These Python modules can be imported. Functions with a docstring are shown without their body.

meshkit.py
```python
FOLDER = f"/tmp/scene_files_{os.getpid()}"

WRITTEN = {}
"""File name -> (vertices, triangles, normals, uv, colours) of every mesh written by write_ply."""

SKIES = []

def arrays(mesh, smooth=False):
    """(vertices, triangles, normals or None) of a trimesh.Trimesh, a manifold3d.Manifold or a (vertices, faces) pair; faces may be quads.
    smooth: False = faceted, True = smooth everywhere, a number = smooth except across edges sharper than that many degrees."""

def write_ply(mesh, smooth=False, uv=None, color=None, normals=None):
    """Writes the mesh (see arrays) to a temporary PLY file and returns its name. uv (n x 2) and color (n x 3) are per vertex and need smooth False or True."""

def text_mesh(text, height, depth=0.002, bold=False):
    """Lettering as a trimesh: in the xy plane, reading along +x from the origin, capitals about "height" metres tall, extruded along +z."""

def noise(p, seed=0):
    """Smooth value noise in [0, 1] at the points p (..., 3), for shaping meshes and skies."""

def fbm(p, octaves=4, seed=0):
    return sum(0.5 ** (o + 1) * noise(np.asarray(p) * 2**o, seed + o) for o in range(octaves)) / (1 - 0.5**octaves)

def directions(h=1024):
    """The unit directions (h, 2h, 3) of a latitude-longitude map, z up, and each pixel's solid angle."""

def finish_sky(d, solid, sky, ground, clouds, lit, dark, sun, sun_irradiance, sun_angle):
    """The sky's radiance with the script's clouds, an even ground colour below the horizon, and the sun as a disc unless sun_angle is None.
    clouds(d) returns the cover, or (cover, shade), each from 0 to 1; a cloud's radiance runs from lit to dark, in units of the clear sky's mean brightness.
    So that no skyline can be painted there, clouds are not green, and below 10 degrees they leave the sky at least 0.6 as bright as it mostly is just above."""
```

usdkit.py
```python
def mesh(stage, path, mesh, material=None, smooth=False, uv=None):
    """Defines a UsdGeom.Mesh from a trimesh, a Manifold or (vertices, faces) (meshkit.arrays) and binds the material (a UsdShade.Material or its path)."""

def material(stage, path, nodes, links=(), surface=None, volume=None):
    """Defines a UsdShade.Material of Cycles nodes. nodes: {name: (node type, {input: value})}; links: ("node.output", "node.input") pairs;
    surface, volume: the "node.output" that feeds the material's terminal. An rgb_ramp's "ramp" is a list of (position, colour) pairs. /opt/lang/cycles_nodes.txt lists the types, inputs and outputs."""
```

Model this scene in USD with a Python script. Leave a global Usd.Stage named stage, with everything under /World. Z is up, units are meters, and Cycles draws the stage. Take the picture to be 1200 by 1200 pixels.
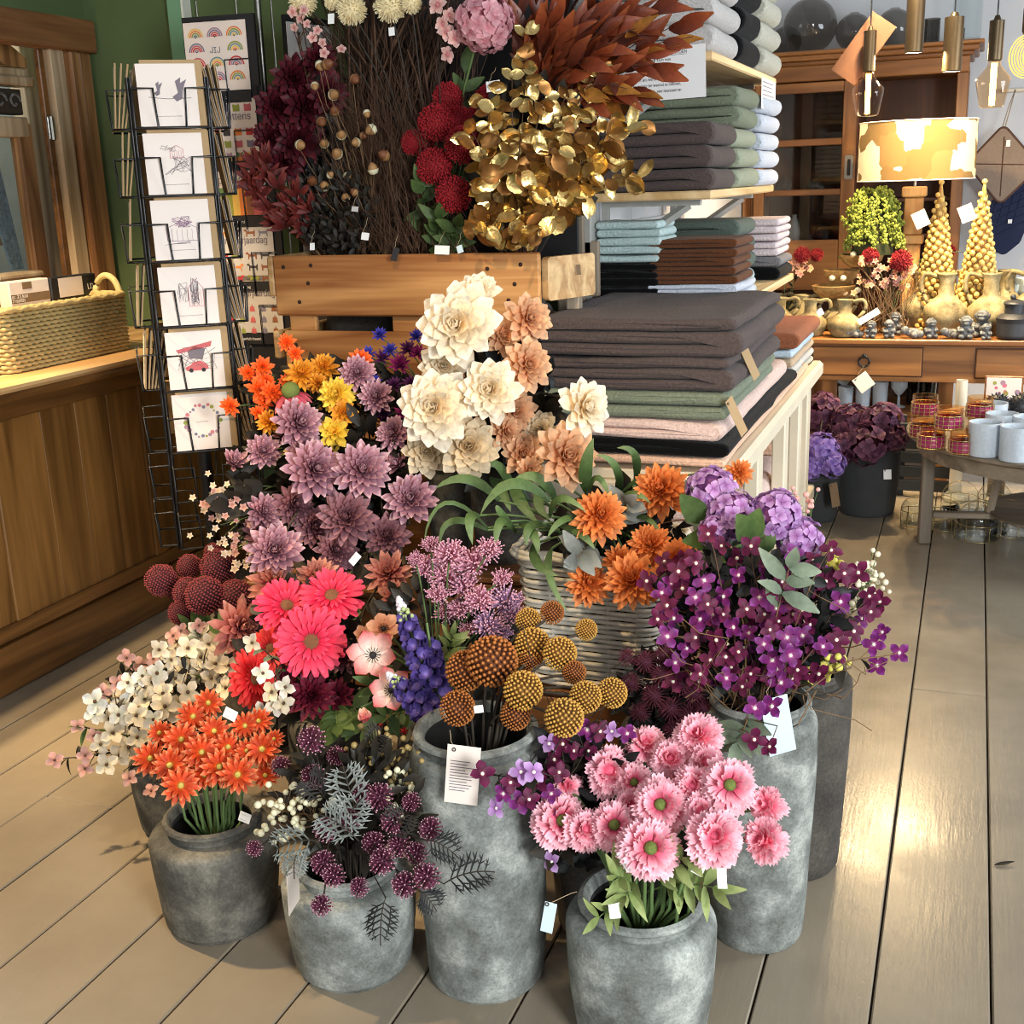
import math, random
import numpy as np
import trimesh
import shapely.geometry as sg
import usdkit, meshkit
from pxr import Usd, UsdGeom, UsdLux, UsdShade, Gf, Sdf, Vt

stage = Usd.Stage.CreateInMemory()
UsdGeom.SetStageUpAxis(stage, 'Z'); UsdGeom.SetStageMetersPerUnit(stage, 1.0)
UsdGeom.Xform.Define(stage, '/World'); UsdGeom.Scope.Define(stage, '/World/Looks')
rnd = random.Random(7)
nrg = np.random.default_rng(7)

# ---------------------------------------------------------------- camera
FPX = 1401.14                      # focal length in pixels of the 1200 px frame
EYE = np.array([0., 0., 1.55])
ROT = np.array([[.93569109,.06269778,-.3472048],[.35119203,-.25994497,.89949584],[-.03385775,-.9635858,-.26524715]])
cam = UsdGeom.Camera.Define(stage, '/World/camera')
cam.CreateHorizontalApertureAttr(36.0); cam.CreateVerticalApertureAttr(36.0)
cam.CreateFocalLengthAttr(36.0 * FPX / 1200); cam.CreateClippingRangeAttr((0.05,100.0))
_r, _u, _b = ROT @ [1,0,0], ROT @ [0,-1,0], ROT @ [0,0,-1]
cam.AddTransformOp().Set(Gf.Matrix4d(*_r, 0, *_u, 0, *_b, 0, *EYE, 1))
cam.CreateExposureAttr(0.16)

# ---------------------------------------------------------------- light: shop windows behind the camera, spots on the ceiling
def emitter(name, kind, loc, aim, col, inten, **kw):
    L = getattr(UsdLux, kind).Define(stage, '/World/' + name)
    z = -(np.array(aim, float) - loc); z /= np.linalg.norm(z)
    x = np.cross([0,0,1.], z) if abs(z[2]) < .99 else np.array([1., 0,0]); x /= np.linalg.norm(x); y = np.cross(z, x)
    L.AddTransformOp().Set(Gf.Matrix4d(*x, 0, *y, 0, *z, 0, *map(float, loc),1))
    L.CreateColorAttr(Gf.Vec3f(*col)); L.CreateIntensityAttr(inten)
    for k, v in kw.items():
        getattr(L, f'Create{k}Attr')(v)
    return L
dome = UsdLux.DomeLight.Define(stage, '/World/sky')
dome.CreateColorAttr(Gf.Vec3f(.86,.92,1.0)); dome.CreateIntensityAttr(0.10)
def spot(name, loc, aim, inten, cone, soft=.5, col=(1.0,.72,.40), rad=.05):
    L = emitter(name, 'SphereLight', loc, aim, col, inten, Radius=rad)
    sh = UsdLux.ShapingAPI.Apply(L.GetPrim()); sh.CreateShapingConeAngleAttr(cone); sh.CreateShapingConeSoftnessAttr(soft)
emitter('shop_window_light', 'RectLight', (2.1,-.9,1.75),(-.8,2.1,.35),(.93,.97,1.0),50.0, Width=.9, Height=1.5)
emitter('entrance_light', 'RectLight', (-1.2,-2.4,2.2),(-1.0,2.5,.6),(.96,.98,1.0),4.5, Width=2.0, Height=1.2)
spot('counter_spot_light', (-3.16,1.9,2.7),(-2.4,2.35,0),4600,31)
spot('counter_spot_light_001', (-2.9,2.6,2.7),(-3.1,3.2,1.0),2600,36)
spot('display_spot_light', (-.9,1.3,2.75),(-1.15,2.7,.75),1100,26)
spot('console_spot_light', (-.35,5.75,2.7),(-.25,6.55,.8),2000,28, col=(1., .80,.54))
spot('console_spot_light_001', (.2,5.75,2.7),(.1,6.55,.8),2000,28, col=(1., .80,.54))
spot('aisle_spot_light', (.35,2.4,2.7),(.2,2.5,0),160,36)
emitter('side_room_light', 'RectLight', (-4.1,3.9,2.75),(-4.1,3.9,0),(.95,1.0,.96),9.0, Width=.6, Height=1.0)
emitter('back_window_light', 'RectLight', (3.0,4.6,1.6),(.0,4.8,.1),(.84,.92,1.0),13.0, Width=2.0, Height=1.6)

# ---------------------------------------------------------------- pixel helpers (real distances given by the caller)
def ray(px, py): return ROT @ np.array([px - 600, py - 600, FPX])
def onY(px, py, y):
    v = ray(px, py); return EYE + v * (y / v[1])
def onX(px, py, x):
    v = ray(px, py); return EYE + v * (x / v[0])
def onZ(px, py, z=0.):
    v = ray(px, py); return EYE + v * ((z - EYE[2]) / v[2])
def proj(p):
    c = ROT.T @ (np.asarray(p, float) - EYE); return 600 + FPX * c[0] / c[2],600 + FPX * c[1] / c[2], c[2]
def ppm(p): return FPX / proj(p)[2]          # pixels per metre there
def V(*a): return np.array(a, float)
def unit(v): v = np.asarray(v, float); return v / (np.linalg.norm(v) + 1e-12)

# ---------------------------------------------------------------- prims
TAKEN = {}
def numbered(parent, name):
    k = TAKEN.get((parent, name),0); TAKEN[(parent, name)] = k + 1
    return f'{parent}/{name}' if k == 0 else f'{parent}/{name}_{k:03d}'
OFF = {}
LABELS = {}
def setd(prim, **kw):
    for k, v in kw.items():
        if v: prim.SetCustomDataByKey(k, v)
def thing(name, label, cat, loc=(0,0,0), group=None, kind=None, rotz=None, scale=None):
    path = numbered('/World', name); x = UsdGeom.Xform.Define(stage, path)
    loc = V(*loc); x.AddTranslateOp().Set(Gf.Vec3d(*loc))
    if rotz is not None: x.AddRotateZOp().Set(math.degrees(rotz))
    if scale is not None: x.AddScaleOp().Set(Gf.Vec3f(scale, scale, scale))
    OFF[path] = loc if rotz is None and scale is None else np.zeros(3)
    setd(x.GetPrim(), label=label, category=cat, group=group, kind=kind)
    LABELS.setdefault(label, []).append((path, group))
    return path
def part(parent, name, mesh, mat, smooth=False, t=None, label=None, kind=None, cat=None, group=None, raw=False):
    """One Mesh prim under parent. mesh is in world coordinates unless raw (then in the thing's own)."""
    path = numbered(parent, name)
    off = np.zeros(3) if raw else OFF.get(parent, np.zeros(3))
    if hasattr(mesh, 'vertices'): mesh = (np.asarray(mesh.vertices), np.asarray(mesh.faces))
    v, f = np.asarray(mesh[0], float) - off, np.asarray(mesh[1], int)
    v, f, n = meshkit.arrays((v, f), smooth)
    m = UsdGeom.Mesh.Define(stage, path)
    m.CreatePointsAttr(Vt.Vec3fArray.FromNumpy(v.astype(np.float32)))
    m.CreateFaceVertexCountsAttr(Vt.IntArray.FromNumpy(np.full(len(f),3, np.int32)))
    m.CreateFaceVertexIndicesAttr(Vt.IntArray.FromNumpy(f.astype(np.int32).ravel()))
    m.CreateSubdivisionSchemeAttr('none')
    if n is not None:
        m.CreateNormalsAttr(Vt.Vec3fArray.FromNumpy(n.astype(np.float32))); m.SetNormalsInterpolation('vertex')
    if t is not None:
        UsdGeom.PrimvarsAPI(m).CreatePrimvar('tt', Sdf.ValueTypeNames.FloatArray, 'vertex').Set(Vt.FloatArray.FromNumpy(np.asarray(t, np.float32)))
    UsdShade.MaterialBindingAPI.Apply(m.GetPrim()).Bind(MAT[mat])
    OFF[path] = off
    setd(m.GetPrim(), label=label, kind=kind, category=cat, group=group)
    if label and parent == '/World': LABELS.setdefault(label, []).append((path, group))
    return path
def single(name, mesh, mat, label, cat, smooth=False, group=None, kind=None, t=None):
    """A thing that is one mesh."""
    return part('/World', name, mesh, mat, smooth, t, label, kind, cat, group)
def copyof(src, name, label, cat, loc, rotz=0., group=None, scale=1.):
    path = numbered('/World', name); x = UsdGeom.Xform.Define(stage, path)
    x.GetPrim().GetReferences().AddInternalReference(src)
    x.ClearXformOpOrder(); x.AddTranslateOp().Set(Gf.Vec3d(*map(float, loc)))
    x.AddRotateZOp().Set(math.degrees(rotz)); x.AddScaleOp().Set(Gf.Vec3f(scale, scale, scale))
    setd(x.GetPrim(), label=label, category=cat, group=group)
    LABELS.setdefault(label, []).append((path, group))
    x.GetPrim().SetInstanceable(True)
    return path

# ---------------------------------------------------------------- mesh builders: everything is (vertices, triangles)
def cat(*ms):
    ms = [m for m in ms if m is not None]; vs, fs, n = [],[],0
    for m in ms:
        v, f = (np.asarray(m.vertices), np.asarray(m.faces)) if hasattr(m, 'vertices') else m
        vs.append(v); fs.append(np.asarray(f) + n); n += len(v)
    return np.vstack(vs), np.vstack(fs)
def quads(f4): f4 = np.asarray(f4); return np.vstack([f4[:, [0,1,2]], f4[:, [0,2,3]]])
def box(x0, x1, y0, y1, z0, z1, b=0.0):
    """Box, with chamfered edges when b > 0."""
    if b <= 0:
        v = np.array([[x, y, z] for x in (x0, x1) for y in (y0, y1) for z in (z0, z1)], float)
        return v, quads([[0,1,3,2],[4,6,7,5],[0,4,5,1],[2,3,7,6],[0,2,6,4],[1,5,7,3]])
    b = min(b, .49 * min(x1 - x0, y1 - y0, z1 - z0)); pts = []
    for sx in (0,1):
        for sy in (0,1):
            for sz in (0,1):
                X, Y, Z = (x0, x1)[sx],(y0, y1)[sy],(z0, z1)[sz]; ix, iy, iz = (b, -b)[sx],(b, -b)[sy],(b, -b)[sz]
                pts += [(X, Y + iy, Z + iz),(X + ix, Y, Z + iz),(X + ix, Y + iy, Z)]
    h = trimesh.Trimesh(pts, _BF, process=False)
    return np.array(pts, float), _BF
def _boxfaces():
    pts = []
    for sx in (0,1):
        for sy in (0,1):
            for sz in (0,1):
                X, Y, Z = sx, sy, sz; i = [(.2,-.2)[s] for s in (sx, sy, sz)]
                pts += [(X, Y + i[1], Z + i[2]),(X + i[0], Y, Z + i[2]),(X + i[0], Y + i[1], Z)]
    pts = np.array(pts, float); h = trimesh.convex.convex_hull(pts)
    idx = [int(np.argmin(((pts - p) ** 2).sum(1))) for p in h.vertices]
    return np.array(idx)[h.faces]
_BF = _boxfaces()
def xf(mesh, R=None, t=None):
    v, f = mesh
    if R is not None: v = v @ np.asarray(R).T
    if t is not None: v = v + np.asarray(t)
    return v, f
def rotm(axis, a):
    return trimesh.transformations.rotation_matrix(a, axis)[:3, :3]
def frame(z, up=(0,0,1.)):
    """Rotation whose columns are x, y, z with the given z."""
    z = unit(z); x = np.cross(up, z)
    if np.linalg.norm(x) < 1e-3: x = np.cross([1., 0,0], z)
    x = unit(x); return np.stack([x, np.cross(z, x), z],1)
def tube(pts, r, sides=5, cap=True):
    p = np.asarray(pts, float); n = len(p); r = np.broadcast_to(r, (n,)).astype(float)
    t = np.gradient(p, axis=0); t /= np.linalg.norm(t, axis=1, keepdims=True) + 1e-12
    a = np.cross(t, np.where(np.abs(t[:, 2:]) < .9,[0,0,1.],[1., 0,0])); a /= np.linalg.norm(a, axis=1, keepdims=True) + 1e-12
    b = np.cross(t, a); an = np.arange(sides) * 2 * np.pi / sides
    v = (p[:, None] + r[:, None, None] * (np.cos(an)[None, :, None] * a[:, None] + np.sin(an)[None, :, None] * b[:, None])).reshape(-1,3)
    i, j = np.meshgrid(np.arange(n - 1), np.arange(sides), indexing='ij')
    f = quads(np.stack([i * sides + j, i * sides + (j + 1) % sides, (i + 1) * sides + (j + 1) % sides, (i + 1) * sides + j],-1).reshape(-1,4))
    if cap:
        k = np.arange(1, sides - 1); e = (n - 1) * sides
        f = np.vstack([f, np.stack([0 * k, k + 1, k],1), np.stack([0 * k + e, k + e, k + 1 + e],1)])
    return v, f
def bez(p0, p1, p2, n=7):
    u = np.linspace(0,1, n)[:, None]; return (1 - u) ** 2 * np.asarray(p0) + 2 * u * (1 - u) * np.asarray(p1) + u * u * np.asarray(p2)
def lathe(prof, n=32, c=(0,0,0)):
    """prof: (r, z) from bottom to top outside (then inside down, if it has one)."""
    p = np.asarray(prof, float); an = np.arange(n) * 2 * np.pi / n
    v = np.stack([p[:, None, 0] * np.cos(an), p[:, None, 0] * np.sin(an), np.broadcast_to(p[:, None, 1],(len(p), n))],-1).reshape(-1,3) + np.asarray(c)
    i, j = np.meshgrid(np.arange(len(p) - 1), np.arange(n), indexing='ij')
    f = quads(np.stack([i * n + j, i * n + (j + 1) % n, (i + 1) * n + (j + 1) % n, (i + 1) * n + j],-1).reshape(-1,4))
    return v, f
_ICO = {k: trimesh.creation.icosphere(k, 1.0) for k in (0,1,2,3)}
def ball(c, r, k=1, s=(1,1,1), R=None):
    v = np.array(_ICO[k].vertices) * np.asarray(s) * r
    if R is not None: v = v @ np.asarray(R).T
    return v + np.asarray(c), np.array(_ICO[k].faces)
def many(proto, pts, scales=1., Rs=None):
    """Copies of one small mesh joined into one."""
    v, f = proto; n = len(pts); s = np.broadcast_to(scales, (n,))
    vv = v[None] * s[:, None, None] if Rs is None else np.einsum('nij,kj->nki', np.asarray(Rs), v) * s[:, None, None]
    vv = vv + np.asarray(pts)[:, None]
    return vv.reshape(-1,3),(f[None] + (np.arange(n) * len(v))[:, None, None]).reshape(-1,3)
def extrude(poly, h):
    m = trimesh.creation.extrude_polygon(poly, h, engine='earcut'); return np.array(m.vertices), np.array(m.faces)
def loft(rings, caps=True, closed=True):
    """rings: (m, k, 3) closed outlines."""
    m, k = rings.shape[:2]; v = rings.reshape(-1,3)
    i, j = np.meshgrid(np.arange(m - 1), np.arange(k), indexing='ij')
    f = quads(np.stack([i * k + j, i * k + (j + 1) % k, (i + 1) * k + (j + 1) % k, (i + 1) * k + j],-1).reshape(-1,4))
    if caps:
        v = np.vstack([v, rings[0].mean(0), rings[-1].mean(0)]); q = np.arange(k); n = m * k
        f = np.vstack([f, np.stack([np.full(k, n),(q + 1) % k, q],1), np.stack([np.full(k, n + 1), q + (m - 1) * k, (q + 1) % k + (m - 1) * k],1)])
    return v, f

# ---------------------------------------------------------------- materials
MAT = {}
def lin(c):
    """sRGB 0-255 to linear."""
    c = np.asarray(c, float) / 255; return tuple(np.where(c < .04045, c / 12.92,((c + .055) / 1.055) ** 2.4))
def mk(name, nodes, links, surface):
    MAT[name] = usdkit.material(stage, '/World/Looks/' + name, nodes, links, surface=surface)
def plain(name, col, rough=.5, var=.12, scale=8., bump=0., bscale=60., metal=0., spec=.5, stretch=(1,1,1), detail=4., sheen=0., rnd_amt=0., coord='object', **kw):
    """Colour with soft noise variation, a fine bump and, when rnd_amt is set, a shift from object to object."""
    c = np.array(lin(col))
    n = {'tc': ('texture_coordinate', {}), 'mp': ('mapping', {'scale': stretch}), 'no': ('noise_texture', {'scale': scale, 'detail': detail, 'roughness': .6}),
         'rp': ('rgb_ramp', {'ramp': [(.25, tuple(c * (1 - var))),(.75, tuple(np.minimum(c * (1 + var),1)))]}),
         'p': ('principled_bsdf', {'roughness': rough, 'metallic': metal, 'specular_ior_level': spec, 'sheen_weight': sheen, **kw})}
    l = [(f'tc.{coord}' if coord != 'position' else 'ge.position', 'mp.vector'),('mp.vector', 'no.vector'),('no.fac', 'rp.fac')]
    if coord == 'position': n['ge'] = ('geometry', {}); n.pop('tc')
    src = 'rp.color'
    if rnd_amt:
        n['oi'] = ('object_info', {}); n['mr'] = ('map_range', {'from_min': 0., 'from_max': 1., 'to_min': 1 - rnd_amt, 'to_max': 1 + rnd_amt})
        n['hs'] = ('hsv', {}); l += [('oi.random', 'mr.value'),('mr.result', 'hs.value'),(src, 'hs.color')]; src = 'hs.color'
    l.append((src, 'p.base_color'))
    if bump:
        n['nb'] = ('noise_texture', {'scale': bscale, 'detail': 3., 'roughness': .6}); n['b'] = ('bump', {'strength': bump, 'distance': .004})
        l += [('mp.vector', 'nb.vector'),('nb.fac', 'b.height'),('b.normal', 'p.normal')]
    mk(name, n, l, 'p.BSDF')
def wood(name, dark, light, rough=.45, scale=1., axis='x', knots=True, bump=.15, spec=.4, coord='object', planks=False):
    """Grain along one axis: stretched noise rings plus fine fibres."""
    st = {'x': (.35,4., 4.), 'y': (4., .35,4.), 'z': (4., 4., .35)}[axis]; st2 = {'x': (1.5,60., 60.), 'y': (60., 1.5,60.), 'z': (60., 60., 1.5)}[axis]
    d, g = np.array(lin(dark)), np.array(lin(light))
    n = {'tc': ('texture_coordinate', {}), 'oi': ('object_info', {}), 'ad': ('vector_math', {'math_type': 'multiply_add', 'vector2': (1,1,1)}),
         'sc': ('vector_math', {'math_type': 'scale', 'scale': 7.}), 'cx': ('combine_xyz', {}),
         'm1': ('mapping', {'scale': tuple(scale * q for q in st)}), 'm2': ('mapping', {'scale': tuple(scale * q for q in st2)}),
         'n1': ('noise_texture', {'scale': 1.6, 'detail': 3., 'roughness': .5, 'distortion': .8}), 'wv': ('math', {'math_type': 'multiply', 'value2': 9.}),
         'sn': ('math', {'math_type': 'pingpong', 'value2': 1.}), 'n2': ('noise_texture', {'scale': 1.5, 'detail': 4.}),
         'mx': ('mix_float', {'fac': .45}), 'rp': ('rgb_ramp', {'ramp': [(.2, tuple(d)),(.55, tuple((d + g) / 2)),(.85, tuple(g))]}),
         'p': ('principled_bsdf', {'roughness': rough, 'specular_ior_level': spec}), 'b': ('bump', {'strength': bump, 'distance': .003})}
    l = [('oi.random', 'cx.x'),('oi.random', 'cx.y'),('oi.random', 'cx.z'),('cx.vector', 'sc.vector1'),(f'tc.{coord}', 'ad.vector1'),('sc.vector', 'ad.vector3'),
         ('ad.vector', 'm1.vector'),('ad.vector', 'm2.vector'),('m1.vector', 'n1.vector'),('m2.vector', 'n2.vector'),('n1.fac', 'wv.value1'),('wv.value', 'sn.value1'),
         ('sn.value', 'mx.a'),('n2.fac', 'mx.b'),('mx.result', 'rp.fac'),('rp.color', 'p.base_color'),('n2.fac', 'b.height'),('b.normal', 'p.normal')]
    mk(name, n, l, 'p.BSDF')
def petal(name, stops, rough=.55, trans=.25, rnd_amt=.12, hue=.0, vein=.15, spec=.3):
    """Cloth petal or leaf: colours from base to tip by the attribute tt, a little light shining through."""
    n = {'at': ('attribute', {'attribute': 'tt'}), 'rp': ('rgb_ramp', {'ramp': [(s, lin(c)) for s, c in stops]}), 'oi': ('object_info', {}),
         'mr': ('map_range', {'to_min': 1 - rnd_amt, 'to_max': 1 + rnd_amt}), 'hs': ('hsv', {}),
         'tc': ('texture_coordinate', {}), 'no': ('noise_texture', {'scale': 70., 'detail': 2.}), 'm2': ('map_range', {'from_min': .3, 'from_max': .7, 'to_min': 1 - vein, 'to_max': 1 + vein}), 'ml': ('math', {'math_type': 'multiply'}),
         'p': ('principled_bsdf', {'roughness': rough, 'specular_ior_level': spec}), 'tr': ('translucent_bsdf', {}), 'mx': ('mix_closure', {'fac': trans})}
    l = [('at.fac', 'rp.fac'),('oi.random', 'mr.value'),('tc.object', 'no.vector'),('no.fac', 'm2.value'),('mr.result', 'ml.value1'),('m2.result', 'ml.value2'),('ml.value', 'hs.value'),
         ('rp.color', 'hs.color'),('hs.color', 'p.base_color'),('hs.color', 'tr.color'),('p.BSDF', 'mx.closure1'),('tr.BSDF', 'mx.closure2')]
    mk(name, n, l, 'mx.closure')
def glass(name, col=(1,1,1), rough=.02, ior=1.3):
    """Thin clear glass: mostly see-through, reflecting by the angle."""
    mk(name, {'t': ('transparent_bsdf', {'color': col}), 'g': ('glossy_bsdf', {'color': (1,1,1), 'roughness': rough}), 'ge': ('geometry', {}), 'mi': ('mix_float', {'a': ior, 'b': 1 / ior}), 'f': ('fresnel', {}), 'm': ('mix_closure', {})},
       [('ge.backfacing', 'mi.fac'),('mi.result', 'f.IOR'),('f.fac', 'm.fac'),('t.BSDF', 'm.closure1'),('g.BSDF', 'm.closure2')], 'm.closure')
def glow(name, col, strength):
    mk(name, {'e': ('emission', {'color': lin(col), 'strength': strength})}, [], 'e.emission')
def mottled(name, a, b, c, scale=6., rough=.8, bump=.5, bscale=90., spec=.25):
    """Stone-like finish: two scales of patches and a sandy relief."""
    n = {'tc': ('texture_coordinate', {}), 'oi': ('object_info', {}), 'cx': ('combine_xyz', {}), 'sc': ('vector_math', {'math_type': 'scale', 'scale': 5.}), 'ad': ('vector_math', {'math_type': 'add'}),
         'n1': ('noise_texture', {'scale': scale, 'detail': 5., 'roughness': .62}), 'n2': ('noise_texture', {'scale': scale * 17, 'detail': 4., 'roughness': .75}),
         'r1': ('rgb_ramp', {'ramp': [(.30, lin(a)),(.5, lin(b)),(.70, lin(c))]}), 'r2': ('map_range', {'from_min': .3, 'from_max': .7, 'to_min': .68, 'to_max': 1.32}), 'hs': ('hsv', {}),
         'nb': ('noise_texture', {'scale': bscale, 'detail': 4., 'roughness': .7}), 'b': ('bump', {'strength': bump, 'distance': .003}), 'p': ('principled_bsdf', {'roughness': rough, 'specular_ior_level': spec})}
    l = [('oi.random', 'cx.x'),('oi.random', 'cx.z'),('cx.vector', 'sc.vector1'),('tc.object', 'ad.vector1'),('sc.vector', 'ad.vector2'),('ad.vector', 'n1.vector'),('ad.vector', 'n2.vector'),('ad.vector', 'nb.vector'),
         ('n1.fac', 'r1.fac'),('n2.fac', 'r2.value'),('r1.color', 'hs.color'),('r2.result', 'hs.value'),('hs.color', 'p.base_color'),('nb.fac', 'b.height'),('b.normal', 'p.normal')]
    mk(name, n, l, 'p.BSDF')
# ================================================================ materials
wood('pine_crate', (150,92,45),(214,158,96), rough=.6, axis='x')
wood('pine_end', (170,128,78),(222,186,132), rough=.6, axis='x')
wood('pine_gray', (120,108,92),(168,152,130), rough=.7, axis='z')
wood('crate_brown', (92,56,28),(140,92,50), rough=.6, axis='x')
wood('shelf_oak', (196,158,104),(236,206,156), rough=.5, axis='y', scale=.7)
wood('counter_wood', (90,60,26),(140,99,50), rough=.42, axis='z', scale=.8, bump=.1)
wood('counter_rail', (80,52,24),(124,84,42), rough=.4, axis='y', scale=.8, bump=.1)
wood('counter_top_wood', (178,136,86),(222,186,134), rough=.32, axis='y', scale=.8)
wood('old_pine', (112,76,44),(172,130,84), rough=.6, axis='z', scale=.9)
wood('old_pine_y', (104,68,38),(156,112,68), rough=.6, axis='y', scale=.9)
wood('pale_pine', (150,128,98),(196,178,148), rough=.65, axis='z', scale=.9)
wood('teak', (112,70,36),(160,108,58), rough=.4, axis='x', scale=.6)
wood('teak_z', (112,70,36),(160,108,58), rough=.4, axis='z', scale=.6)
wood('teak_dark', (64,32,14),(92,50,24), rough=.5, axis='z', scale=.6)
wood('lamp_wood', (176,124,66),(214,166,100), rough=.5, axis='z')
wood('gray_wood', (96,84,70),(140,126,106), rough=.55, axis='x', scale=.8)
wood('gray_wood_z', (96,84,70),(146,132,112), rough=.55, axis='z', scale=.8)
plain('black_knot', (48,26,14),.8)
def floor_paint():
    c = np.array(lin((136,125,107)))
    n = {'ge': ('geometry', {}), 'oi': ('object_info', {}), 'm1': ('mapping', {'scale': (14., 1.2,1.)}), 'n1': ('noise_texture', {'scale': 6., 'detail': 4., 'roughness': .65}),
         'n2': ('noise_texture', {'scale': 3., 'detail': 4.}), 'rp': ('rgb_ramp', {'ramp': [(.3, tuple(c * .9)),(.7, tuple(c * 1.08))]}), 'mr': ('map_range', {'to_min': .95, 'to_max': 1.05}), 'hs': ('hsv', {}),
         'mn': ('mix_float', {'fac': .5}), 'b': ('bump', {'strength': .32, 'distance': .004}), 'vo': ('voronoi_texture', {'scale': 26.}), 'vr': ('map_range', {'from_min': .0, 'from_max': .12, 'to_min': .0, 'to_max': 1., 'clamp': True}), 'mb': ('mix_float', {'fac': .12}),
         'rr': ('map_range', {'from_min': .3, 'from_max': .7, 'to_min': .2, 'to_max': .36}), 'p': ('principled_bsdf', {'specular_ior_level': .5})}
    l = [('ge.position', 'm1.vector'),('m1.vector', 'n1.vector'),('ge.position', 'n2.vector'),('ge.position', 'vo.vector'),('n2.fac', 'rp.fac'),('rp.color', 'hs.color'),('oi.random', 'mr.value'),('mr.result', 'hs.value'),
         ('hs.color', 'p.base_color'),('n1.fac', 'mn.a'),('n2.fac', 'mn.b'),('mn.result', 'mb.a'),('vo.distance', 'vr.value'),('vr.result', 'mb.b'),('mb.result', 'b.height'),('b.normal', 'p.normal'),('n2.fac', 'rr.value'),('rr.result', 'p.roughness')]
    mk('floor_paint', n, l, 'p.BSDF')
floor_paint()
plain('floor_gap', (52,40,30),.9)
plain('green_wall', (80,98,58),.85, var=.05, scale=2.)
plain('green_trim', (112,158,122),.7, var=.04)
plain('white_wall', (206,206,206),.85, var=.04, scale=2.)
plain('white_paint', (226,214,188),.42, var=.06, scale=5., bump=.1)
plain('gray_paint', (158,158,152),.55, var=.08, scale=5., stretch=(6,6,.6))
plain('black_metal', (14,14,15),.38, spec=.5)
plain('steel', (150,148,140),.35, metal=1.)
plain('white_card', (226,212,200),.5, var=.02)
plain('kraft', (168,138,96),.75, var=.06, scale=30.)
plain('kraft_dark', (122,98,70),.75, var=.06, scale=30.)
plain('copper_card', (112,72,42),.5, var=.08, scale=20.)
plain('tag_white', (236,234,228),.6, var=.02)
plain('tag_sage', (216,218,204),.6, var=.02)
plain('tag_blue', (196,214,222),.6, var=.02)
plain('paper', (232,230,228),.7, var=.02)
plain('ink', (34,32,34),.7)
plain('ink_gray', (120,110,116),.8)
plain('ink_pink', (200,120,126),.8)
plain('ink_purple', (150,116,140),.8)
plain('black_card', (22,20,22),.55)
plain('white_ink', (226,222,218),.7)
plain('gray_paper', (192,186,180),.7)
plain('celadon_paper', (196,204,196),.7)
for k, c in dict(red=(190,50,50), orange=(222,128,58), yellow=(226,186,92), olive=(146,150,62), green=(96,130,78), teal=(112,142,140), slate=(120,116,136), pink=(214,110,132), brown=(140,84,52), dark=(64,58,58), mauve=(164,130,144), rose=(196,94,96)).items():
    plain('print_' + k, c, .7, var=.05)
mottled('zinc', (80,80,74),(120,124,119),(174,177,169), scale=10., rough=.68, bump=.5)
mottled('zinc_dark', (52,51,46),(80,78,71),(126,122,110), scale=8., rough=.8, bump=.4)
mottled('zinc_brown', (58,54,50),(76,72,66),(96,90,82), scale=8., rough=.85, bump=.4)
plain('vase_inside', (30,27,24),.95)
plain('felt_dark', (54,55,55),.95, var=.1, scale=14., bump=.3)
def terry(name, col, var=.12, bump=1.0, bscale=120., sheen=.07):
    plain(name, col, (.95), var=.26, scale=130., bump=bump, bscale=bscale, spec=.08, sheen=sheen, detail=5.)
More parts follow.
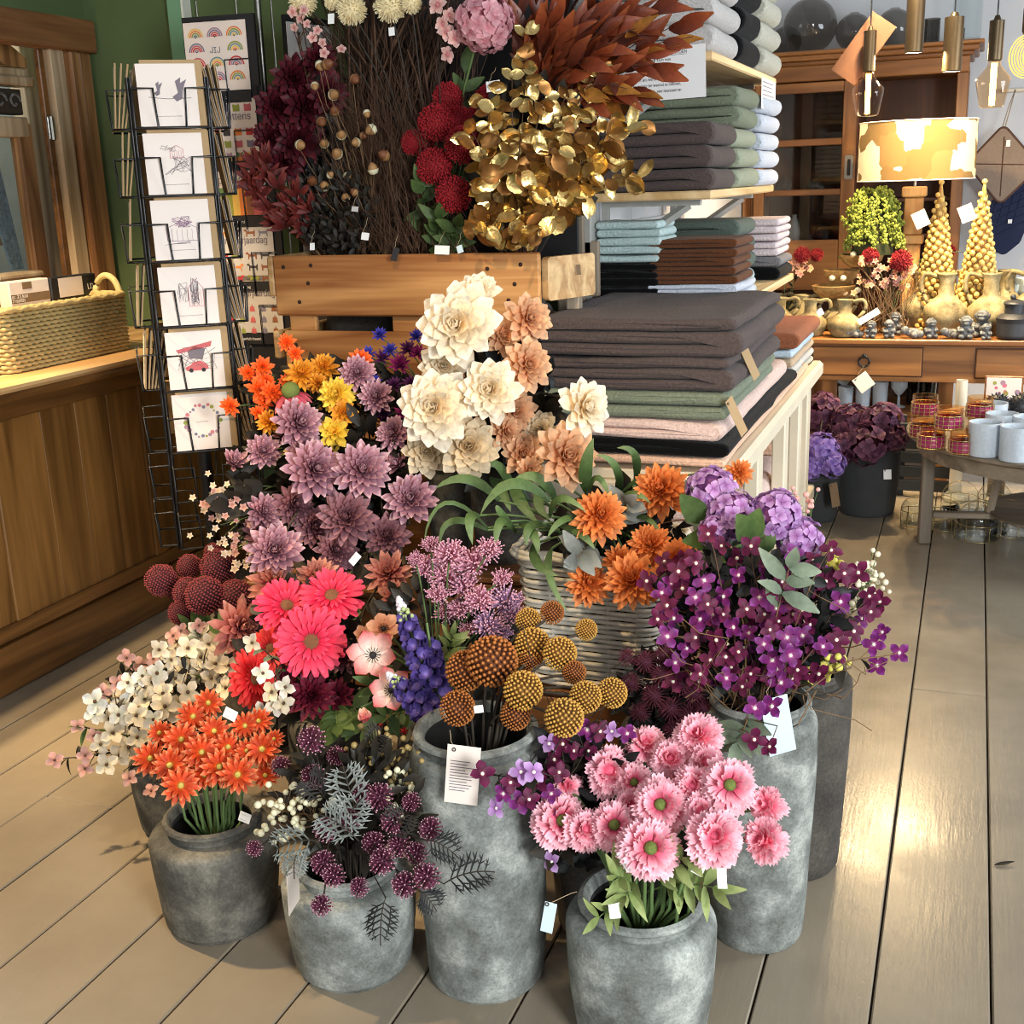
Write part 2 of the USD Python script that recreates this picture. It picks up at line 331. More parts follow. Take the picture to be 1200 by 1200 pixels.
for k, c in dict(charcoal=(84,73,70), sage=(120,128,108), sage_light=(150,156,134), white=(196,202,212), offwhite=(196,194,188), cream=(186,184,168), black=(13,13,14), aqua=(178,198,196), deepgreen=(86,98,90), brown=(98,60,38), rust=(150,92,64), iceblue=(196,214,226), blush=(216,188,176), peach=(226,184,156), sand=(196,170,140), lilac=(212,198,200), midgray=(120,118,120), terracotta=(160,96,66), oatmeal=(184,180,176)).items():
    terry('terry_' + k, c)
plain('wicker_white', (222,214,196),.6, var=.1, scale=30.)
plain('wicker_straw', (190,168,112),.65, var=.2, scale=40., bump=.3)
plain('rope', (206,190,136),.8, var=.12, scale=60., bump=.5)
glass('clear_glass', (.94,.96,.96)); glass('smoke_glass', (.52,.50,.47), ior=1.45); glass('amber_glass', (.95,.80,.62), ior=1.45); glass('pane_glass', (.86,.84,.80), ior=1.4)
plain('frosted_glass', (214,224,232),.35, var=.1, scale=90., bump=.4, transmission_weight=.35)
plain('bronze', (84,70,50),.38, metal=.8)
plain('gold_metal', (226,190,110),.25, metal=1.)
plain('wire_gold', (196,176,124),.35, metal=1.)
glow('filament', (255,196,90),14.); glow('spiral_glow', (255,186,84),2.2); glow('lamp_disc', (255,236,200),18.)
mottled('jug_clay', (84,74,52),(140,126,90),(178,166,128), scale=13., rough=.7, bump=.4)
mottled('stone_gray', (58,60,60),(98,100,100),(140,140,138), scale=40., rough=.7)
plain('black_clay', (40,41,44),.5, bump=.1)
mottled('bowl_clay', (112,82,44),(156,122,70),(188,156,100), scale=20., rough=.8)
plain('moss', (128,138,52),.9, var=.5, scale=40.); plain('moss_core', (52,56,24),.9)
plain('nut_gold', (204,172,98),.5, var=.2, scale=30., rnd_amt=.1)
plain('mitt_taupe', (142,122,104),.9, var=.08, scale=60., bump=.4)
plain('mitt_taupe_edge', (88,60,46),.9)
plain('mitt_navy', (28,36,66),.9, var=.1, scale=60., bump=.3)
plain('magenta', (150,28,84),.35)
plain('pink_glass', (120,58,50),.15, transmission_weight=.5)
plain('twine', (170,150,120),.9)
# stems
plain('stem_green', (92,116,66),.6, var=.15, scale=20.)
plain('stem_dark', (52,44,34),.75, var=.2, scale=30.)
plain('stem_brown', (84,56,36),.75, var=.25, scale=30.)
plain('stem_tan', (118,90,58),.75, var=.2, scale=30.)

# ================================================================ floor: painted planks that run into the room
PW, P0 = .2155,.123
fl_ = thing('floor', 'greige painted wooden plank floor of the shop', 'floor', (0,3,0), kind='structure')
part(fl_, 'underlay', box(-4.2,3.2,-1.2,8.2,-.06,-.02), 'floor_gap')
JOINTS = {-10: [2.26],-9: [3.05],-2: [4.62],0: [3.62],1: [5.4],-4: [1.2],-6: [5.0],-12: [4.0]}
for k in range(-19,14):
    x0, x1 = P0 + (k - 0) * PW - PW + .0022, P0 + k * PW - .0022
    ys = [-1.2]
    for kk, yy in JOINTS.items():
        if kk == k: ys += yy
    if len(ys) == 1: ys += [rnd.choice([-.2,.4,5.6,6.4,7.0])]
    ys = sorted(ys) + [8.2]
    for a, b in zip(ys[:-1], ys[1:]):
        dz = rnd.uniform(-.0012,.0012)
        part(fl_, 'floor_plank', box(x0, x1, a + .0015, b - .0015,-.022 + dz, dz, .003), 'floor_paint')

# ================================================================ walls
XW, YG, YB = -3.5,4.36,8.0
s = thing('wall_left', 'green painted side wall behind the wooden counter', 'wall', (XW, 3,0), kind='structure')
# the doorway in it: opening from y 2.5 to 4.07, up to z 2.13
part(s, 'wall_panel', cat(box(XW - .03, XW - .001,4.31, YG, 0,3.0), box(XW - .12, XW, 1.0,4.31,2.2,3.0), box(XW - .12, XW, -1.0,2.4,0,3.0), box(XW - .12, XW, 2.4,4.31,0,.9)), 'green_wall')
s = thing('wall_back', 'dark green painted wall behind the card racks', 'wall', (-2.4, YG, 0), kind='structure')
part(s, 'wall_panel', box(XW - .12,-1.32, YG, YG + .1,0,3.0), 'green_wall')
part(s, 'wall_strip', box(-3.055,-2.99, YG - .05, YG - .001,0,3.0), 'green_trim')
part(s, 'wall_strip_edge', box(-2.988,-2.978, YG - .055, YG - .001,0,3.0), 'tag_sage')
single('wall_far', box(-1.35,3.2, YB, YB + .1,0,3.2), 'white_wall', 'pale gray plastered far wall behind the teak cabinet', 'wall', kind='structure')
single('wall_far_left', box(-1.42,-1.32, YG + .101, YB + .1,0,3.2), 'white_wall', 'short white wall running back beside the teak cabinet', 'wall', kind='structure')

# ================================================================ doorway with old pine frame, and the old door leaf seen in it
d = thing('door_1', 'old pine door frame with a heavy lintel in the green wall', 'door frame', (XW, 3.2,1.0), kind='structure')
part(d, 'lintel', box(XW - .02, XW + .06,2.2,4.345,2.125,2.25,.006), 'old_pine_y')
part(d, 'jamb_moulding', cat(box(XW - .02, XW + .035,4.255,4.325,.98,2.125,.006)), 'old_pine')
part(d, 'jamb_moulding', cat(box(XW - .02, XW + .045,4.19,4.245,.98,2.125,.008)), 'old_pine')
part(d, 'jamb_board', box(XW - .035, XW + .02,4.10,4.18,.98,2.125,.004), 'pale_pine')
part(d, 'jamb_rebate', box(XW - .035, XW - .01,4.066,4.098,.98,2.125,.004), 'counter_rail')
part(d, 'sill', box(XW - .3, XW + .0,2.2,4.25,.93,.98,.004), 'old_pine_y')
part(d, 'frame_post', box(XW - .34, XW - .26,4.25,4.36,.98,2.2,.004), 'pale_pine')
part(d, 'hinge', cat(box(XW - .02, XW - .005,4.068,4.098,1.78,1.87,.003), tube([(XW, 4.083,1.78),(XW, 4.083,1.87)],.008,6)), 'steel', label='worn steel hinge')
single('wall_niche', box(-4.6,-4.5,1.8,5.4,.5,2.8), 'celadon_paper', 'pale wall of the room seen through the old doorway', 'wall', kind='structure')
# carved cabinet standing in the opening
XC = XW - .22
c_ = thing('carved_cupboard', 'old carved cupboard with pointed pediment and glass pane seen through the doorway', 'cupboard', (XC, 3.800,.98))
part(c_, 'side_post', box(XC - .05, XC, 4.130,4.215,.98,1.86,.006), 'old_pine')
part(c_, 'rail', box(XC - .05, XC + .02,3.400,4.180,1.80,1.88,.006), 'pale_pine')
part(c_, 'frieze', box(XC - .05, XC, 3.400,4.180,1.89,1.99,.004), 'stem_dark')
def yz(poly, x, h): # outline in (y, z) pushed out along +x
    v, f = extrude(poly, h); return np.stack([v[:, 2] + x, v[:, 0], v[:, 1]],1), f
for k in range(9):
    y = 3.50 + k * .078
    part(c_, 'carved_scroll', cat(*[tube([(XC + .012, y + r * math.cos(a),1.94 + r * math.sin(a)) for a, r in zip(np.linspace(0,5.6,12), np.linspace(.034,.012,12))],.006,4)]), 'stone_gray')
part(c_, 'cornice', cat(box(XC - .05, XC + .05,3.400,4.215,2.0,2.035,.006), box(XC - .05, XC + .03,3.400,4.20,2.036,2.07,.006)), 'pale_pine')
part(c_, 'pediment', yz(sg.Polygon([(4.20,2.072),(4.20,2.11),(3.70,2.40),(3.40,2.34),(3.40,2.072)]).difference(sg.Polygon([(4.08,2.075),(3.70,2.29),(3.40,2.23),(3.40,2.06)])), XC - .03,.06), 'old_pine')
part(c_, 'pediment_panel', yz(sg.Polygon([(4.08,2.075),(3.70,2.29),(3.40,2.23),(3.40,2.075)]), XC - .03,.02), 'counter_wood')
part(c_, 'inner_stile', box(XC - .05, XC + .01,3.74,3.84,.98,1.80,.006), 'old_pine')
part(c_, 'bottom_rail', cat(box(XC - .05, XC + .015,3.600,4.120,.98,1.20,.006), box(XC - .05, XC + .04,3.600,4.120,1.20,1.235,.008), box(XC - .05, XC + .06,3.600,4.110,1.236,1.262,.008)), 'pale_pine')
part(c_, 'glass_pane', box(XC - .03, XC - .026,3.84,4.13,1.262,1.80), 'pane_glass')
for z in (1.30,1.42): part(c_, 'lock_plate', ball((XC + .012,3.775, z),.018,1,(.4,1,1.4)), 'steel')
tw = np.array([[4.0,1.66],[4.09,1.70],[4.15,1.27],[4.09,1.27]])
plain('gingham', (120,150,178),.9, var=.5, scale=60.)
single('tea_towel', xf(yz(sg.Polygon(tw).buffer(.004), XC - .1,.012)), 'gingham', 'blue and white checked tea towel hanging behind the cupboard pane', 'towel')
single('back_shelf', box(XC - .5, XC - .3,3.600,4.300,1.36,1.40,.004), 'pale_pine', 'pale wooden shelf behind the glass pane of the carved cupboard', 'shelf')

# ================================================================ counter
XF = -2.87
ct = thing('counter', 'long pine shop counter with panelled front and moulded top edge', 'counter', (XF, 3.0,0))
part(ct, 'carcass', box(XW + .002, XF - .02,.6, YG - .002,0,.95), 'counter_wood')
part(ct, 'worktop', box(XW + .002, XF + .07,.6, YG - .002,.965,1.0,.012), 'counter_top_wood')
part(ct, 'edge_moulding', tube([(XF + .045,.6,.952),(XF + .045, YG - .003,.952)],.02,10), 'counter_rail')
part(ct, 'top_rail', box(XF - .02, XF + .022,.6, YG - .002,.875,.945,.006), 'counter_rail')
part(ct, 'bottom_rail', box(XF - .02, XF + .018,.6, YG - .002,.165,.215,.006), 'counter_rail')
part(ct, 'plinth', box(XF - .02, XF + .03,.6, YG - .002,0.001,.16,.006), 'counter_rail')
for y0, y1 in ((2.87,2.94),(3.61,3.69),(4.24,4.35),(2.10,2.17),(1.4,1.47)):
    part(ct, 'stile', box(XF - .02, XF + .012, y0, y1,.215,.875,.004), 'counter_wood')
for y0, y1 in ((2.94,3.61),(3.69,4.24),(2.17,2.87),(1.47,2.10)):
    n = 4
    for k in range(n):
        a, b = y0 + (y1 - y0) * k / n, y0 + (y1 - y0) * (k + 1) / n
        part(ct, 'panel_board', box(XF - .02, XF + .001 + rnd.uniform(-.001,.001), a + .0004, b - .0004,.215,.875,.0015), 'counter_wood')
# ================================================================ stone-look vases on the floor
def vase_at(bx, by, w, extra=0.):
    """Centre and radius of an upright round vase from the lowest pixel of its base and its width in pixels."""
    p = onZ(bx, by); d = unit([p[0], p[1],0]); r = .13
    for _ in range(6):
        c = p + d * r; r = w / 2 / ppm(c + [0,0,.2])
    return c, r
def z_front(c, r, px, py):
    q = c - unit([c[0], c[1],0]) * r; v = ray(px, py); k = math.hypot(q[0], q[1]) / math.hypot(v[0], v[1]); return (EYE + v * k)[2]
def vase(name, label, c, r, h, mat, rim=.72, lipz=.03, shoulder=.80, foot=.86, dents=0., seed=0):
    """Turned vase: slightly tapering body, round shoulder, short neck and rolled lip; open, with an inner wall."""
    pr = [(0,0),(r * foot * .93,0),(r * foot, .012)]
    for u in np.linspace(.08,1,7): pr.append((r * (foot + (1 - foot) * math.sin(u * math.pi / 2)), h * shoulder * u))
    rr = r * rim; hs = h * shoulder; top = h - lipz
    for a in np.linspace(.2,1,6) * math.pi / 2: pr.append((rr * .98 + (r - rr * .98) * math.cos(a) ** .8 if math.cos(a) > 1e-6 else rr * .98, hs + (top - hs) * math.sin(a)))
    pr += [(rr * 1.0, h - lipz * .6),(rr * 1.07, h - lipz * .35),(rr * 1.05, h - .004),(rr * .97, h),(rr * .9, h - .006),(rr * .86, h - .02)]
    t = thing(name, label, 'vase', c)
    v, f = lathe(pr, 56, c)
    if dents:
        d = v - c; nz = meshkit.fbm(d * 7 + seed * 3.1,3, seed) - .5
        v = v.copy(); v[:, :2] += (d[:, :2] / (np.linalg.norm(d[:, :2], axis=1, keepdims=True) + 1e-6)) * (nz * dents)[:, None] * (d[:, 2] > .01)[:, None]
    part(t, 'body', (v, f), mat, 35)
    inn = [(rr * .86, h - .02),(rr * .85, h - lipz),(r * .9, hs * .95),(r * .82,.03),(0,.025)]
    part(t, 'inside', lathe(inn, 40, c), 'vase_inside', True)
    return dict(path=t, c=np.array(c), r=r, h=h, rim=rr, mouth=np.array(c) + [0,0, h])
VS = {}
def place(key, bx, by, w, tx, ty, name, label, mat, **kw):
    c, r = vase_at(bx, by, w); h = z_front(c, r * kw.get('rim', .72), tx, ty)
    VS[key] = vase(name, label, c, r, h, mat, **kw)
place('v1', 266,1115,148,262,976, 'stone_vase', 'short dark gray stone-look vase holding orange daisies, leftmost on the floor', 'zinc_dark', dents=.006, seed=1)
place('v2', 420,1174,157,420,1035, 'stone_vase', 'short pale blue-gray stone-look vase under the dark purple umbels', 'zinc', dents=.006, seed=2)
place('big', 573,1187,157,562,882, 'stone_vase', 'tall gray stone-look vase with a hanging cream tag, holding golden seed heads', 'zinc', dents=.014, seed=3, shoulder=.86, lipz=.03, rim=.86, foot=.88)
place('fr', 752,1262,177,752,1090, 'stone_vase', 'gray stone-look vase at the front holding pink carnations, cut by the picture edge', 'zinc', dents=.006, seed=4, rim=.78)
place('rt', 884,1126,128,884,838, 'stone_vase', 'tall gray stone-look vase with a pale blue tag, holding purple blossom sprays', 'zinc', dents=.01, seed=5, shoulder=.9, rim=.84)
place('dk', 925,1040,126,930,800, 'stone_vase', 'tall dark brown-gray stone-look vase, rightmost and behind its paler neighbour', 'zinc_brown', dents=.004, seed=6, shoulder=.93, rim=.84)
# vases further in, mostly hidden by the bunches in front of them
def inner(key, x, y, r, h, label, mat='zinc_dark'):
    VS[key] = vase('stone_vase', label, V(x, y, 0), r, h, mat, seed=len(VS))
inner('cream_l', -1.80,2.25,.115,.22, 'low dark vase behind the orange daisies, hidden by cream dogwood')
inner('gerb', -1.38,2.34,.12,.36, 'dark vase behind the orange daisies and dark umbels, holding red gerberas')
inner('balls', -1.86,2.72,.11,.34, 'dark vase behind the cream dogwood, holding burgundy ball flowers')
inner('anem', -1.06,2.26,.105,.40, 'dark vase behind the tall gray one, holding anemones and lupins')
inner('pur', -.66,2.16,.105,.30, 'dark vase between the tall gray vase and the pink carnations, holding violet sprays', 'zinc_brown')
inner('burg', -.60,2.46,.10,.38, 'dark vase under the white wicker basket, holding burgundy feathery flowers', 'zinc_brown')

# crates stacked as steps behind the floor vases
def crate(name, label, x0, x1, y0, y1, z0, z1, mat, n=3, th=.02):
    t = thing(name, label, 'crate', ((x0 + x1) / 2,(y0 + y1) / 2, z0)); hh = (z1 - z0) / n
    for k in range(n):
        a, b = z0 + k * hh + .004, z0 + (k + 1) * hh - .004
        part(t, 'front_board', box(x0, x1, y0, y0 + th, a, b, .003), mat)
        part(t, 'back_board', box(x0, x1, y1 - th, y1, a, b, .003), mat)
        part(t, 'side_board', box(x0, x0 + th, y0 + th, y1 - th, a, b, .003), mat)
        part(t, 'side_board', box(x1 - th, x1, y0 + th, y1 - th, a, b, .003), mat)
    for x in (x0 + .025, x1 - .065):
        part(t, 'corner_post', box(x, x + .04, y0 + .021, y0 + .05, z0 + .002, z1 - .002,.003), mat)
    part(t, 'lid', box(x0 + .001, x1 - .001, y0 + .001, y1 - .001, z1 + .0005, z1 + .016,.003), mat)
    return t
crate('display_crate', 'brown wooden crate behind the grass leaves and white basket, carrying vases', -1.42,-.62,2.80,3.14,0.002,.52, 'crate_brown')
crate('display_crate', 'brown wooden crate behind the mauve dahlias, carrying their vase', -1.98,-1.45,2.86,3.14,0.002,.42, 'crate_brown')
def up(key, x, y, z, r, h, label, mat='zinc_dark'):
    VS[key] = vase('stone_vase', label, V(x, y, z), r, h, mat, seed=len(VS))
up('mauve', -1.60,3.0,.437,.09,.24, 'dark vase on the left brown crate, holding mauve dahlias')
up('dahl', -1.18,2.98,.537,.085,.26, 'dark vase on the right brown crate, holding cream and peach dahlias')
up('zinn', -1.80,3.0,.437,.07,.30, 'slim dark vase on the left brown crate, holding orange zinnias')
up('corn', -1.36,3.03,.537,.065,.26, 'slim dark vase on the right brown crate, holding blue cornflowers')

# ================================================================ flower tools
def petal_mesh(L, W, nu=4, nv=3, base=.25, point=.5, cup=.12, curl=.3, peak=.6, notch=0., rip=0., seed=0, end=.12):
    """A petal along +x, upper side +z: width profile from base to tip, cupped across, curling along. Returns v, f, t."""
    u = np.linspace(0,1, nu + 1); s = np.linspace(-1,1, nv)
    w = np.where(u < peak, base + (1 - base) * np.sin(u / peak * np.pi / 2), np.maximum(np.cos(np.clip((u - peak) / (1 - peak),0,1) * np.pi / 2),0) ** point)
    w[-1] = max(w[-1], end); a = curl * u
    du = np.diff(u, prepend=0) * L; x = np.cumsum(du * np.cos(a)); z = np.cumsum(du * np.sin(a))
    X = np.repeat(x[:, None], nv, 1); Y = w[:, None] * s[None] * W / 2; Z = z[:, None] + cup * W * (s[None] ** 2) * (w[:, None] ** .5)
    if notch: X = X - notch * L * (1 - np.abs(s[None])) * (u[:, None] > .9)
    if rip: Z = Z + rip * W * np.sin(s[None] * 5 + u[:, None] * 6 + seed)
    v = np.stack([X, Y, Z],-1).reshape(-1,3); i, j = np.meshgrid(np.arange(nu), np.arange(nv - 1), indexing='ij')
    f = quads(np.stack([i * nv + j, i * nv + j + 1,(i + 1) * nv + j + 1,(i + 1) * nv + j],-1).reshape(-1,4))
    return v, f, np.repeat(u, nv)
def petal_frame(axis, az, el, F=None):
    """Columns: petal direction, side, upper normal, for azimuth az round the axis and elevation el over the flower's plane."""
    F = frame(axis) if F is None else F
    r = F[:, 0] * math.cos(az) + F[:, 1] * math.sin(az)
    d = math.cos(el) * r + math.sin(el) * F[:, 2]; n = math.cos(el) * F[:, 2] - math.sin(el) * r
    return np.stack([d, np.cross(n, d), n],1)
GA = math.pi * (3 - math.sqrt(5))
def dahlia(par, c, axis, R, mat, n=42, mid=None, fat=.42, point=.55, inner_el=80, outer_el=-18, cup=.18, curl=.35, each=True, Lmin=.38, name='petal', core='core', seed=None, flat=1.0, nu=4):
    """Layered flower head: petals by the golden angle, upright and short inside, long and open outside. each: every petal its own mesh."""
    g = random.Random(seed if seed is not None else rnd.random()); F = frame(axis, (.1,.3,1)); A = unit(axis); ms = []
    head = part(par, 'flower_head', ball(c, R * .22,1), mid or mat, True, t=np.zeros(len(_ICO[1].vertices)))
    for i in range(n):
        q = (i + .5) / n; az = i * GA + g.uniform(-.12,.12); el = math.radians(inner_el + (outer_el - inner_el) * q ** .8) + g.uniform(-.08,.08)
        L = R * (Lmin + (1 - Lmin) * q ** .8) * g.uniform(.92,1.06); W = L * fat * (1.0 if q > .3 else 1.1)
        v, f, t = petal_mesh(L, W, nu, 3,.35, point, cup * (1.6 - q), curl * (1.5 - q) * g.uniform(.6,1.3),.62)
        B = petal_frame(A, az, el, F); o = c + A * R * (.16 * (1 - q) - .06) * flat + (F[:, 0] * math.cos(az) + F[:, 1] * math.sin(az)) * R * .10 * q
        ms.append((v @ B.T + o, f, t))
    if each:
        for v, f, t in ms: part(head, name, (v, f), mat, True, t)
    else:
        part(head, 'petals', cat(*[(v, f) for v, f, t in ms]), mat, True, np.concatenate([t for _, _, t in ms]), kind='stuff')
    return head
def ring_petals(par, c, axis, R, n, mat, fat=.3, el=8, r0=.2, point=.6, cup=.1, curl=-.2, each=True, name='petal', jit=.06, peak=.6, notch=0., ph=0., Lj=.08, nu=4, end=.12):
    F = frame(axis, (.1,.3,1)); A = unit(axis); ms = []
    for i in range(n):
        az = ph + i * 2 * math.pi / n + rnd.uniform(-jit, jit); L = R * (1 - r0) * rnd.uniform(1 - Lj, 1 + Lj); e = math.radians(el) + rnd.uniform(-.1,.1)
        v, f, t = petal_mesh(L, R * fat, nu, 3,.4, point, cup, curl * rnd.uniform(.6,1.4), peak, notch, end=end)
        B = petal_frame(A, az, e, F); o = c + (F[:, 0] * math.cos(az) + F[:, 1] * math.sin(az)) * R * r0
        ms.append((v @ B.T + o, f, t))
    if each:
        for v, f, t in ms: part(par, name, (v, f), mat, True, t)
    else:
        part(par, name + 's', cat(*[(v, f) for v, f, t in ms]), mat, True, np.concatenate([t for _, _, t in ms]), kind='stuff')
def fib(n):
    i = np.arange(n) + .5; ph = np.arccos(1 - 2 * i / n); th = i * GA
    return np.stack([np.cos(th) * np.sin(ph), np.sin(th) * np.sin(ph), np.cos(ph)],1)
def spiky(par, c, R, n, mat, name='floret', rad=.05, core=.6, coremat=None, knob=0., knobmat=None, half=None, sides=3):
    """Ball of fine florets standing out from a core."""
    d = fib(n)
    if half is not None: d = d[d @ unit(half) > -.25]
    d = d + nrg.normal(0,.05, d.shape); d /= np.linalg.norm(d, axis=1, keepdims=True)
    head = part(par, 'flower_head', ball(c, R * core, 2), coremat or mat, True, t=np.zeros(len(_ICO[2].vertices)))
    ln = nrg.uniform(.88,1.06, len(d)) * R
    ms = cat(*[tube([c + x * R * core * .8, c + x * l],[R * rad, R * rad * .5], sides) for x, l in zip(d, ln)])
    part(head, name + 's', ms, mat, False, np.tile(np.repeat([.0,1.], sides), len(d)), kind='stuff')
    if knob:
        part(head, 'tips', many((np.array(_ICO[0].vertices), np.array(_ICO[0].faces)), c + d * ln[:, None], R * knob), knobmat or mat, True, kind='stuff')
    return head
def stem_to(par, c, axis, key, r=.0022, mat='stem_green', bow=.12, spread=.75, deep=.6, name='stem'):
    """A stem from the back of a flower head down through the mouth of its vase."""
    vz = VS[key]; m = vz['mouth']; d = c - m; a = math.atan2(d[1], d[0]); k = min(vz['rim'] * .80 * spread, np.linalg.norm(d[:2]) * .6) * rnd.uniform(.5,1)
    mp = m + V(math.cos(a) * k, math.sin(a) * k, -.01); end = vz['c'] + V(-math.cos(a) * k * .6,-math.sin(a) * k * .6, max(.04, vz['h'] * (1 - deep)))
    p = bez(c - unit(axis) * .006, mp + V(0,0,1) * np.linalg.norm(c - mp) * .55 + (c - mp) * bow, mp, 8)
    part(par, name, tube(np.vstack([p, (mp + end) / 2, end]), r, 5), mat, True)
    return p
def leaf_on(par, p, d, L, W, mat, name='leaf', up_=(0,0,1), curl=-.5, **kw):
    d = unit(d); v, f, t = petal_mesh(L, W, 5,3,.15,.8,.12, curl, .4, **kw)
    side = np.cross(up_, d); side = unit(side if np.linalg.norm(side) > 1e-3 else [1,0,0]); n = np.cross(d, side)
    part(par, name, (v @ np.stack([d, side, n],1).T + p, f), mat, True, t)
def face(c, up=.35, side=0.):
    """An axis that mostly looks at a visitor standing in the aisle, tilted up."""
    d = unit(EYE - c); s = np.cross(d, [0,0,1.]); return unit(d + V(0,0,1) * up + s * side)
ORD = ['first', 'second', 'third', 'fourth', 'fifth', 'sixth', 'seventh', 'eighth', 'ninth', 'tenth', 'eleventh', 'twelfth', 'thirteenth', 'fourteenth', 'fifteenth', 'sixteenth', 'seventeenth', 'eighteenth', 'nineteenth', 'twentieth', 'twenty-first', 'twenty-second', 'twenty-third', 'twenty-fourth']
def rows(pts, step):
    """Where each (px, py) stands in its bunch: 'third from the left in the second row'."""
    o = sorted(range(len(pts)), key=lambda i: pts[i][1]); rws, cur = [],[o[0]]
    for i in o[1:]:
        if pts[i][1] - pts[cur[0]][1] > step: rws.append(cur); cur = [i]
        else: cur.append(i)
    rws.append(cur); out = [None] * len(pts)
    for k, rw in enumerate(rws):
        rn = 'top row' if k == 0 else 'bottom row' if k == len(rws) - 1 else ORD[k] + ' row down'
        for j, i in enumerate(sorted(rw, key=lambda i: pts[i][0])):
            out[i] = ('alone in the ' if len(rw) == 1 else 'leftmost in the ' if j == 0 else 'rightmost in the ' if j == len(rw) - 1 else ORD[j] + ' from left in the ') + rn
    return out
def twig(p0, p1, n=5, wob=.08):
    p0, p1 = np.asarray(p0, float), np.asarray(p1, float); u = np.linspace(0,1, n)[:, None]; L = np.linalg.norm(p1 - p0)
    w = nrg.normal(0, wob * L, (n, 3)); w[0] = w[-1] = 0; return p0 + (p1 - p0) * u + w
def branch(name, label, cat_, key, pts, draw, group, stem='stem_dark', r=.0025, leaves=0, leafmat=None, leafsize=(.05,.02), origin=None, wob=.04):
    """A branching spray: one main stem from its vase to the farthest flower, a twig to every other; draw(path, p, i) makes the flowers."""
    pts = [np.asarray(p) for p in pts]
    if origin is None:
        vz = VS[key]; a = pts[0] - vz['mouth']; k = vz['rim'] * .5; o = vz['mouth'] + V(unit(a[:2])[0] * k, unit(a[:2])[1] * k, -.02); low = vz['c'] + V(0,0, vz['h'] * .4)
    else: o = np.asarray(origin); low = None
    far = max(pts, key=lambda p: np.linalg.norm(p - o))
    main = bez(o, o + (far - o) * .5 + V(0,0,.10 * np.linalg.norm(far - o)), far, 9); main[1:-1] += nrg.normal(0, wob * .06,(7,3))
    t = thing(name, label, cat_, o, group)
    ms = [tube(np.vstack([low[None], main]) if low is not None else main, np.linspace(r, r * .45, len(main) + (low is not None)),5)]
    for p in pts:
        if p is far: continue
        k = max(0, int(np.argmin(np.linalg.norm(main - p, axis=1))) - 1); ms.append(tube(twig(main[k], p, 5,.06), np.linspace(r * .6, r * .35,5),4))
    part(t, 'stem', cat(*ms), stem, True)
    for i, p in enumerate(pts): draw(t, p, i)
    for _ in range(leaves):
        k = rnd.randrange(2,8); d = unit(main[min(k + 1,8)] - main[k]) + nrg.normal(0,.6,3); leaf_on(t, main[k], d, leafsize[0] * rnd.uniform(.7,1.2), leafsize[1], leafmat)
    return t
def group_branches(pts, n, o):
    """Splits points into n branches by their direction from o."""
    ang = [math.atan2(p[2] - o[2], p[0] - o[0]) for p in pts]; order = np.argsort(ang); return [list(x) for x in np.array_split(order, n)]
# ================================================================ petal cloth
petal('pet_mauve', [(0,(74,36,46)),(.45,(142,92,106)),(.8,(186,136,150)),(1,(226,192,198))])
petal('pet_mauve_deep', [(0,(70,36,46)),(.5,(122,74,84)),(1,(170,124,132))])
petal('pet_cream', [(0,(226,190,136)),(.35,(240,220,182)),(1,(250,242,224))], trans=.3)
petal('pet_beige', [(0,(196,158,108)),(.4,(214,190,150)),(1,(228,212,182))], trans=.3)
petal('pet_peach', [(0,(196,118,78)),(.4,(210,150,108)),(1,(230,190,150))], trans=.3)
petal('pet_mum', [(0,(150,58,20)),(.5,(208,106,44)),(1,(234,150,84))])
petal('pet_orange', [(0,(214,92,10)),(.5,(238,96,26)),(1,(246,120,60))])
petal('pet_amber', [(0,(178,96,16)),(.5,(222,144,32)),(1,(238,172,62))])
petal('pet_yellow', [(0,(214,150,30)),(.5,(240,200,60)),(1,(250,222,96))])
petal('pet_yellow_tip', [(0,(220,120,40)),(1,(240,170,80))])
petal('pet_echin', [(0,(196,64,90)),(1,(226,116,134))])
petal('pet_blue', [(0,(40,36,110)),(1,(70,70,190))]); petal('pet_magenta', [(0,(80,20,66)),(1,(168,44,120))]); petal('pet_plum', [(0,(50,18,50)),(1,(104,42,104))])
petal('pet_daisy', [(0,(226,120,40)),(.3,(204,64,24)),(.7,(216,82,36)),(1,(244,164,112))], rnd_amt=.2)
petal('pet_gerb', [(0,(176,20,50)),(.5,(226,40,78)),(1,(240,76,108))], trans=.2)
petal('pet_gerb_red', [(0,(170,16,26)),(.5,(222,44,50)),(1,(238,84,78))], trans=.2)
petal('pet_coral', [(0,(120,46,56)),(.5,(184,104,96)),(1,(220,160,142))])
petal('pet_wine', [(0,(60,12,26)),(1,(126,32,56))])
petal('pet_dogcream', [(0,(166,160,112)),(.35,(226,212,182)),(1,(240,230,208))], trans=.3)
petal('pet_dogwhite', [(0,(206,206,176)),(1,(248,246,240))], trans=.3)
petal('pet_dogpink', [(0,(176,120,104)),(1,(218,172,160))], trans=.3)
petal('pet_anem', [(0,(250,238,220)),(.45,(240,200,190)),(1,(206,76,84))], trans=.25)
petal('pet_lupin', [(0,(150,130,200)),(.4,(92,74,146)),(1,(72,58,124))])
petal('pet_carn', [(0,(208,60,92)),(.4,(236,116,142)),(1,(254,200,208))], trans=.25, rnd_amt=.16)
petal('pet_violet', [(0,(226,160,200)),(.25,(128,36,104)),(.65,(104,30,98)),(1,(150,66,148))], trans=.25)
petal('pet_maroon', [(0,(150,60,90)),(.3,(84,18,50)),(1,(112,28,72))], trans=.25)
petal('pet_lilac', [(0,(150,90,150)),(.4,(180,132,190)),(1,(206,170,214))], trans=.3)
petal('pet_lilac_b', [(0,(120,86,170)),(1,(176,150,220))], trans=.3)
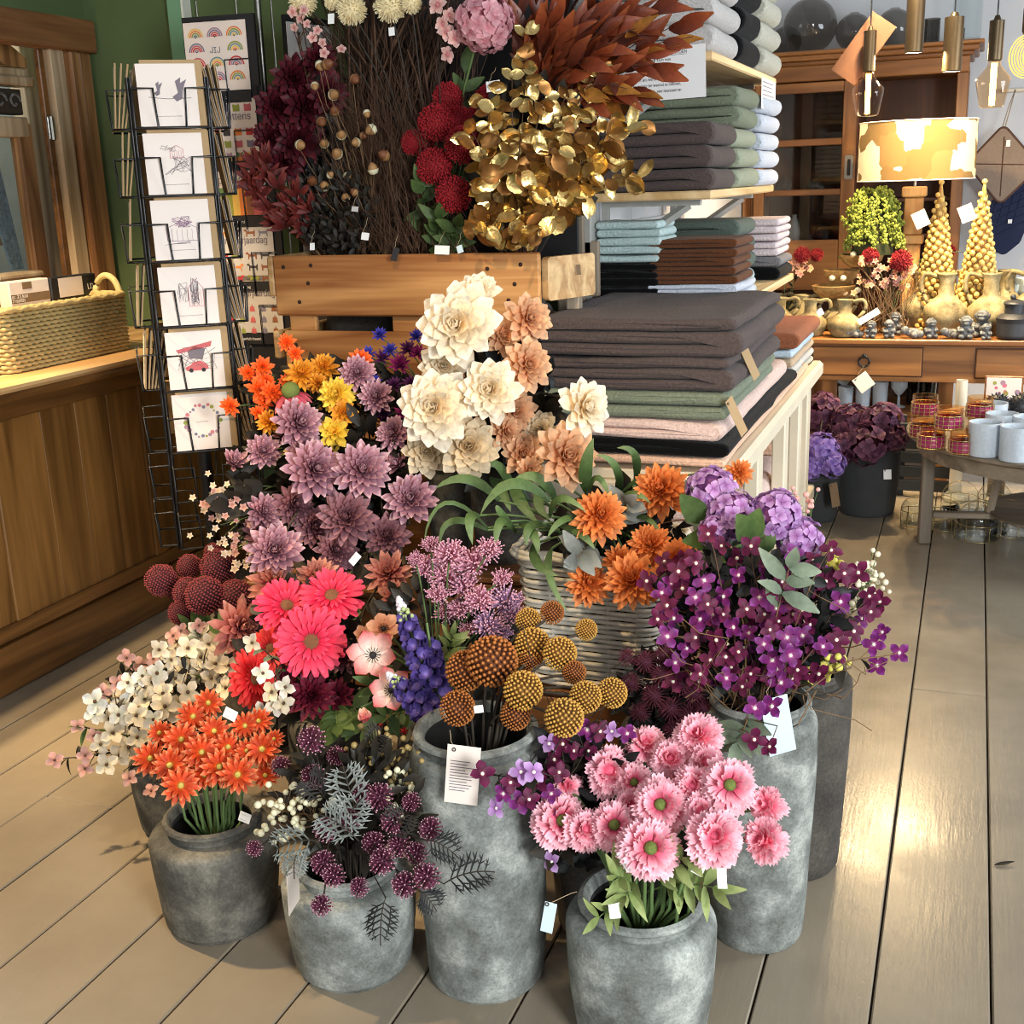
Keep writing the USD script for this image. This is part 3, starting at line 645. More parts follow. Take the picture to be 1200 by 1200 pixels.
petal('pet_hyd_dark', [(0,(70,34,54)),(1,(124,76,100))])
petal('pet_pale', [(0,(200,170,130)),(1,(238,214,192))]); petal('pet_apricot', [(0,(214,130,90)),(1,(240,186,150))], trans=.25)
petal('leaf_grass', [(0,(60,82,44)),(.5,(88,114,62)),(1,(122,142,92))], trans=.2, spec=.4)
petal('leaf_green', [(0,(62,84,44)),(1,(98,120,66))], trans=.2); petal('leaf_pale', [(0,(120,140,76)),(1,(168,180,116))], trans=.25)
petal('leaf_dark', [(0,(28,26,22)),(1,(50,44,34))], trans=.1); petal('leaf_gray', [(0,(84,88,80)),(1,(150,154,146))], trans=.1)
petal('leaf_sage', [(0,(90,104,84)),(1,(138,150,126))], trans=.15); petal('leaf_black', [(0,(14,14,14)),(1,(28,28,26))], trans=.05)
plain('disc_yellow', (196,176,84),.9, var=.3, scale=200.); plain('disc_brown', (112,72,44),.9, var=.35, scale=200.); plain('disc_green', (96,112,48),.9, var=.35, scale=200., bump=.5)
plain('burg_core', (58,16,22),.9); plain('burg_bead', (132,50,54),.7, var=.4, scale=300.)
plain('sedum_pink', (198,132,152),.8, var=.2, scale=80., rnd_amt=.1); plain('sedum_tip', (222,168,184),.7); plain('sedum_core', (140,88,92),.9); plain('sedum_lilac', (178,140,176),.8, var=.2, scale=80.)
plain('ast_core', (66,20,40),.9); plain('ast_spike', (98,38,62),.8); plain('ast_tip', (214,158,170),.7)
plain('gold_seed', (196,148,64),.45, var=.25, scale=120.); plain('gold_core', (118,80,26),.8); plain('rust_seed', (164,98,40),.45, var=.25, scale=120.); plain('rust_core', (92,48,20),.8)
plain('berry_cream', (222,216,180),.35); plain('berry_gold', (150,128,78),.4); plain('stamen_white', (232,226,204),.6); plain('stamen_black', (28,24,24),.7); plain('lupin_bud', (222,216,226),.6); plain('lupin_green', (172,188,130),.6)
plain('burg_fluff', (84,26,42),.9, var=.2, scale=80.); plain('cone_green', (104,118,52),.8, bump=.6, bscale=200.); plain('yellow_bud', (214,204,96),.6); plain('pale_bud', (222,214,184),.6); plain('pink_bud', (214,160,150),.6)

def flower(name, label, cat_, px, py, Y, group):
    c = onY(px, py, Y); return thing(name, label, cat_, c, group), c

# ---------------------------------------------------------------- mauve dahlias
MAU = [(350,496,27,2.62),(369,551,33,2.55),(358,527,21,2.62),(424,551,31,2.58),(481,585,28,2.60),(406,607,30,2.52),(454,628,25,2.56),(322,646,30,2.45),(461,508,19,2.68),
       (309,529,19,2.62),(274,543,17,2.62),(419,437,19,2.74),(441,465,19,2.72),(394,646,23,2.54),(309,600,21,2.56),(331,511,17,2.68),(401,519,16,2.70),(466,545,17,2.68),(345,593,23,2.60),(369,618,22,2.60),(306,623,20,2.56)]
_w = rows([m[:2] for m in MAU],26)
MLAB = {0: 'large mauve dahlia at the top of its bunch, under the pink coneflower', 1: 'largest pale mauve dahlia in the middle of the bunch, two petals tall', 7: 'mauve dahlia lowest in its bunch, beside the burgundy balls and above the gerberas',
        4: 'mauve dahlia at the right edge of its bunch, beside the grass leaves', 5: 'dusky mauve dahlia in the lower middle, beside a large one at its upper left', 10: 'small half-open mauve dahlia at the far left, next to the card rack post', 11: 'small mauve dahlia highest of all, beside the yellow dahlia', 8: 'half-open mauve dahlia standing alone between the bunch and the cream dahlias'}
for i, (px, py, r, Y) in enumerate(MAU):
    t, c = flower('mauve_dahlia', MLAB.get(i, f'mauve dahlia, {_w[i]} of the mauve bunch'), 'dahlia', px, py, Y, 'mauve dahlias')
    R = r / ppm(c) * 1.14; half = r < 18.5
    ax = face(c, .25 + (.5 if half else 0), rnd.uniform(-.35,.35) + (px - 390) / 260)
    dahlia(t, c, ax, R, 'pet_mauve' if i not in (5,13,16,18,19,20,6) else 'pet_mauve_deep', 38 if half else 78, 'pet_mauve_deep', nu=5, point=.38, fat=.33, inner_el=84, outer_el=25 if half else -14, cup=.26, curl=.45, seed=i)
    stem_to(t, c, ax, 'mauve', .003, 'stem_dark')
# dark round-leaved branch over them
def leafy(name, label, cat_, key, ends, lm, LS, n, stem, grp=None, r=.0025, gap=None, origin=None, cluster=1, spread=.7):
    """A sprig whose leaves sit in pairs along it, each leaf a part."""
    for k, e in enumerate(ends):
        e = np.asarray(e); o = VS[key]['mouth'] if origin is None else np.asarray(origin)
        lab = label[k] if isinstance(label, list) else label
        t = thing(name, lab, cat_, o, grp); m = bez(o, o + (e - o) * .5 + V(0,0,.12 * np.linalg.norm(e - o)), e, 12)
        if key: m = np.vstack([(VS[key]['c'] + V(0,0, VS[key]['h'] * .4))[None], m])
        part(t, 'stem', tube(m, np.linspace(r, r * .4, len(m)),5), stem, True)
        T = unit(m[-1] - m[-3]); L0 = np.linalg.norm(e - o)
        for j in range(n):
            f_ = 1 - (j // 2) * (gap or .09); q = m[1:] if key else m; p = q[0] + (q[-1] - q[0]) * 0; s_ = f_ * (len(q) - 1); a = int(min(max(s_, 0), len(q) - 2)); p = q[a] + (q[a + 1] - q[a]) * (s_ - a)
            sd = unit(np.cross(T, unit(EYE - p))) * (1 if j % 2 else -1); d = unit(T * rnd.uniform(.3,.9) + sd * spread + nrg.normal(0,.25,3)) if j else T
            leaf_on(t, p, d, LS[0] * rnd.uniform(.8,1.15), LS[1] * rnd.uniform(.85,1.1), lm, up_=unit(EYE - p + nrg.normal(0,.5,3)), curl=rnd.uniform(-.6,.2))
leafy('dark_leaf_sprig', 'dark brown round-leaved sprig lying over the left mauve dahlias', 'leaf sprig', 'mauve', [onY(268,590,2.48)], 'leaf_dark', (.062,.05),9, 'stem_dark', gap=.07)
# pale blossoms at the left edge of the mauve bunch
def blossoms(t, p, i, n=5, R=.012, mat='pet_pale', spread=.022):
    for _ in range(n):
        q = p + nrg.normal(0, spread, 3); a = face(q, .3, rnd.uniform(-.6,.6)); ring_petals_small(t, q, a, R * rnd.uniform(.8,1.2),5, mat)
def ring_petals_small(t, c, ax, R, n, mat, fat=.8, el=15, name='blossom'):
    F = frame(ax, (.1,.3,1)); ms = []; tt = []
    for k in range(n):
        v, f, u = petal_mesh(R, R * fat, 2,3,.45,.5,.12,-.2); B = petal_frame(unit(ax), k * 2 * math.pi / n, math.radians(el), F); ms.append((v @ B.T + c, f)); tt.append(u)
    part(t, name, cat(*ms), mat, True, np.concatenate(tt))
PAL = [(250,585),(252,600),(258,615),(262,632),(272,648),(284,638),(262,570),(276,600),(268,585),(285,660),(278,628),(297,652)]
for k, idx in enumerate([(0,1,6,8),(2,3,7),(4,5,10),(9,11)]):
    branch('pale_blossom_spray', f"pale pink small-flowered spray left of the mauve dahlias, {['uppermost', 'second from top', 'third from top', 'lowest'][k]}", 'blossom spray', 'mauve', [onY(*PAL[i],2.5) for i in idx],
           lambda t, p, i: blossoms(t, p, i, 5,.0105, rnd.choice(['pet_pale', 'pet_pale', 'pet_dogpink'])), 'pale blossom sprays', 'stem_green', .002,5, 'leaf_pale', (.035,.012))

# ---------------------------------------------------------------- orange zinnias, amber mums, yellow dahlia, coneflower, cornflowers
ZIN = [(336,401,11,2.8),(346,414,10,2.78),(308,430,13,2.74),(291,437,11,2.74),(270,476,12,2.66),(304,456,15,2.7),(319,460,14,2.7),(312,447,12,2.73),(337,447,11,2.76),(302,483,9,2.68),(424,421,14,2.78),(310,470,11,2.7)]
ZL = ['orange zinnia highest, in front of the crate boards', 'orange zinnia just under the highest one', 'bright orange zinnia, right one of the upper left pair', 'bright orange zinnia, left one of the upper left pair', 'single orange zinnia in front of the card rack, far left', 'large orange zinnia, left of the middle clump', 'large orange zinnia, right of the middle clump',
      'orange zinnia crowning the middle clump', 'orange-red zinnia beside the amber mums', 'small orange zinnia, lower left of the amber mum', 'orange zinnia behind the top mauve dahlia', 'orange zinnia at the foot of the middle clump']
for i, (px, py, r, Y) in enumerate(ZIN):
    t, c = flower('orange_zinnia', ZL[i], 'zinnia', px, py, Y, 'orange zinnias'); ax = face(c, .35, rnd.uniform(-.5,.3))
    dahlia(t, c, ax, r / ppm(c) * 1.1, 'pet_orange', 32, 'disc_brown', fat=.42, point=.4, outer_el=-22, seed=40 + i, each=r >= 12, nu=3); stem_to(t, c, ax, 'zinn', .0022, 'stem_green', spread=.6)
AMB = [(354,438,21,2.76, 'amber chrysanthemum, left of the two big ones above the coneflower'),(379,430,18,2.8, 'amber chrysanthemum, right of the two big ones above the coneflower'),(315,494,16,2.66, 'amber chrysanthemum at the lower left, cut by mauve petals'),(372,448,13,2.76, 'small amber chrysanthemum between the big one and the yellow dahlia')]
for i, (px, py, r, Y, lab) in enumerate(AMB):
    t, c = flower('amber_chrysanthemum', lab, 'chrysanthemum', px, py, Y, 'amber chrysanthemums'); ax = face(c, .5, rnd.uniform(-.3,.3))
    dahlia(t, c, ax, r / ppm(c) * 1.1, 'pet_amber', 54, 'pet_amber', fat=.34, point=.4, outer_el=-40, curl=.6, seed=60 + i, nu=3); stem_to(t, c, ax, 'zinn', .0024, 'stem_green', spread=.5)
t, c = flower('yellow_dahlia', 'bright yellow pompon dahlia with an orange heart, above the mauve bunch', 'dahlia', 394,462,2.70, None); ax = face(c, .2,.2)
dahlia(t, c, ax, 23 / ppm(c) * 1.05, 'pet_yellow', 70, 'pet_yellow_tip', fat=.38, point=.35, outer_el=-55, inner_el=85, cup=.3, curl=.7, seed=70, nu=3); stem_to(t, c, ax, 'zinn', .0026, 'stem_green', spread=.4)
for i, (px, py, r, Y, lab) in enumerate([(392,506,21,2.66, 'loose golden yellow dahlia under the pompon one, half in shade'),(402,483,17,2.68, 'small golden dahlia just below the yellow pompon')]):
    t, c = flower('golden_dahlia', lab, 'dahlia', px, py, Y, 'golden dahlias'); ax = face(c, .3,.2)
    dahlia(t, c, ax, r / ppm(c) * 1.1, 'pet_amber' if i else 'pet_yellow', 24, 'pet_amber', fat=.5, outer_el=-25, seed=80 + i); stem_to(t, c, ax, 'zinn', .0024, 'stem_green', spread=.4)
t, c = flower('coneflower', 'pink coneflower with drooping petals and a green cone', 'coneflower', 341,463,2.66, None); ax = unit(V(-.05,-.35,1))
h = part(t, 'cone', ball(c + V(0,0,.012),.024,2,(1,1,.95)), 'cone_green', True)
ring_petals(t, c, ax, 30 / ppm(c),13, 'pet_echin', fat=.3, el=-28, r0=.28, curl=-.4); stem_to(t, c, ax, 'zinn', .0026, 'stem_green')
COR = [(445,393,10, 'pet_blue', 'blue cornflower highest on the left, before the crate board'),(488,395,10, 'pet_blue', 'blue cornflower beside the uppermost cream dahlia'),(431,416,11, 'pet_blue', 'bright blue cornflower, leftmost'),(457,411,10, 'pet_blue', 'blue cornflower between the highest one and the magenta thistle'),
       (469,428,14, 'pet_magenta', 'magenta thistle-like flower, largest of the dark bunch'),(479,410,12, 'pet_plum', 'plum cornflower above the magenta thistle'),(490,414,11, 'pet_magenta', 'magenta cornflower against the cream dahlias'),(448,420,11, 'pet_plum', 'plum cornflower right of the leftmost blue one'),(451,486,11, 'pet_plum', 'plum cornflower low, beside the half-open mauve dahlia'),(474,484,12, 'pet_magenta', 'magenta cornflower low, beside the cream dahlias'),(440,448,9, 'pet_blue', 'small blue cornflower in the shade next to a mauve dahlia'),(462,452,11, 'pet_plum', 'plum cornflower in the shade under the magenta thistle'),(483,450,12, 'pet_plum', 'plum cornflower in the shade right of the magenta thistle')]
for i, (px, py, r, m, lab) in enumerate(COR):
    t, c = flower('cornflower', lab, 'cornflower', px, py, 2.84 - (.08 if py > 440 else 0), 'cornflowers'); ax = face(c, .7, rnd.uniform(-.3,.3))
    dahlia(t, c, ax, r / ppm(c) * 1.1, m, 34, m, fat=.28, point=.3, inner_el=80, outer_el=10, seed=90 + i, each=False, nu=3); stem_to(t, c, ax, 'corn', .0016, 'stem_green', spread=.9)
leafy('dark_leaf_sprig', ['dark leafy sprig between the mauve bunch and the cream dahlias', 'dark leafy sprig under the cornflowers'], 'leaf sprig', 'corn', [onY(470,530,2.7), onY(455,470,2.8)], 'leaf_dark', (.06,.022),12, 'stem_dark', gap=.1)
leafy('green_leaf_sprig', [f'dark green leafy stem in the mauve bunch, {w}' for w in ('on the left by the post', 'behind the two large ones', 'at the lower right', 'in the middle of the bunch', 'low in the centre', 'behind the zinnias')], 'leaf sprig', 'mauve', [onY(290,580,2.66), onY(395,580,2.72), onY(440,600,2.68), onY(370,590,2.7), onY(420,660,2.62), onY(330,480,2.82)], 'leaf_dark', (.07,.03),12, 'stem_dark', gap=.09)

# ---------------------------------------------------------------- cream and peach dahlias
CRE = [(537,381,44,2.62, 'pet_cream', 'cream dahlia, largest, at the upper left of the tall bunch'),(560,343,24,2.78, 'pet_cream', 'white dahlia peeking over the largest cream one, highest'),(509,478,42,2.58, 'pet_cream', 'big cream dahlia at the left edge of the tall bunch'),(575,457,34,2.60, 'pet_cream', 'creamy white dahlia right of the big left one, facing outward'),
       (520,430,28,2.70, 'pet_cream', 'cream dahlia squeezed between the two big left ones'),(549,524,34,2.62, 'pet_beige', 'beige dahlia in the shade at the foot of the tall bunch, right one'),(500,530,26,2.66, 'pet_beige', 'beige dahlia in the shade at the foot of the tall bunch, left one'),(684,477,32,2.66, 'pet_cream', 'white dahlia in front of the charcoal towels, turned to the right'),(633,505,22,2.74, 'pet_beige', 'small beige dahlia on a bare stem left of the white one by the towels')]
for i, (px, py, r, Y, m, lab) in enumerate(CRE):
    t, c = flower('cream_dahlia', lab, 'dahlia', px, py, Y, 'cream dahlias'); R = r / ppm(c) * 1.1
    ax = face(c, .12, {7: -.8,1: .3}.get(i, rnd.uniform(-.15,.3))) if i != 1 else face(c, .8,.2)
    dahlia(t, c, ax, R * 1.04, m, 46, m, fat=.5, point=.3, Lmin=.42, inner_el=78, outer_el=-12, cup=.2, curl=.3, seed=110 + i, nu=5); stem_to(t, c, ax, 'dahl', .0035, 'stem_dark')
PEA = [(618,374,29,2.74, 'peach dahlia highest on the right, beside the crate'),(617,428,30,2.68, 'peach dahlia in the middle of the right side'),(590,394,23,2.74, 'peach dahlia half behind the largest cream one'),(604,482,25,2.72, 'peach dahlia in the shade below the middle one'),(593,506,22,2.68, 'tan dahlia lowest on the right side of the tall bunch'),(663,535,37,2.60, 'large peach dahlia among the tips of the grass leaves'),(612,533,26,2.68, 'tan peach dahlia left of the large one by the grass'),(620,552,17,2.64, 'small tan dahlia bud touching the grass leaves')]
for i, (px, py, r, Y, lab) in enumerate(PEA):
    t, c = flower('peach_dahlia', lab, 'dahlia', px, py, Y, 'peach dahlias'); ax = face(c, .15, rnd.uniform(-.5,.1))
    dahlia(t, c, ax, r / ppm(c) * 1.1, 'pet_peach', 46, 'pet_peach', nu=5, fat=.44, point=.35, outer_el=-15, cup=.26, curl=.42, seed=130 + i); stem_to(t, c, ax, 'dahl', .0035, 'stem_dark')
leafy('dark_leaf_sprig', ['dark leafy stem under the beige dahlias', 'dark leafy stem behind the peach dahlias', 'dark leafy stem between cream and peach dahlias'], 'leaf sprig', 'dahl', [onY(560,560,2.72), onY(640,480,2.8), onY(585,500,2.8)], 'leaf_dark', (.08,.035),12, 'stem_dark', gap=.1)

# ---------------------------------------------------------------- white wicker basket with grass leaves and orange mums
bk = thing('wicker_basket', 'white woven wicker basket under the grass leaves, behind the golden seed heads', 'basket', (-.80,2.68,.36))
def rrect(cx, cy, hx, hy, rad, n=40):
    g = sg.box(cx - hx + rad, cy - hy + rad, cx + hx - rad, cy + hy - rad).buffer(rad, quad_segs=6).exterior; return np.array([g.interpolate(s, normalized=True).coords[0] for s in np.linspace(0,1, n, endpoint=False)])
BX, BY, BZ0, BZ1 = -.80,2.68,.36,.70
def bring(z, off=0.): s = .86 + .14 * (z - BZ0) / (BZ1 - BZ0); return rrect(BX, BY, .175 * s + off, .14 * s + off, .05 * s, 64)
ms = []; nr = 26
for k in range(nr):
    z = BZ0 + .01 + (BZ1 - BZ0 - .03) * k / (nr - 1); p = bring(z); q = bring(z, .008); ph = np.arange(64) + (k % 2) * 4
    w = (.5 + .5 * np.sin(ph * 2 * np.pi / 8))[:, None]; pp = np.column_stack([p + (q - p) * w, np.full(64, z)]); ms.append(tube(np.vstack([pp, pp[:1]]),.0062,5, False))
part(bk, 'weave', cat(*ms), 'wicker_white', True, kind='stuff')
for a in range(0,64,4):
    part(bk, 'stake', tube([np.append(bring(z, .003)[a], z) for z in np.linspace(BZ0, BZ1 - .005,5)],.004,5), 'wicker_white', True)
for dz, of in ((0,.006),(.012,.014),(.002,.018)):
    p = bring(BZ1, of); w = .003 * np.sin(np.arange(64) * 2 * np.pi / 5); part(bk, 'rim_strand', tube(np.vstack([np.column_stack([p, BZ1 - .006 + dz + w]), np.append(p[0], BZ1 - .006 + dz + w[0])[None]]),.0075,6, False), 'wicker_white', True)
part(bk, 'base', loft(np.stack([np.column_stack([bring(BZ0,-.004), np.full(64, BZ0 + d)]) for d in (0,.01)])), 'wicker_white')
part(bk, 'liner', cat(loft(np.stack([np.column_stack([bring(z, -.012), np.full(64, z)]) for z in (BZ0 + .012, BZ1 - .04)]), caps=False), loft(np.stack([np.column_stack([bring(BZ1 - .05,-.012), np.full(64, z)]) for z in (BZ1 - .06, BZ1 - .05)]))), 'vase_inside')
crate('display_crate', 'low brown wooden crate under the white wicker basket', -1.00,-.60,2.54,2.79,0.002,.34, 'crate_brown', 2)
VS['bask'] = dict(c=V(BX, BY, BZ1 - .10), mouth=V(BX, BY, BZ1 - .02), rim=.12, h=.08)
GR = [((470,1000),(330,905),(185,948),2.55,20),((560,1040),(470,850),(395,885),2.66,18),((690,1000),(520,925),(385,1062),2.45,22),((385,1065),(340,1080),(352,1195),2.42,20),((420,1120),(230,1010),(135,1200),2.5,9),((420,1130),(260,1090),(208,1200),2.48,14),((720,1000),(640,900),(530,908),2.6,22),((850,960),(850,850),(884,724),2.55,26),((1000,985),(980,850),(895,800),2.62,16),((1065,930),(1065,800),(985,768),2.72,16),
      ((690,1070),(740,990),(852,1050),2.42,18),((545,1140),(480,1060),(455,1020),2.46,16),((820,1075),(740,1090),(680,1165),2.40,14),((520,1090),(470,1100),(455,1210),2.42,18),((735,1110),(820,1140),(890,1215),2.42,18),((980,1020),(1050,970),(1135,1012),2.5,16),((530,910),(560,1000),(640,1100),2.62,24),((600,1000),(520,930),(440,950),2.68,16),((840,1000),(900,900),(960,1010),2.6,14),((620,1190),(640,1280),(730,1330),2.42,20),((700,1210),(690,1330),(770,1490),2.40,15),
      ((690,900),(640,1000),(690,1080),2.6,20),((1040,1070),(1120,1080),(1180,1150),2.5,12),((430,900),(480,960),(520,1050),2.66,20),((660,1100),(600,1120),(590,1200),2.45,18),((560,1100),(620,1150),(640,1240),2.45,18),((1010,960),(1110,900),(1160,960),2.6,12)]
_gw = rows([(g[2][0], g[2][1]) for g in GR],90)
for i, (a, b, e, Y, w) in enumerate(GR):
    P = [onY(460 + x * .2667,320 + y * .2667, Y + dy) for (x, y), dy in zip((a, b, e),(.06,.0,-.02))]
    base = VS['bask']['mouth'] + V(rnd.uniform(-.1,.1), rnd.uniform(-.07,.07),0)
    t = thing('grass_leaf_stem', f'green strap leaf, tip {_gw[i]} of leaf tips', 'leaf', base, 'strap leaves in the basket')
    pts = bez(P[0], P[1] * 2 - (P[0] + P[2]) / 2, P[2],9); W = w * .64 / ppm(P[1])
    u = np.linspace(0,1,9); wd = W * np.where(u < .35,.35 + .65 * np.sin(u / .35 * np.pi / 2), np.cos((u - .35) / .65 * np.pi / 2) ** .7); wd[-1] = .0005
    tg = np.gradient(pts, axis=0); n0 = unit(EYE - P[1] + V(0,0,1.2)); sd = np.cross(tg, n0); sd /= np.linalg.norm(sd, axis=1, keepdims=True)
    nn = np.cross(sd, tg); nn /= np.linalg.norm(nn, axis=1, keepdims=True)
    vv = np.stack([pts - sd * wd[:, None] / 2, pts - nn * wd[:, None] * .14 * -1, pts + sd * wd[:, None] / 2],1).reshape(-1,3)
    ii, jj = np.meshgrid(np.arange(8), np.arange(2), indexing='ij'); ff = quads(np.stack([ii * 3 + jj, ii * 3 + jj + 1,(ii + 1) * 3 + jj + 1,(ii + 1) * 3 + jj],-1).reshape(-1,4))
    part(t, 'leaf_blade', (vv, ff), 'leaf_grass', True, np.repeat(u, 3)); part(t, 'stem', tube(bez(base, (base + P[0]) / 2 + V(0,0,.05), P[0],6),.003,5), 'stem_green', True)
MUM = [(703,604,29,2.44, 'bright orange chrysanthemum in front of the grass leaves, left of the upper two'),(774,574,30,2.52, 'orange chrysanthemum below the charcoal towels, right of the upper two'),(866,553,15,2.60, 'small orange chrysanthemum beside the white bench corner'),(762,638,24,2.46, 'rust chrysanthemum in the shade in the middle of the orange bunch'),(794,657,25,2.42, 'orange chrysanthemum touching the purple blossoms'),(741,680,30,2.36, 'large orange chrysanthemum hanging over the basket rim'),(690,684,23,2.38, 'orange chrysanthemum at the basket rim, left one'),(726,655,18,2.44, 'rust chrysanthemum half hidden above the rim'),(776,690,17,2.40, 'rust chrysanthemum over the right corner of the basket')]
for i, (px, py, r, Y, lab) in enumerate(MUM):
    t, c = flower('orange_chrysanthemum', lab, 'chrysanthemum', px, py, Y, 'orange chrysanthemums in the basket'); ax = face(c, .3, rnd.uniform(-.3,.2))
    dahlia(t, c, ax, r / ppm(c) * 1.2, 'pet_mum', 84 if r > 20 else 48, 'pet_mum', fat=.30, point=.36, inner_el=84, outer_el=-34, cup=.22, curl=.5, seed=150 + i, nu=4); stem_to(t, c, ax, 'bask', .0026, 'stem_green', spread=.9)
leafy('gray_leaf_sprig', ['gray-green eucalyptus sprig lying across the orange chrysanthemums', 'gray-green eucalyptus sprig at the right end of the grass leaves'], 'leaf sprig', 'bask', [onY(676,655,2.34), onY(735,590,2.5)], 'leaf_gray', (.062,.036),9, 'stem_tan', gap=.09)
leafy('sage_sprig', 'brownish leaf sprig between the orange mums and the lilac hydrangea', 'leaf sprig', 'bask', [onY(850,610,2.4)], 'leaf_sage', (.08,.035),7, 'stem_tan', gap=.1)
# ================================================================ front bunches
# ---------------------------------------------------------------- orange daisies in the leftmost vase
DAI = [(176,889,20,1.88),(212,867,20,1.90),(200,897,21,1.85),(211,921,22,1.80),(235,882,20,1.86),(256,899,21,1.84),(279,908,22,1.82),(251,857,18,1.93),(266,876,18,1.90),(225,840,18,1.96),(244,824,17,2.0),(188,859,15,1.94),(286,851,16,1.95),(308,878,20,1.90),(311,909,15,1.88),(322,866,11,1.92),(304,845,15,1.98),(238,909,16,1.86),(215,895,15,1.9),(289,880,14,1.9)]
_w = rows([d[:2] for d in DAI],17)
DL = {3: 'orange daisy hanging lowest at the left of its bunch, pale yellow eye', 6: 'orange daisy at the lower right of its bunch with a bright yellow eye', 0: 'orange daisy at the left edge of the bunch over the short dark vase', 10: 'orange daisy highest in its bunch, under the side-facing red gerbera'}
for i, (px, py, r, Y) in enumerate(DAI):
    t, c = flower('orange_daisy', DL.get(i, f'orange daisy, {_w[i]} of its bunch'), 'daisy', px, py, Y, 'orange daisies in the short dark vase'); ax = face(c, .1, rnd.uniform(-.35,.25)); R = r / ppm(c) * 1.12
    h = part(t, 'eye', ball(c + ax * .009, R * .16,1), 'disc_yellow', True)
    ring_petals(t, c, ax, R, 14, 'pet_daisy', fat=.27, el=4, r0=.12, curl=-.3, point=.32, cup=.22); ring_petals(t, c + ax * .005, ax, R * .82,11, 'pet_daisy', fat=.27, el=30, r0=.12, curl=-.2, point=.32, ph=.2, cup=.22)
    stem_to(t, c, ax, 'v1', .0034, 'stem_green', spread=1.1)
# ---------------------------------------------------------------- gerberas
GER = [(365,752,41,2.14,.05,0., 'largest pink gerbera, full face, in front of two others', 'pet_gerb', 'disc_brown'),(336,711,36,2.20,.75,-.2, 'red-pink gerbera tilted upward, left behind the largest one', 'pet_gerb', 'disc_brown'),(389,699,37,2.24,.95,.15, 'red-pink gerbera tilted upward, right behind the largest one', 'pet_gerb', 'disc_brown'),(296,796,35,2.12,.05,-1.1, 'red gerbera seen half from the side, above the orange daisies', 'pet_gerb_red', 'disc_brown'),(318,760,28,2.22,.3,.6, 'red gerbera hidden under the three upper ones', 'pet_gerb_red', 'disc_brown')]
for i, (px, py, r, Y, up_, sd, lab, m, dm) in enumerate(GER):
    t, c = flower('gerbera', lab, 'gerbera', px, py, Y, 'gerberas'); ax = face(c, up_, sd); R = r / ppm(c) * 1.06
    h = part(t, 'eye', ball(c + ax * .003, R * .26,2,(1,1,.35), frame(ax)), dm, True)
    ring_petals(t, c, ax, R, 24, m, fat=.22, el=4, r0=.2, curl=-.18, point=.4, peak=.75, end=.5, nu=5); ring_petals(t, c + ax * .004, ax, R * .93,22, m, fat=.2, el=11, r0=.2, curl=-.1, point=.4, peak=.75, end=.5, nu=5, ph=.13); ring_petals(t, c + ax * .008, ax, R * .55,20, m, fat=.2, el=22, r0=.35, curl=-.1, point=.5, each=False, name='inner_petal', nu=3)
    stem_to(t, c, ax, 'gerb', .004, 'stem_green')
COP = [(281,737,36,2.30, 'pet_coral', 'dusty coral dahlia with a dark heart, left of the gerberas', -.5,.15),(322,684,30,2.42, 'pet_coral', 'dusty coral dahlia above the gerberas, behind them', -.1,.9),(372,676,24,2.46, 'pet_coral', 'brownish coral dahlia above the gerberas on the right', .3,.8),(366,815,28,2.16, 'pet_wine', 'wine red dahlia below the largest gerbera', .1,.1),(330,800,22,2.2, 'pet_wine', 'wine red dahlia behind the white blossoms, left', -.2,.2),(395,815,20,2.2, 'pet_wine', 'wine red dahlia between the largest gerbera and the anemones', .3,.2),(402,770,20,2.26, 'pet_mauve_deep', 'dusky plum dahlia right behind the largest gerbera', .5,.1),(455,672,26,2.44, 'pet_coral', 'brown dried dahlia head in the shade above the anemones', .2,.5),(463,700,20,2.38, 'pet_coral', 'rust dried flower behind the white lupin tip', .1,.5)]
for i, (px, py, r, Y, m, lab, sd, up_) in enumerate(COP):
    t, c = flower('dusky_dahlia', lab, 'dahlia', px, py, Y, 'dusky dahlias around the gerberas'); ax = face(c, up_, sd)
    dahlia(t, c, ax, r / ppm(c) * 1.1, m, 56, 'pet_wine', fat=.32, outer_el=-8, cup=.25, curl=.35, seed=200 + i); stem_to(t, c, ax, 'gerb', .003, 'stem_dark')
leafy('green_leaf_sprig', ['dark green leafy stem under the wine dahlia', 'dark green leafy stem left under the anemones', 'dark green leafy stem behind the largest gerbera', 'dark green leafy stem under the burgundy balls'], 'leaf sprig', 'gerb', [onY(395,850,2.1), onY(430,850,2.12), onY(400,720,2.34), onY(265,740,2.4)], 'leaf_green', (.07,.03),12, 'stem_green', gap=.09)
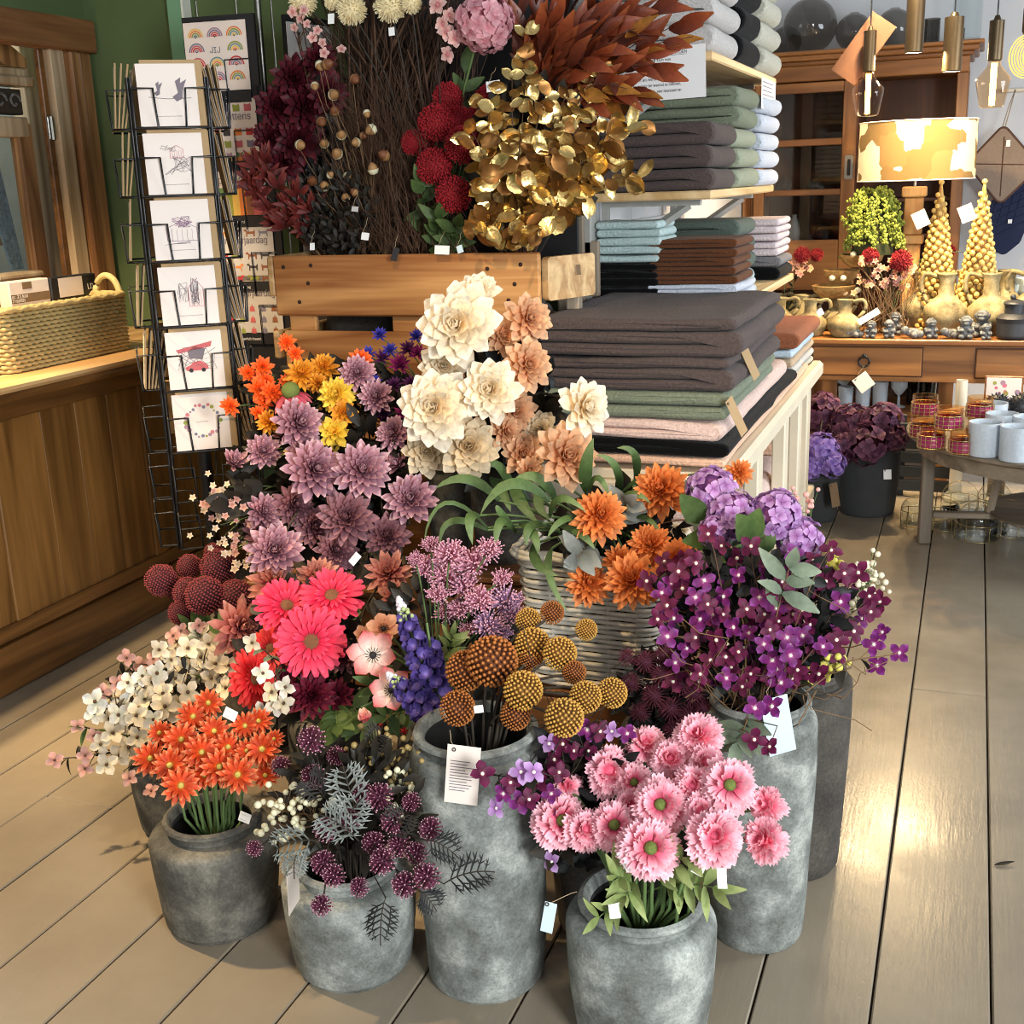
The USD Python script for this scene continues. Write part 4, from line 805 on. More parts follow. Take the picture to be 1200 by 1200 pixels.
# ---------------------------------------------------------------- burgundy balls
BAL = [(189,680,19,2.55, 'burgundy allium ball at the far left, beside the counter'),(222,664,15,2.66, 'burgundy allium ball behind, between the left one and the top one'),(256,664,21,2.58, 'burgundy allium ball standing highest, by the rack post'),(205,689,14,2.60, 'dark allium ball squeezed behind the far left one'),(221,694,18,2.50, 'burgundy allium ball left of the large central one'),(240,698,23,2.46, 'large burgundy allium ball in the centre of its clump'),(276,701,22,2.50, 'dark burgundy allium ball at the right, beside the mauve dahlia'),(212,718,15,2.52, 'dark burgundy allium ball lowest, above the dogwood'),(250,647,11,2.7, 'small burgundy allium ball peeking above the top one')]
for i, (px, py, r, Y, lab) in enumerate(BAL):
    t, c = flower('allium_ball', lab, 'allium', px, py, Y, 'burgundy allium balls'); R = r / ppm(c)
    h = part(t, 'flower_head', ball(c, R * .9,2), 'burg_core', True); d = fib(420); d = d[(d @ face(c, .2)) > -.35]
    part(h, 'florets', many((np.array(_ICO[0].vertices) * [1,1,1], np.array(_ICO[0].faces)), c + d * (R * nrg.uniform(.90,1.02,(len(d),1))), R * .058), 'burg_bead', False, kind='stuff'); stem_to(t, c, V(0,0,1), 'balls', .003, 'stem_green')
leafy('green_leaf_sprig', ['green leaves on the stems under the burgundy allium balls, left', 'green leaves on the stems under the burgundy allium balls, right'], 'leaf sprig', 'balls', [onY(225,735,2.5), onY(268,728,2.5)], 'leaf_green', (.06,.022),8, 'stem_green', gap=.1)
# ---------------------------------------------------------------- cream dogwood sprays
def dogwood(mats, R, n=4, eye='stamen_white', fat=.78, each=True):
    def draw(t, p, i):
        m = mats[i % len(mats)] if isinstance(mats, list) else mats; a = face(p, rnd.uniform(-.1,.6), rnd.uniform(-.8,.8)); r = R[i] if isinstance(R, list) else R; r *= rnd.uniform(.9,1.2)
        h = part(t, 'flower', ball(p + a * r * .06, r * .15,1), eye, True); F = frame(a, (.1,.3,1)); ph = rnd.uniform(0,6); ms = []
        for k in range(n):
            v, f, u = petal_mesh(r, r * fat, 4,3,.3,.45,.16,-.35,.6, rip=.03, seed=k); B = petal_frame(a, ph + k * 2 * math.pi / n, math.radians(rnd.uniform(0,30)), F); ms.append((v @ B.T + p, f, u))
        if each:
            for v, f, u in ms: part(h, 'petal', (v, f), m, True, u)
        else: part(h, 'petals', cat(*[(v, f) for v, f, u in ms]), m, True, np.concatenate([u for _, _, u in ms]))
    return draw
DOGW = [(111,836),(144,827),(157,807),(167,792),(180,843),(150,800),(112,822),(138,838),(183,789),(196,828)]
DOGC = [(239,780),(244,755),(201,773),(220,760),(247,795),(220,811),(129,816),(191,813),(193,828),(209,824),(161,864),(132,859),(125,896),(236,770),(252,778),(260,792),(205,795),(178,800),(214,785),(230,795),(170,820),(146,850),(176,860),(150,876),(190,775),(208,752),(232,742),(258,762),(268,780),(225,825),(160,838),(118,872),(140,885),(166,885),(265,806),(186,762),(250,812),(212,838),(128,842)]
DOGP = [(120,811),(148,771),(91,851),(100,885),(64,891),(100,901),(177,927),(212,739),(233,733),(165,780),(180,772),(138,800),(110,862),(152,912),(203,745)]
_all = [(p, 'pet_dogwhite', 14.5) for p in DOGW] + [(p, 'pet_dogcream', 14.) for p in DOGC] + [(p, 'pet_dogpink', 10.5) for p in DOGP]
_P = [onY(*p, 2.22 + (p[0] - 180) * .0006 - (p[1] - 800) * .0013 + rnd.uniform(-.04,.04)) for p, _, _ in _all]
_o = VS['cream_l']['mouth'] + V(.05,0,0)
GB = group_branches(_P, 11, _o)
BL = ['lowest, reaching right behind the daisies', 'second from the right', 'third from the right', 'fourth from the right', 'fifth from the right', 'in the middle of the fan', 'fifth from the left', 'fourth from the left', 'third from the left', 'second from the left', 'reaching lowest at the far left']
for k, idx in enumerate(GB):
    branch('cream_dogwood_spray', f'cream and white dogwood spray left of the orange daisies, {BL[k]}', 'blossom spray', 'cream_l', [_P[i] for i in idx], dogwood([_all[i][1] for i in idx],[_all[i][2] / ppm(_P[i]) for i in idx], eye='stem_brown'), 'cream dogwood sprays', 'stem_dark', .003,8, rnd.choice(['leaf_green', 'leaf_sage', 'leaf_dark']),(.04,.018))
WH = [(308,789),(319,811),(335,805),(332,824),(305,835),(296,753),(322,826)]
branch('white_dogwood_spray', 'white dogwood spray crossing the side-facing red gerbera', 'blossom spray', 'gerb', [onY(x, y, 2.04) for x, y in WH], dogwood(['pet_dogwhite', 'pet_dogcream'],.024, eye='stem_brown'), None, 'stem_dark', .0025,4, 'leaf_sage', (.04,.02))
# ---------------------------------------------------------------- anemones and lupins
ANE = [(437,768,29,2.10, 'white and coral anemone with a black centre, upper one', .1,0.),(459,809,26,2.06, 'coral anemone with a black centre beside the lupin, lower one', .2,.2),(450,738,20,2.16, 'peach anemone behind, petals folded back, under the white lupin tip', .7,.1),(424,831,22,2.08, 'half-closed red and white anemone hanging down', -.6,-.2),(475,858,14,2.04, 'round red anemone bud touching the tall gray vase', .2,.2),(425,745,13,2.2, 'pale anemone behind the upper coral one, left', .5,-.4),(445,850,13,2.1, 'small dark red anemone bud under the half-closed one', .0,.1)]
for i, (px, py, r, Y, lab, up_, sd) in enumerate(ANE):
    t, c = flower('anemone', lab, 'anemone', px, py, Y, 'anemones'); ax = face(c, up_, sd); R = r / ppm(c) * 1.05; cl = i in (3,4,6)
    h = part(t, 'eye', ball(c + ax * .004, R * .14,1), 'stamen_black', True)
    if not cl: part(h, 'stamens', cat(*[tube([c + ax * .003, c + ax * .01 + (frame(ax)[:, 0] * math.cos(a) + frame(ax)[:, 1] * math.sin(a)) * R * .3],.0008,3) for a in np.linspace(0,6.2,16)]), 'stamen_black', kind='stuff')
    ring_petals(t, c, ax, R, 6, 'pet_anem' if i in (0,1,3) else 'pet_gerb_red' if cl else 'pet_apricot', fat=.72, el=70 if cl else 18, r0=.08, cup=.22, curl=.5 if cl else -.1, point=.4, nu=5); stem_to(t, c, ax, 'anem', .003, 'stem_green')
leafy('pale_bud_sprig', ['green sprig between the two coral anemones', 'green leafy stem under the anemones'], 'leaf sprig', 'anem', [onY(440,800,2.12), onY(452,840,2.1)], 'leaf_green', (.06,.022),10, 'stem_green', gap=.1)
for i, (tip, base, lab) in enumerate([((467,702),(504,800), 'violet-blue lupin spike with a white tip, upper and left one'),((455,790),(510,845), 'violet-blue lupin spike with a pale bud tip, lower one in front'),((500,730),(515,830), 'violet-blue lupin spike behind, under the pink sedum')]):
    a, b = onY(*tip, 2.06 - .03 * (i == 1)), onY(*base, 2.02 - .03 * (i == 1)); o = VS['anem']['mouth']; t = thing('lupin', lab, 'lupin', o, 'lupins'); ax = unit(a - b); L = np.linalg.norm(a - b)
    part(t, 'stem', tube(np.vstack([VS['anem']['c'] + V(0,0,.1), bez(o, o + V(.06,-.04,.12), b, 6), a[None]]),.003,5), 'stem_green', True)
    F = frame(ax); nfl = 30
    for k in range(nfl):
        u = (k + .5) / nfl; p = b + (a - b) * u * .78; rr = .030 * (1 - .55 * u); az = k * GA; rad = F[:, 0] * math.cos(az) + F[:, 1] * math.sin(az); ms = []; tt = []
        for q in range(3):
            v, f, tv = petal_mesh(.026 * (1.1 - .4 * u),.020,3,3,.4,.5,.25,.5,.55); B = petal_frame(unit(rad + ax * .35), q * 2.1,.5); ms.append((v @ B.T + p + rad * rr * .4, f)); tt.append(tv)
        part(t, 'floret', cat(*ms), 'pet_lupin', True, np.concatenate(tt))
    if i < 2:
        n2 = 26; P2 = [b + (a - b) * (.76 + .26 * (k / n2)) + (F[:, 0] * math.cos(k * GA) + F[:, 1] * math.sin(k * GA)) * .013 * (1.05 - k / n2) for k in range(n2)]
        part(t, 'buds', cat(many((np.array(_ICO[0].vertices), _ICO[0].faces), P2[:13],.0055), ), 'lupin_green', True, kind='stuff'); part(t, 'tip_buds', many((np.array(_ICO[0].vertices), _ICO[0].faces), P2[13:],.006), 'lupin_bud', True, kind='stuff')
# ---------------------------------------------------------------- pink sedum umbels
SED = [(500,663,15),(505,637,10),(527,649,17),(553,660,19),(572,644,15),(588,677,11),(521,676,17),(545,687,16),(561,703,17),(593,705,19),(604,721,13),(572,732,17),(585,741,13),(548,737,10),(513,697,13),(524,718,13),(540,712,14),(487,655,9)]
_w = rows([s[:2] for s in SED],20)
def umbel(t, c, ax, R, core, m, tips, n=70, rad=.03, knob=.085):
    d = fib(int(n * 1.7)) + nrg.normal(0,.12,(int(n * 1.7),3)); d = d[d @ unit(ax) > -.15]; h = part(t, 'flower_head', ball(c - unit(ax) * R * .3, R * .4,1), core, True); ln = R * nrg.uniform(.62,1.1, len(d)); P2 = c + d * ln[:, None] * [1,1,.8]
    part(h, 'florets', cat(*[tube([c - unit(ax) * R * .3 + (p - c) * .3, p],[R * rad, R * rad],3, False) for p in P2]), m, False, kind='stuff'); part(h, 'tips', many((np.array(_ICO[0].vertices), _ICO[0].faces), P2, R * knob), tips, False, kind='stuff')
for i, (px, py, r) in enumerate(SED):
    t, c = flower('sedum_umbel', f'pink sedum umbel, {_w[i]} of its clump', 'sedum', px, py, 2.24 - .03 * (i % 3), 'pink sedum umbels'); ax = face(c, .5, rnd.uniform(-.3,.3)); umbel(t, c, ax, r / ppm(c) * 1.15, 'sedum_core', 'sedum_lilac' if i in (9,10,11,12) else 'sedum_pink', 'sedum_tip', 130,.04,.06); stem_to(t, c, V(0,0,1), 'anem', .002, 'stem_green')
leafy('pale_bud_sprig', ['pale green leafy stem under the pink sedum', 'pale green stem beside the violet lupin'], 'leaf sprig', 'anem', [onY(530,745,2.16), onY(520,770,2.12)], 'leaf_pale', (.045,.014),12, 'stem_green', gap=.09)
# ---------------------------------------------------------------- golden seed heads in the tall gray vase
SEE = [(577,775,30,1.96,1, 'rust brown seed head, largest, at the upper left of the tall gray vase'),(546,786,24,1.98,1, 'rust brown seed head left of the largest one'),(536,830,21,1.90,1, 'rust brown seed head lowest at the left, over the vase lip'),(613,809,23,1.90,0, 'golden seed head in the middle of the vase, paler and larger'),(604,838,18,1.90,1, 'brown seed head lowest in the middle, just over the vase lip'),(661,841,23,1.86,0, 'golden seed head lowest at the right, over the violet sprays'),(686,817,19,1.92,0, 'golden seed head right of the lowest right one'),(717,812,18,1.96,0, 'golden seed head furthest right'),(656,766,20,2.02,0, 'golden seed head in the upper middle, in front of the basket'),(624,756,21,2.06,0, 'golden seed head above the middle, left of the upper middle one'),(619,727,15,2.12,0, 'golden seed head highest at the left, next to the sedum'),(647,718,14,2.14,1, 'rust seed head highest, against the basket rim'),(687,738,13,2.12,0, 'small golden seed head against the basket weave'),(673,788,14,2.0,1, 'brown seed head in the shade between the golden ones'),(622,772,14,2.04,1, 'brown seed head in the shade under the upper golden ones')]
for i, (px, py, r, Y, br, lab) in enumerate(SEE):
    t, c = flower('golden_ball_flower', lab, 'dried flower', px, py, Y, 'golden seed heads'); R = r / ppm(c); ax = face(c, .5, rnd.uniform(-.3,.3)); d = fib(230); d = d[d @ ax > -.45]; h = part(t, 'flower_head', ball(c, R * .72,2), 'rust_core' if br else 'gold_core', True)
    part(h, 'seed_stalks', cat(*[tube([c + x * R * .6, c + x * R * .95], R * .03,3, False) for x in d]), 'rust_core' if br else 'gold_core', kind='stuff'); part(h, 'seeds', many((np.array(_ICO[1].vertices), _ICO[1].faces), c + d * R * .97, R * .072), 'rust_seed' if br else 'gold_seed', True, kind='stuff'); stem_to(t, c, V(0,0,1), 'big', .003, 'stem_dark')
for k in range(9):
    o = VS['big']['mouth'] + V(rnd.uniform(-.07,.07), rnd.uniform(-.06,.06),-.1); e = onY(rnd.choice([520,560,600,640,700,725,745]) + rnd.uniform(-15,15), rnd.uniform(760,850), rnd.uniform(1.88,2.05)); m = twig(o, e, 8,.05)
    single('bare_twig', cat(tube(m, np.linspace(.002,.0008,8),4), tube(twig(m[4], m[4] + nrg.normal(0,.05,3) + V(0,0,.06),4),.0009,3), tube(twig(m[5], m[5] + nrg.normal(0,.05,3),4),.0008,3)), 'stem_dark', 'thin dark bare twig among the golden seed heads in the tall gray vase', 'twig', group='bare twigs in the tall vase')
# ---------------------------------------------------------------- dark umbels, ferny leaves and berries over the pale vase
AST = [(365,867,17,1.78),(367,910,15,1.76),(330,898,13,1.84),(394,886,12,1.82),(298,994,10,1.66),(445,934,17,1.72),(460,962,15,1.70),(505,972,15,1.70),(382,972,15,1.68),(409,960,14,1.70),(379,1011,15,1.64),(391,1026,14,1.63),(448,1009,16,1.65),(474,1037,16,1.64),(500,1027,17,1.64),(421,1040,12,1.62),(377,1061,13,1.62),(439,988,15,1.70),(468,990,15,1.70),(488,1000,14,1.7),(425,930,13,1.76),(482,940,12,1.76)]
_w = rows([s[:2] for s in AST],24)
AL = {0: 'dark pink umbel standing highest, below the gerberas', 4: 'small dark pink umbel alone at the far left, before the short dark vase', 16: 'dark pink umbel hanging lowest over the pale vase', 14: 'dark pink umbel at the lower right, in front of the tall vase'}
for i, (px, py, r, Y) in enumerate(AST):
    t, c = flower('dark_umbel', AL.get(i, f'dark pink umbel, {_w[i]} of its bunch'), 'umbel flower', px, py, Y, 'dark pink umbels'); R = r / ppm(c); d = fib(90); h = part(t, 'flower_head', ball(c, R * .35,1), 'ast_core', True)
    d = d[d @ face(c, .2) > -.5]; part(h, 'florets', cat(*[tube([c, c + x * R * nrg.uniform(.85,1.05)],[R * .03, R * .075],3) for x in d]), 'ast_spike', kind='stuff'); part(h, 'tips', many((np.array(_ICO[0].vertices), _ICO[0].faces), c + d * R * nrg.uniform(.8,1.05,(len(d),1)), R * .06), 'ast_tip', kind='stuff'); stem_to(t, c, V(0,0,1), 'v2', .0016, 'stem_dark', spread=1.1, bow=.3)
def fern(name, lab, base, tip, W, mat, n=9, grp=None, key=None):
    t = thing(name, lab, 'fern leaf', base, grp); m = bez(base, (base + tip) / 2 + V(0,-.01,.025), tip, 10)
    if key: o = VS[key]['mouth']; part(t, 'stem', tube(np.vstack([VS[key]['c'] + V(0,0,.08), bez(o, o + V(0,0,.1), base, 6), m]),.0012,4), 'stem_dark', True)
    else: part(t, 'stem', tube(m, .0012,4), 'stem_dark', True)
    T = unit(tip - base); S = unit(np.cross(T, unit(EYE - tip))); L = np.linalg.norm(tip - base)
    for j in range(n):
        u = .15 + .8 * j / n; p = m[0] + (m[-1] - m[0]) * u; k = int(u * 9); p = m[k] + (m[min(k + 1,9)] - m[k]) * (u * 9 - k)
        for s in (-1,1):
            d = unit(T * .75 + S * s); l = W * math.sin((.18 + .8 * u) * math.pi) + .006; bz = []; tv = []
            for q, (uu, ang) in enumerate([(1,0),(.55,.7),(.6,-.7),(.8,.55)]):
                dd = d * math.cos(ang) + np.cross(unit(EYE - tip), d) * math.sin(ang); v, f, tt = petal_mesh(l * (1 if q == 0 else .34), l * (.10 if q == 0 else .07),3,3,.5,.8,.1,-.2); nn = unit(EYE - tip); sd = np.cross(nn, dd); bz.append((v @ np.stack([dd, sd, nn],1).T + p + (d * l * (uu - .2) if q else 0), f)); tv.append(tt)
            part(t, 'leaflet', cat(*bz), mat, True, np.concatenate(tv))
FER = [((420,960),(402,898),1.70,.05, 'leaf_gray', 'silvery fern leaf standing up in the middle of the dark umbels'),((395,990),(425,935),1.68,.05, 'leaf_gray', 'silvery fern leaf leaning right over the dark umbels'),((420,985),(375,955),1.66,.045, 'leaf_gray', 'silvery fern leaf low in the centre of the dark umbels'),((372,985),(318,1000),1.64,.045, 'leaf_gray', 'silvery fern leaf reaching left over the short dark vase'),((452,1052),(446,1108),1.60,.038, 'leaf_black', 'black fern leaf hanging down over the pale vase'),((520,1036),(580,1022),1.62,.042, 'leaf_black', 'black fern leaf lying against the tall vase'),((500,985),(538,1006),1.66,.036, 'leaf_black', 'small black fern leaf right of the dark umbels'),((492,1045),(512,1068),1.62,.034, 'leaf_black', 'small black fern leaf between the pale and the tall vase'),((430,880),(452,862),1.8,.04, 'leaf_dark', 'dark fern leaf under the anemones'),((350,1000),(345,1030),1.63,.03, 'leaf_gray', 'small gray fern leaf at the left rim of the pale vase'),((385,940),(360,915),1.72,.045, 'leaf_dark', 'dark fern leaf behind the white berries'),((455,985),(480,955),1.7,.045, 'leaf_dark', 'dark fern leaf right in the umbel bunch')]
for a, b, Y, W, m, lab in FER: fern('fern_leaf', lab, onY(*a, Y), onY(*b, Y - .01), W * .9, m, 6, 'fern leaves in the pale vase', 'v2')
def berries(name, lab, key, cs, spread, n, r, mat, stem, grp=None, Y=1.8):
    pts = []; t = None; o = VS[key]['mouth']
    t = thing(name, lab, 'berry spray', o, grp); ms = []
    for (px, py) in cs:
        c = onY(px, py, Y); hub = c + V(0,.01,-.035); ms.append(tube(bez(o, o + V(0,0,.1), hub, 6),.0014,4))
        for _ in range(n):
            p = c + nrg.normal(0, spread, 3); pts.append(p); ms.append(tube(twig(hub, p, 3,.05),.0007,3))
    part(t, 'stem', cat(tube([VS[key]['c'] + V(0,0,.06), o],.0016,4), *ms), stem, True)
    for p in pts: part(t, 'berry', ball(p, r * rnd.uniform(.8,1.15),1), mat, True)
berries('berry_spray', 'creamy white berry spray at the left over the pale vase, beside the orange daisies', 'v2', [(330,935),(345,955),(318,965),(362,945)],.022,13,.0066, 'berry_cream', 'stem_tan', 'berry sprays', 1.72)
berries('berry_spray', 'shaded olive-gold berry spray below the anemones', 'v2', [(430,890),(450,880),(470,905),(440,915),(480,895)],.026,18,.0062, 'berry_gold', 'stem_dark', 'berry sprays', 1.86)
berries('berry_spray', 'creamy berry spray beside the lip of the tall vase', 'v2', [(462,918),(470,935)],.018,12,.0062, 'berry_cream', 'stem_dark', 'berry sprays', 1.8)
leafy('dark_leaf_sprig', [f'dark twiggy leaf stem in the pale vase, {w}' for w in ('upper left', 'upper right', 'centre', 'far right')], 'leaf sprig', 'v2', [onY(360,880,1.86), onY(450,900,1.86), onY(420,930,1.8), onY(490,960,1.78)], 'leaf_dark', (.05,.016),14, 'stem_dark', gap=.09)
# ---------------------------------------------------------------- pink carnations at the front
CAR = [(818,862,27,1.96,0, 'pink carnation standing highest, at the upper right'),(757,872,23,1.98,0, 'pink carnation at the top left of the bunch, turned up'),(787,889,23,1.94,0, 'pink carnation just below the top left one'),(715,904,29,1.92,0, 'pink carnation upper left, above the violet sprays'),(743,917,20,1.90,1, 'pink carnation with a green eye, small, in the upper middle'),(658,962,30,1.84,1, 'pink carnation at the far left edge, green eye turned left'),(663,920,19,1.92,0, 'salmon carnation half hidden behind the far left one'),(687,972,24,1.82,0, 'pink carnation between the far left one and the next green-eyed one'),(720,967,27,1.82,1, 'pink carnation with a green eye, left of the lowest one'),(774,943,29,1.82,1, 'pink carnation with an open dark eye in the centre of the bunch'),(762,994,33,1.76,1, 'pink carnation hanging lowest, dark eye facing out'),(813,921,25,1.86,0, 'pink carnation right of the central dark-eyed one'),(855,920,30,1.84,1, 'pink carnation with a yellow-green eye at the upper right'),(838,981,33,1.76,0, 'large pale pink carnation, low right, full round face'),(897,943,21,1.86,0, 'pink carnation at the right edge, upper one'),(894,984,25,1.80,0, 'pink carnation at the right edge, lower one, seen from the side'),(822,950,22,1.82,0, 'pink carnation squeezed above the large pale one'),(828,893,20,1.92,0, 'pink carnation right under the highest one'),(740,944,20,1.86,0, 'pink carnation behind the central ones, in their shade'),(795,912,18,1.92,0, 'salmon carnation deep between the upper ones')]
for i, (px, py, r, Y, eye, lab) in enumerate(CAR):
    t, c = flower('pink_carnation', lab, 'carnation', px, py, Y, 'pink carnations'); ax = face(c, .15 if i not in (0,1) else .6, {5: -.5,14: .7,15: .9}.get(i, rnd.uniform(-.25,.25))); R = r / ppm(c) * 1.27
    F = frame(ax, (.1,.3,1)); h = part(t, 'flower_head', ball(c + ax * R * (.06 if eye else -.1), R * (.2 if eye else .3),1), 'disc_green' if eye else 'pet_carn', True, t=np.full(len(_ICO[1].vertices),.3)); n = 74 if r > 21 else 56
    for j in range(n):
        q = (j + .5) / n; az = j * GA; el = math.radians((58 if eye else 84) + (-34 - (58 if eye else 84)) * q ** .8) + rnd.uniform(-.12,.12); L = R * (.62 + .38 * q) * rnd.uniform(.9,1.1)
        v, f, u = petal_mesh(L * .9, L * .42,3,6,.3,.28,.08, rnd.uniform(-.5,.3),.9, rip=.06, seed=j, end=.88); v[:, 0] += np.where(u > .95, np.tile([0,-.12,0,-.12,0,-.10],4) * L * rnd.uniform(.6,1.2),0)
        B = petal_frame(unit(ax), az, el, F); o = c + (F[:, 0] * math.cos(az) + F[:, 1] * math.sin(az)) * R * (.14 if eye else .08) - ax * R * .12 * q; part(h, 'petal', (v @ B.T + o, f), 'pet_carn', True, u)
    stem_to(t, c, ax, 'fr', .0042, 'stem_green', spread=1.15)
leafy('pale_leaf_sprig', ['pale green leaf cluster at the rim of the front vase, left of the stems', 'pale green leaf cluster between the carnation stems, right', 'small pale green leaf sprig at the right rim of the front vase'], 'leaf sprig', 'fr', [onY(722,1028,1.74), onY(806,1005,1.76), onY(836,1040,1.78)], 'leaf_pale', (.055,.018),12, 'stem_green', gap=.12)
leafy('pale_leaf_sprig', ['pale green leaf blade drooping over the front vase rim', 'pale green leaf blade right of the drooping one'], 'leaf sprig', 'fr', [onY(702,1075,1.74), onY(733,1050,1.74)], 'leaf_pale', (.06,.014),5, 'stem_green', gap=.2)
# ---------------------------------------------------------------- violet sprays left of the carnations
VIO = [(565,907),(598,917),(582,947),(620,937),(643,872),(650,890),(703,857),(717,857),(632,915),(610,940),(590,930),(647,1010),(640,950),(660,872),(625,905),(688,855),(672,880),(646,930),(690,880),(655,905),(610,905),(735,860)]
_P = [onY(x, y, 1.84 + (y < 900) * .08 - (x < 626) * .09) for x, y in VIO]
for k, idx in enumerate(group_branches(_P, 6, VS['pur']['mouth'])):
    branch('violet_spray', f"violet blossom spray between the tall gray vase and the carnations, {['rightmost', 'second from right', 'third from right', 'third from left', 'second from left', 'leftmost'][k]}", 'blossom spray', 'pur', [_P[i] for i in idx], dogwood(['pet_violet', 'pet_lilac', 'pet_maroon', 'pet_maroon'],.021, eye='stamen_white'), 'violet sprays', 'stem_dark', .0024,7, 'leaf_dark', (.045,.02))
leafy('dark_leaf_sprig', [f'dark stem leaves behind the carnations, {w}' for w in ('left', 'middle', 'right')], 'leaf sprig', 'pur', [onY(650,1000,1.86), onY(680,900,1.95), onY(640,960,1.9)], 'leaf_dark', (.05,.024),12, 'stem_dark', gap=.08)
# ---------------------------------------------------------------- burgundy feathery heads
BUR = [(756,775,14),(776,790,15),(798,800,15),(813,812,14),(766,815,15),(786,830,15),(808,838,14),(825,830,12),(750,835,13),(740,800,12),(778,765,13),(800,775,13),(735,770,11),(820,855,13),(790,855,13)]
_w = rows([s[:2] for s in BUR],18)
for i, (px, py, r) in enumerate(BUR):
    t, c = flower('burgundy_feather_flower', f'dark burgundy feathery head right of the basket, {_w[i]}', 'dried flower', px, py, 2.22, 'burgundy feathery heads'); R = r / ppm(c) * 1.1; d = fib(120); d = d[d @ face(c, .3) > -.4] + 0; h = part(t, 'flower_head', ball(c, R * .5,1), 'ast_core', True)
    part(h, 'florets', cat(*[tube([c + x * R * .3, c + x * R * nrg.uniform(.75,1.1)],[R * .05, R * .02],3) for x in d]), 'burg_fluff', kind='stuff'); stem_to(t, c, V(0,0,1), 'burg', .0016, 'stem_dark')
# ---------------------------------------------------------------- purple dogwood in the tall right vase
PUR = [(848,699),(847,720),(835,727),(821,726),(770,726),(782,710),(815,747),(782,746),(829,708),(875,714),(878,742),(913,728),(910,713),(922,747),(950,732),(964,758),(905,774),(902,792),(865,764),(851,795),(857,782),(938,683),(968,681),(953,657),(986,726),(956,757),(884,830),(905,828),(884,867),(902,875),(863,654),(866,674),(851,680),(830,626),(974,645),(989,672),(1006,671),(1019,699),(1031,705),(1034,741),(1024,755),(1054,765),(1028,780),(1020,717),(902,738),(926,768),(929,720),(896,720),(833,774),(791,777),(758,681),
       (800,690),(815,700),(790,725),(805,760),(840,750),(860,735),(890,700),(905,690),(925,700),(940,715),(970,700),(985,705),(1000,740),(960,790),(935,785),(880,790),(820,790),(845,640),(880,640),(900,660),(930,650),(950,690),(995,690),(1010,725),(980,750),(775,695),(795,670),(815,660),(850,770),(870,805),(895,755),(940,745),(915,800),(825,680),(880,665),(900,625),(920,670)] + [(rnd.uniform(775,1000), rnd.uniform(655,800)) for _ in range(56)]
_P = [onY(x, y, 2.16 + max(0,760 - y) * .0007 + max(0, x - 920) * .0012 - (.12 if y > 822 else 0) + rnd.uniform(-.05,.06) + (.08 if i > 84 else 0)) for i, (x, y) in enumerate(PUR)]
NB = 17
for k, idx in enumerate(group_branches(_P, NB, VS['rt']['mouth'] + V(0,0,.02))):
    pos = f'{ORD[k]} from the right' if k < 8 else 'uppermost in the middle' if k == 8 else f'{ORD[NB - 1 - k]} from the left'
    branch('purple_blossom_spray', f'purple four-petalled blossom spray in the tall right vase, {pos}'.replace('first from the', 'reaching furthest'), 'blossom spray', 'rt', [_P[i] for i in idx], dogwood(['pet_violet', 'pet_maroon', 'pet_maroon', 'pet_violet', 'pet_maroon'],.0228, fat=.76), 'purple blossom sprays', 'stem_brown' if k % 3 else 'stem_tan', .0026,5, 'leaf_dark', (.05,.024))
leafy('sage_sprig', ['gray-green leaf sprig hanging in front of the tall right vase', 'pale leaf sprig in the middle of the purple blossoms'], 'leaf sprig', 'rt', [onY(866,870,2.08), onY(925,665,2.14)], 'leaf_sage', (.07,.03),7, 'stem_tan', gap=.12)
# ---------------------------------------------------------------- lilac hydrangeas behind
def hydrangea(t, c, R, mat, n=60, pr=.3, each=True, side=None, fat=.95):
    h = part(t, 'flower_head', ball(c, R * .72,2), 'pet_wine' if mat == 'pet_hyd_dark' else mat, True, t=np.zeros(len(_ICO[2].vertices))); d = fib(n)
    for x in d:
        if x @ face(c, .3) < -.4: continue
        x = unit(x + nrg.normal(0,.12,3)); p = c + x * R * rnd.uniform(.74,.98); F = frame(x); ms = []; tt = []; ph = rnd.uniform(0,6)
        for k in range(4):
            v, f, u = petal_mesh(R * pr, R * pr * fat, 3,3,.35,.35,.15,-.4,.65, rip=.05, seed=k); B = petal_frame(x, ph + k * math.pi / 2, math.radians(rnd.uniform(0,25)), F); ms.append((v @ B.T + p, f)); tt.append(u)
        part(h, 'floret', cat(*ms), mat, True, np.concatenate(tt))
HYD = [(835,578,29,2.44, 'lilac hydrangea head at the upper left, beside the orange chrysanthemum'),(858,603,28,2.40, 'lilac hydrangea head second from the left'),(908,606,30,2.42, 'lilac hydrangea head in the upper middle, before the white bench'),(937,634,26,2.42, 'lilac hydrangea head at the right'),(838,622,18,2.36, 'small lilac hydrangea head low at the left'),(880,625,22,2.46, 'lilac hydrangea head deep in the middle, in the shade')]
for i, (px, py, r, Y, lab) in enumerate(HYD):
    t, c = flower('lilac_hydrangea', lab, 'hydrangea', px, py, Y, 'lilac hydrangeas in the display'); hydrangea(t, c, r / ppm(c) * 1.1, 'pet_lilac', 46,.36); stem_to(t, c, V(0,0,1), 'dk', .004, 'stem_green', bow=.2)
leafy('sage_sprig', ['large green hydrangea leaves between the lilac heads and the purple blossoms', 'large green hydrangea leaf at the left of the lilac heads'], 'leaf sprig', 'dk', [onY(878,632,2.34), onY(826,612,2.4)], 'leaf_green', (.09,.05),5, 'stem_green', gap=.15)
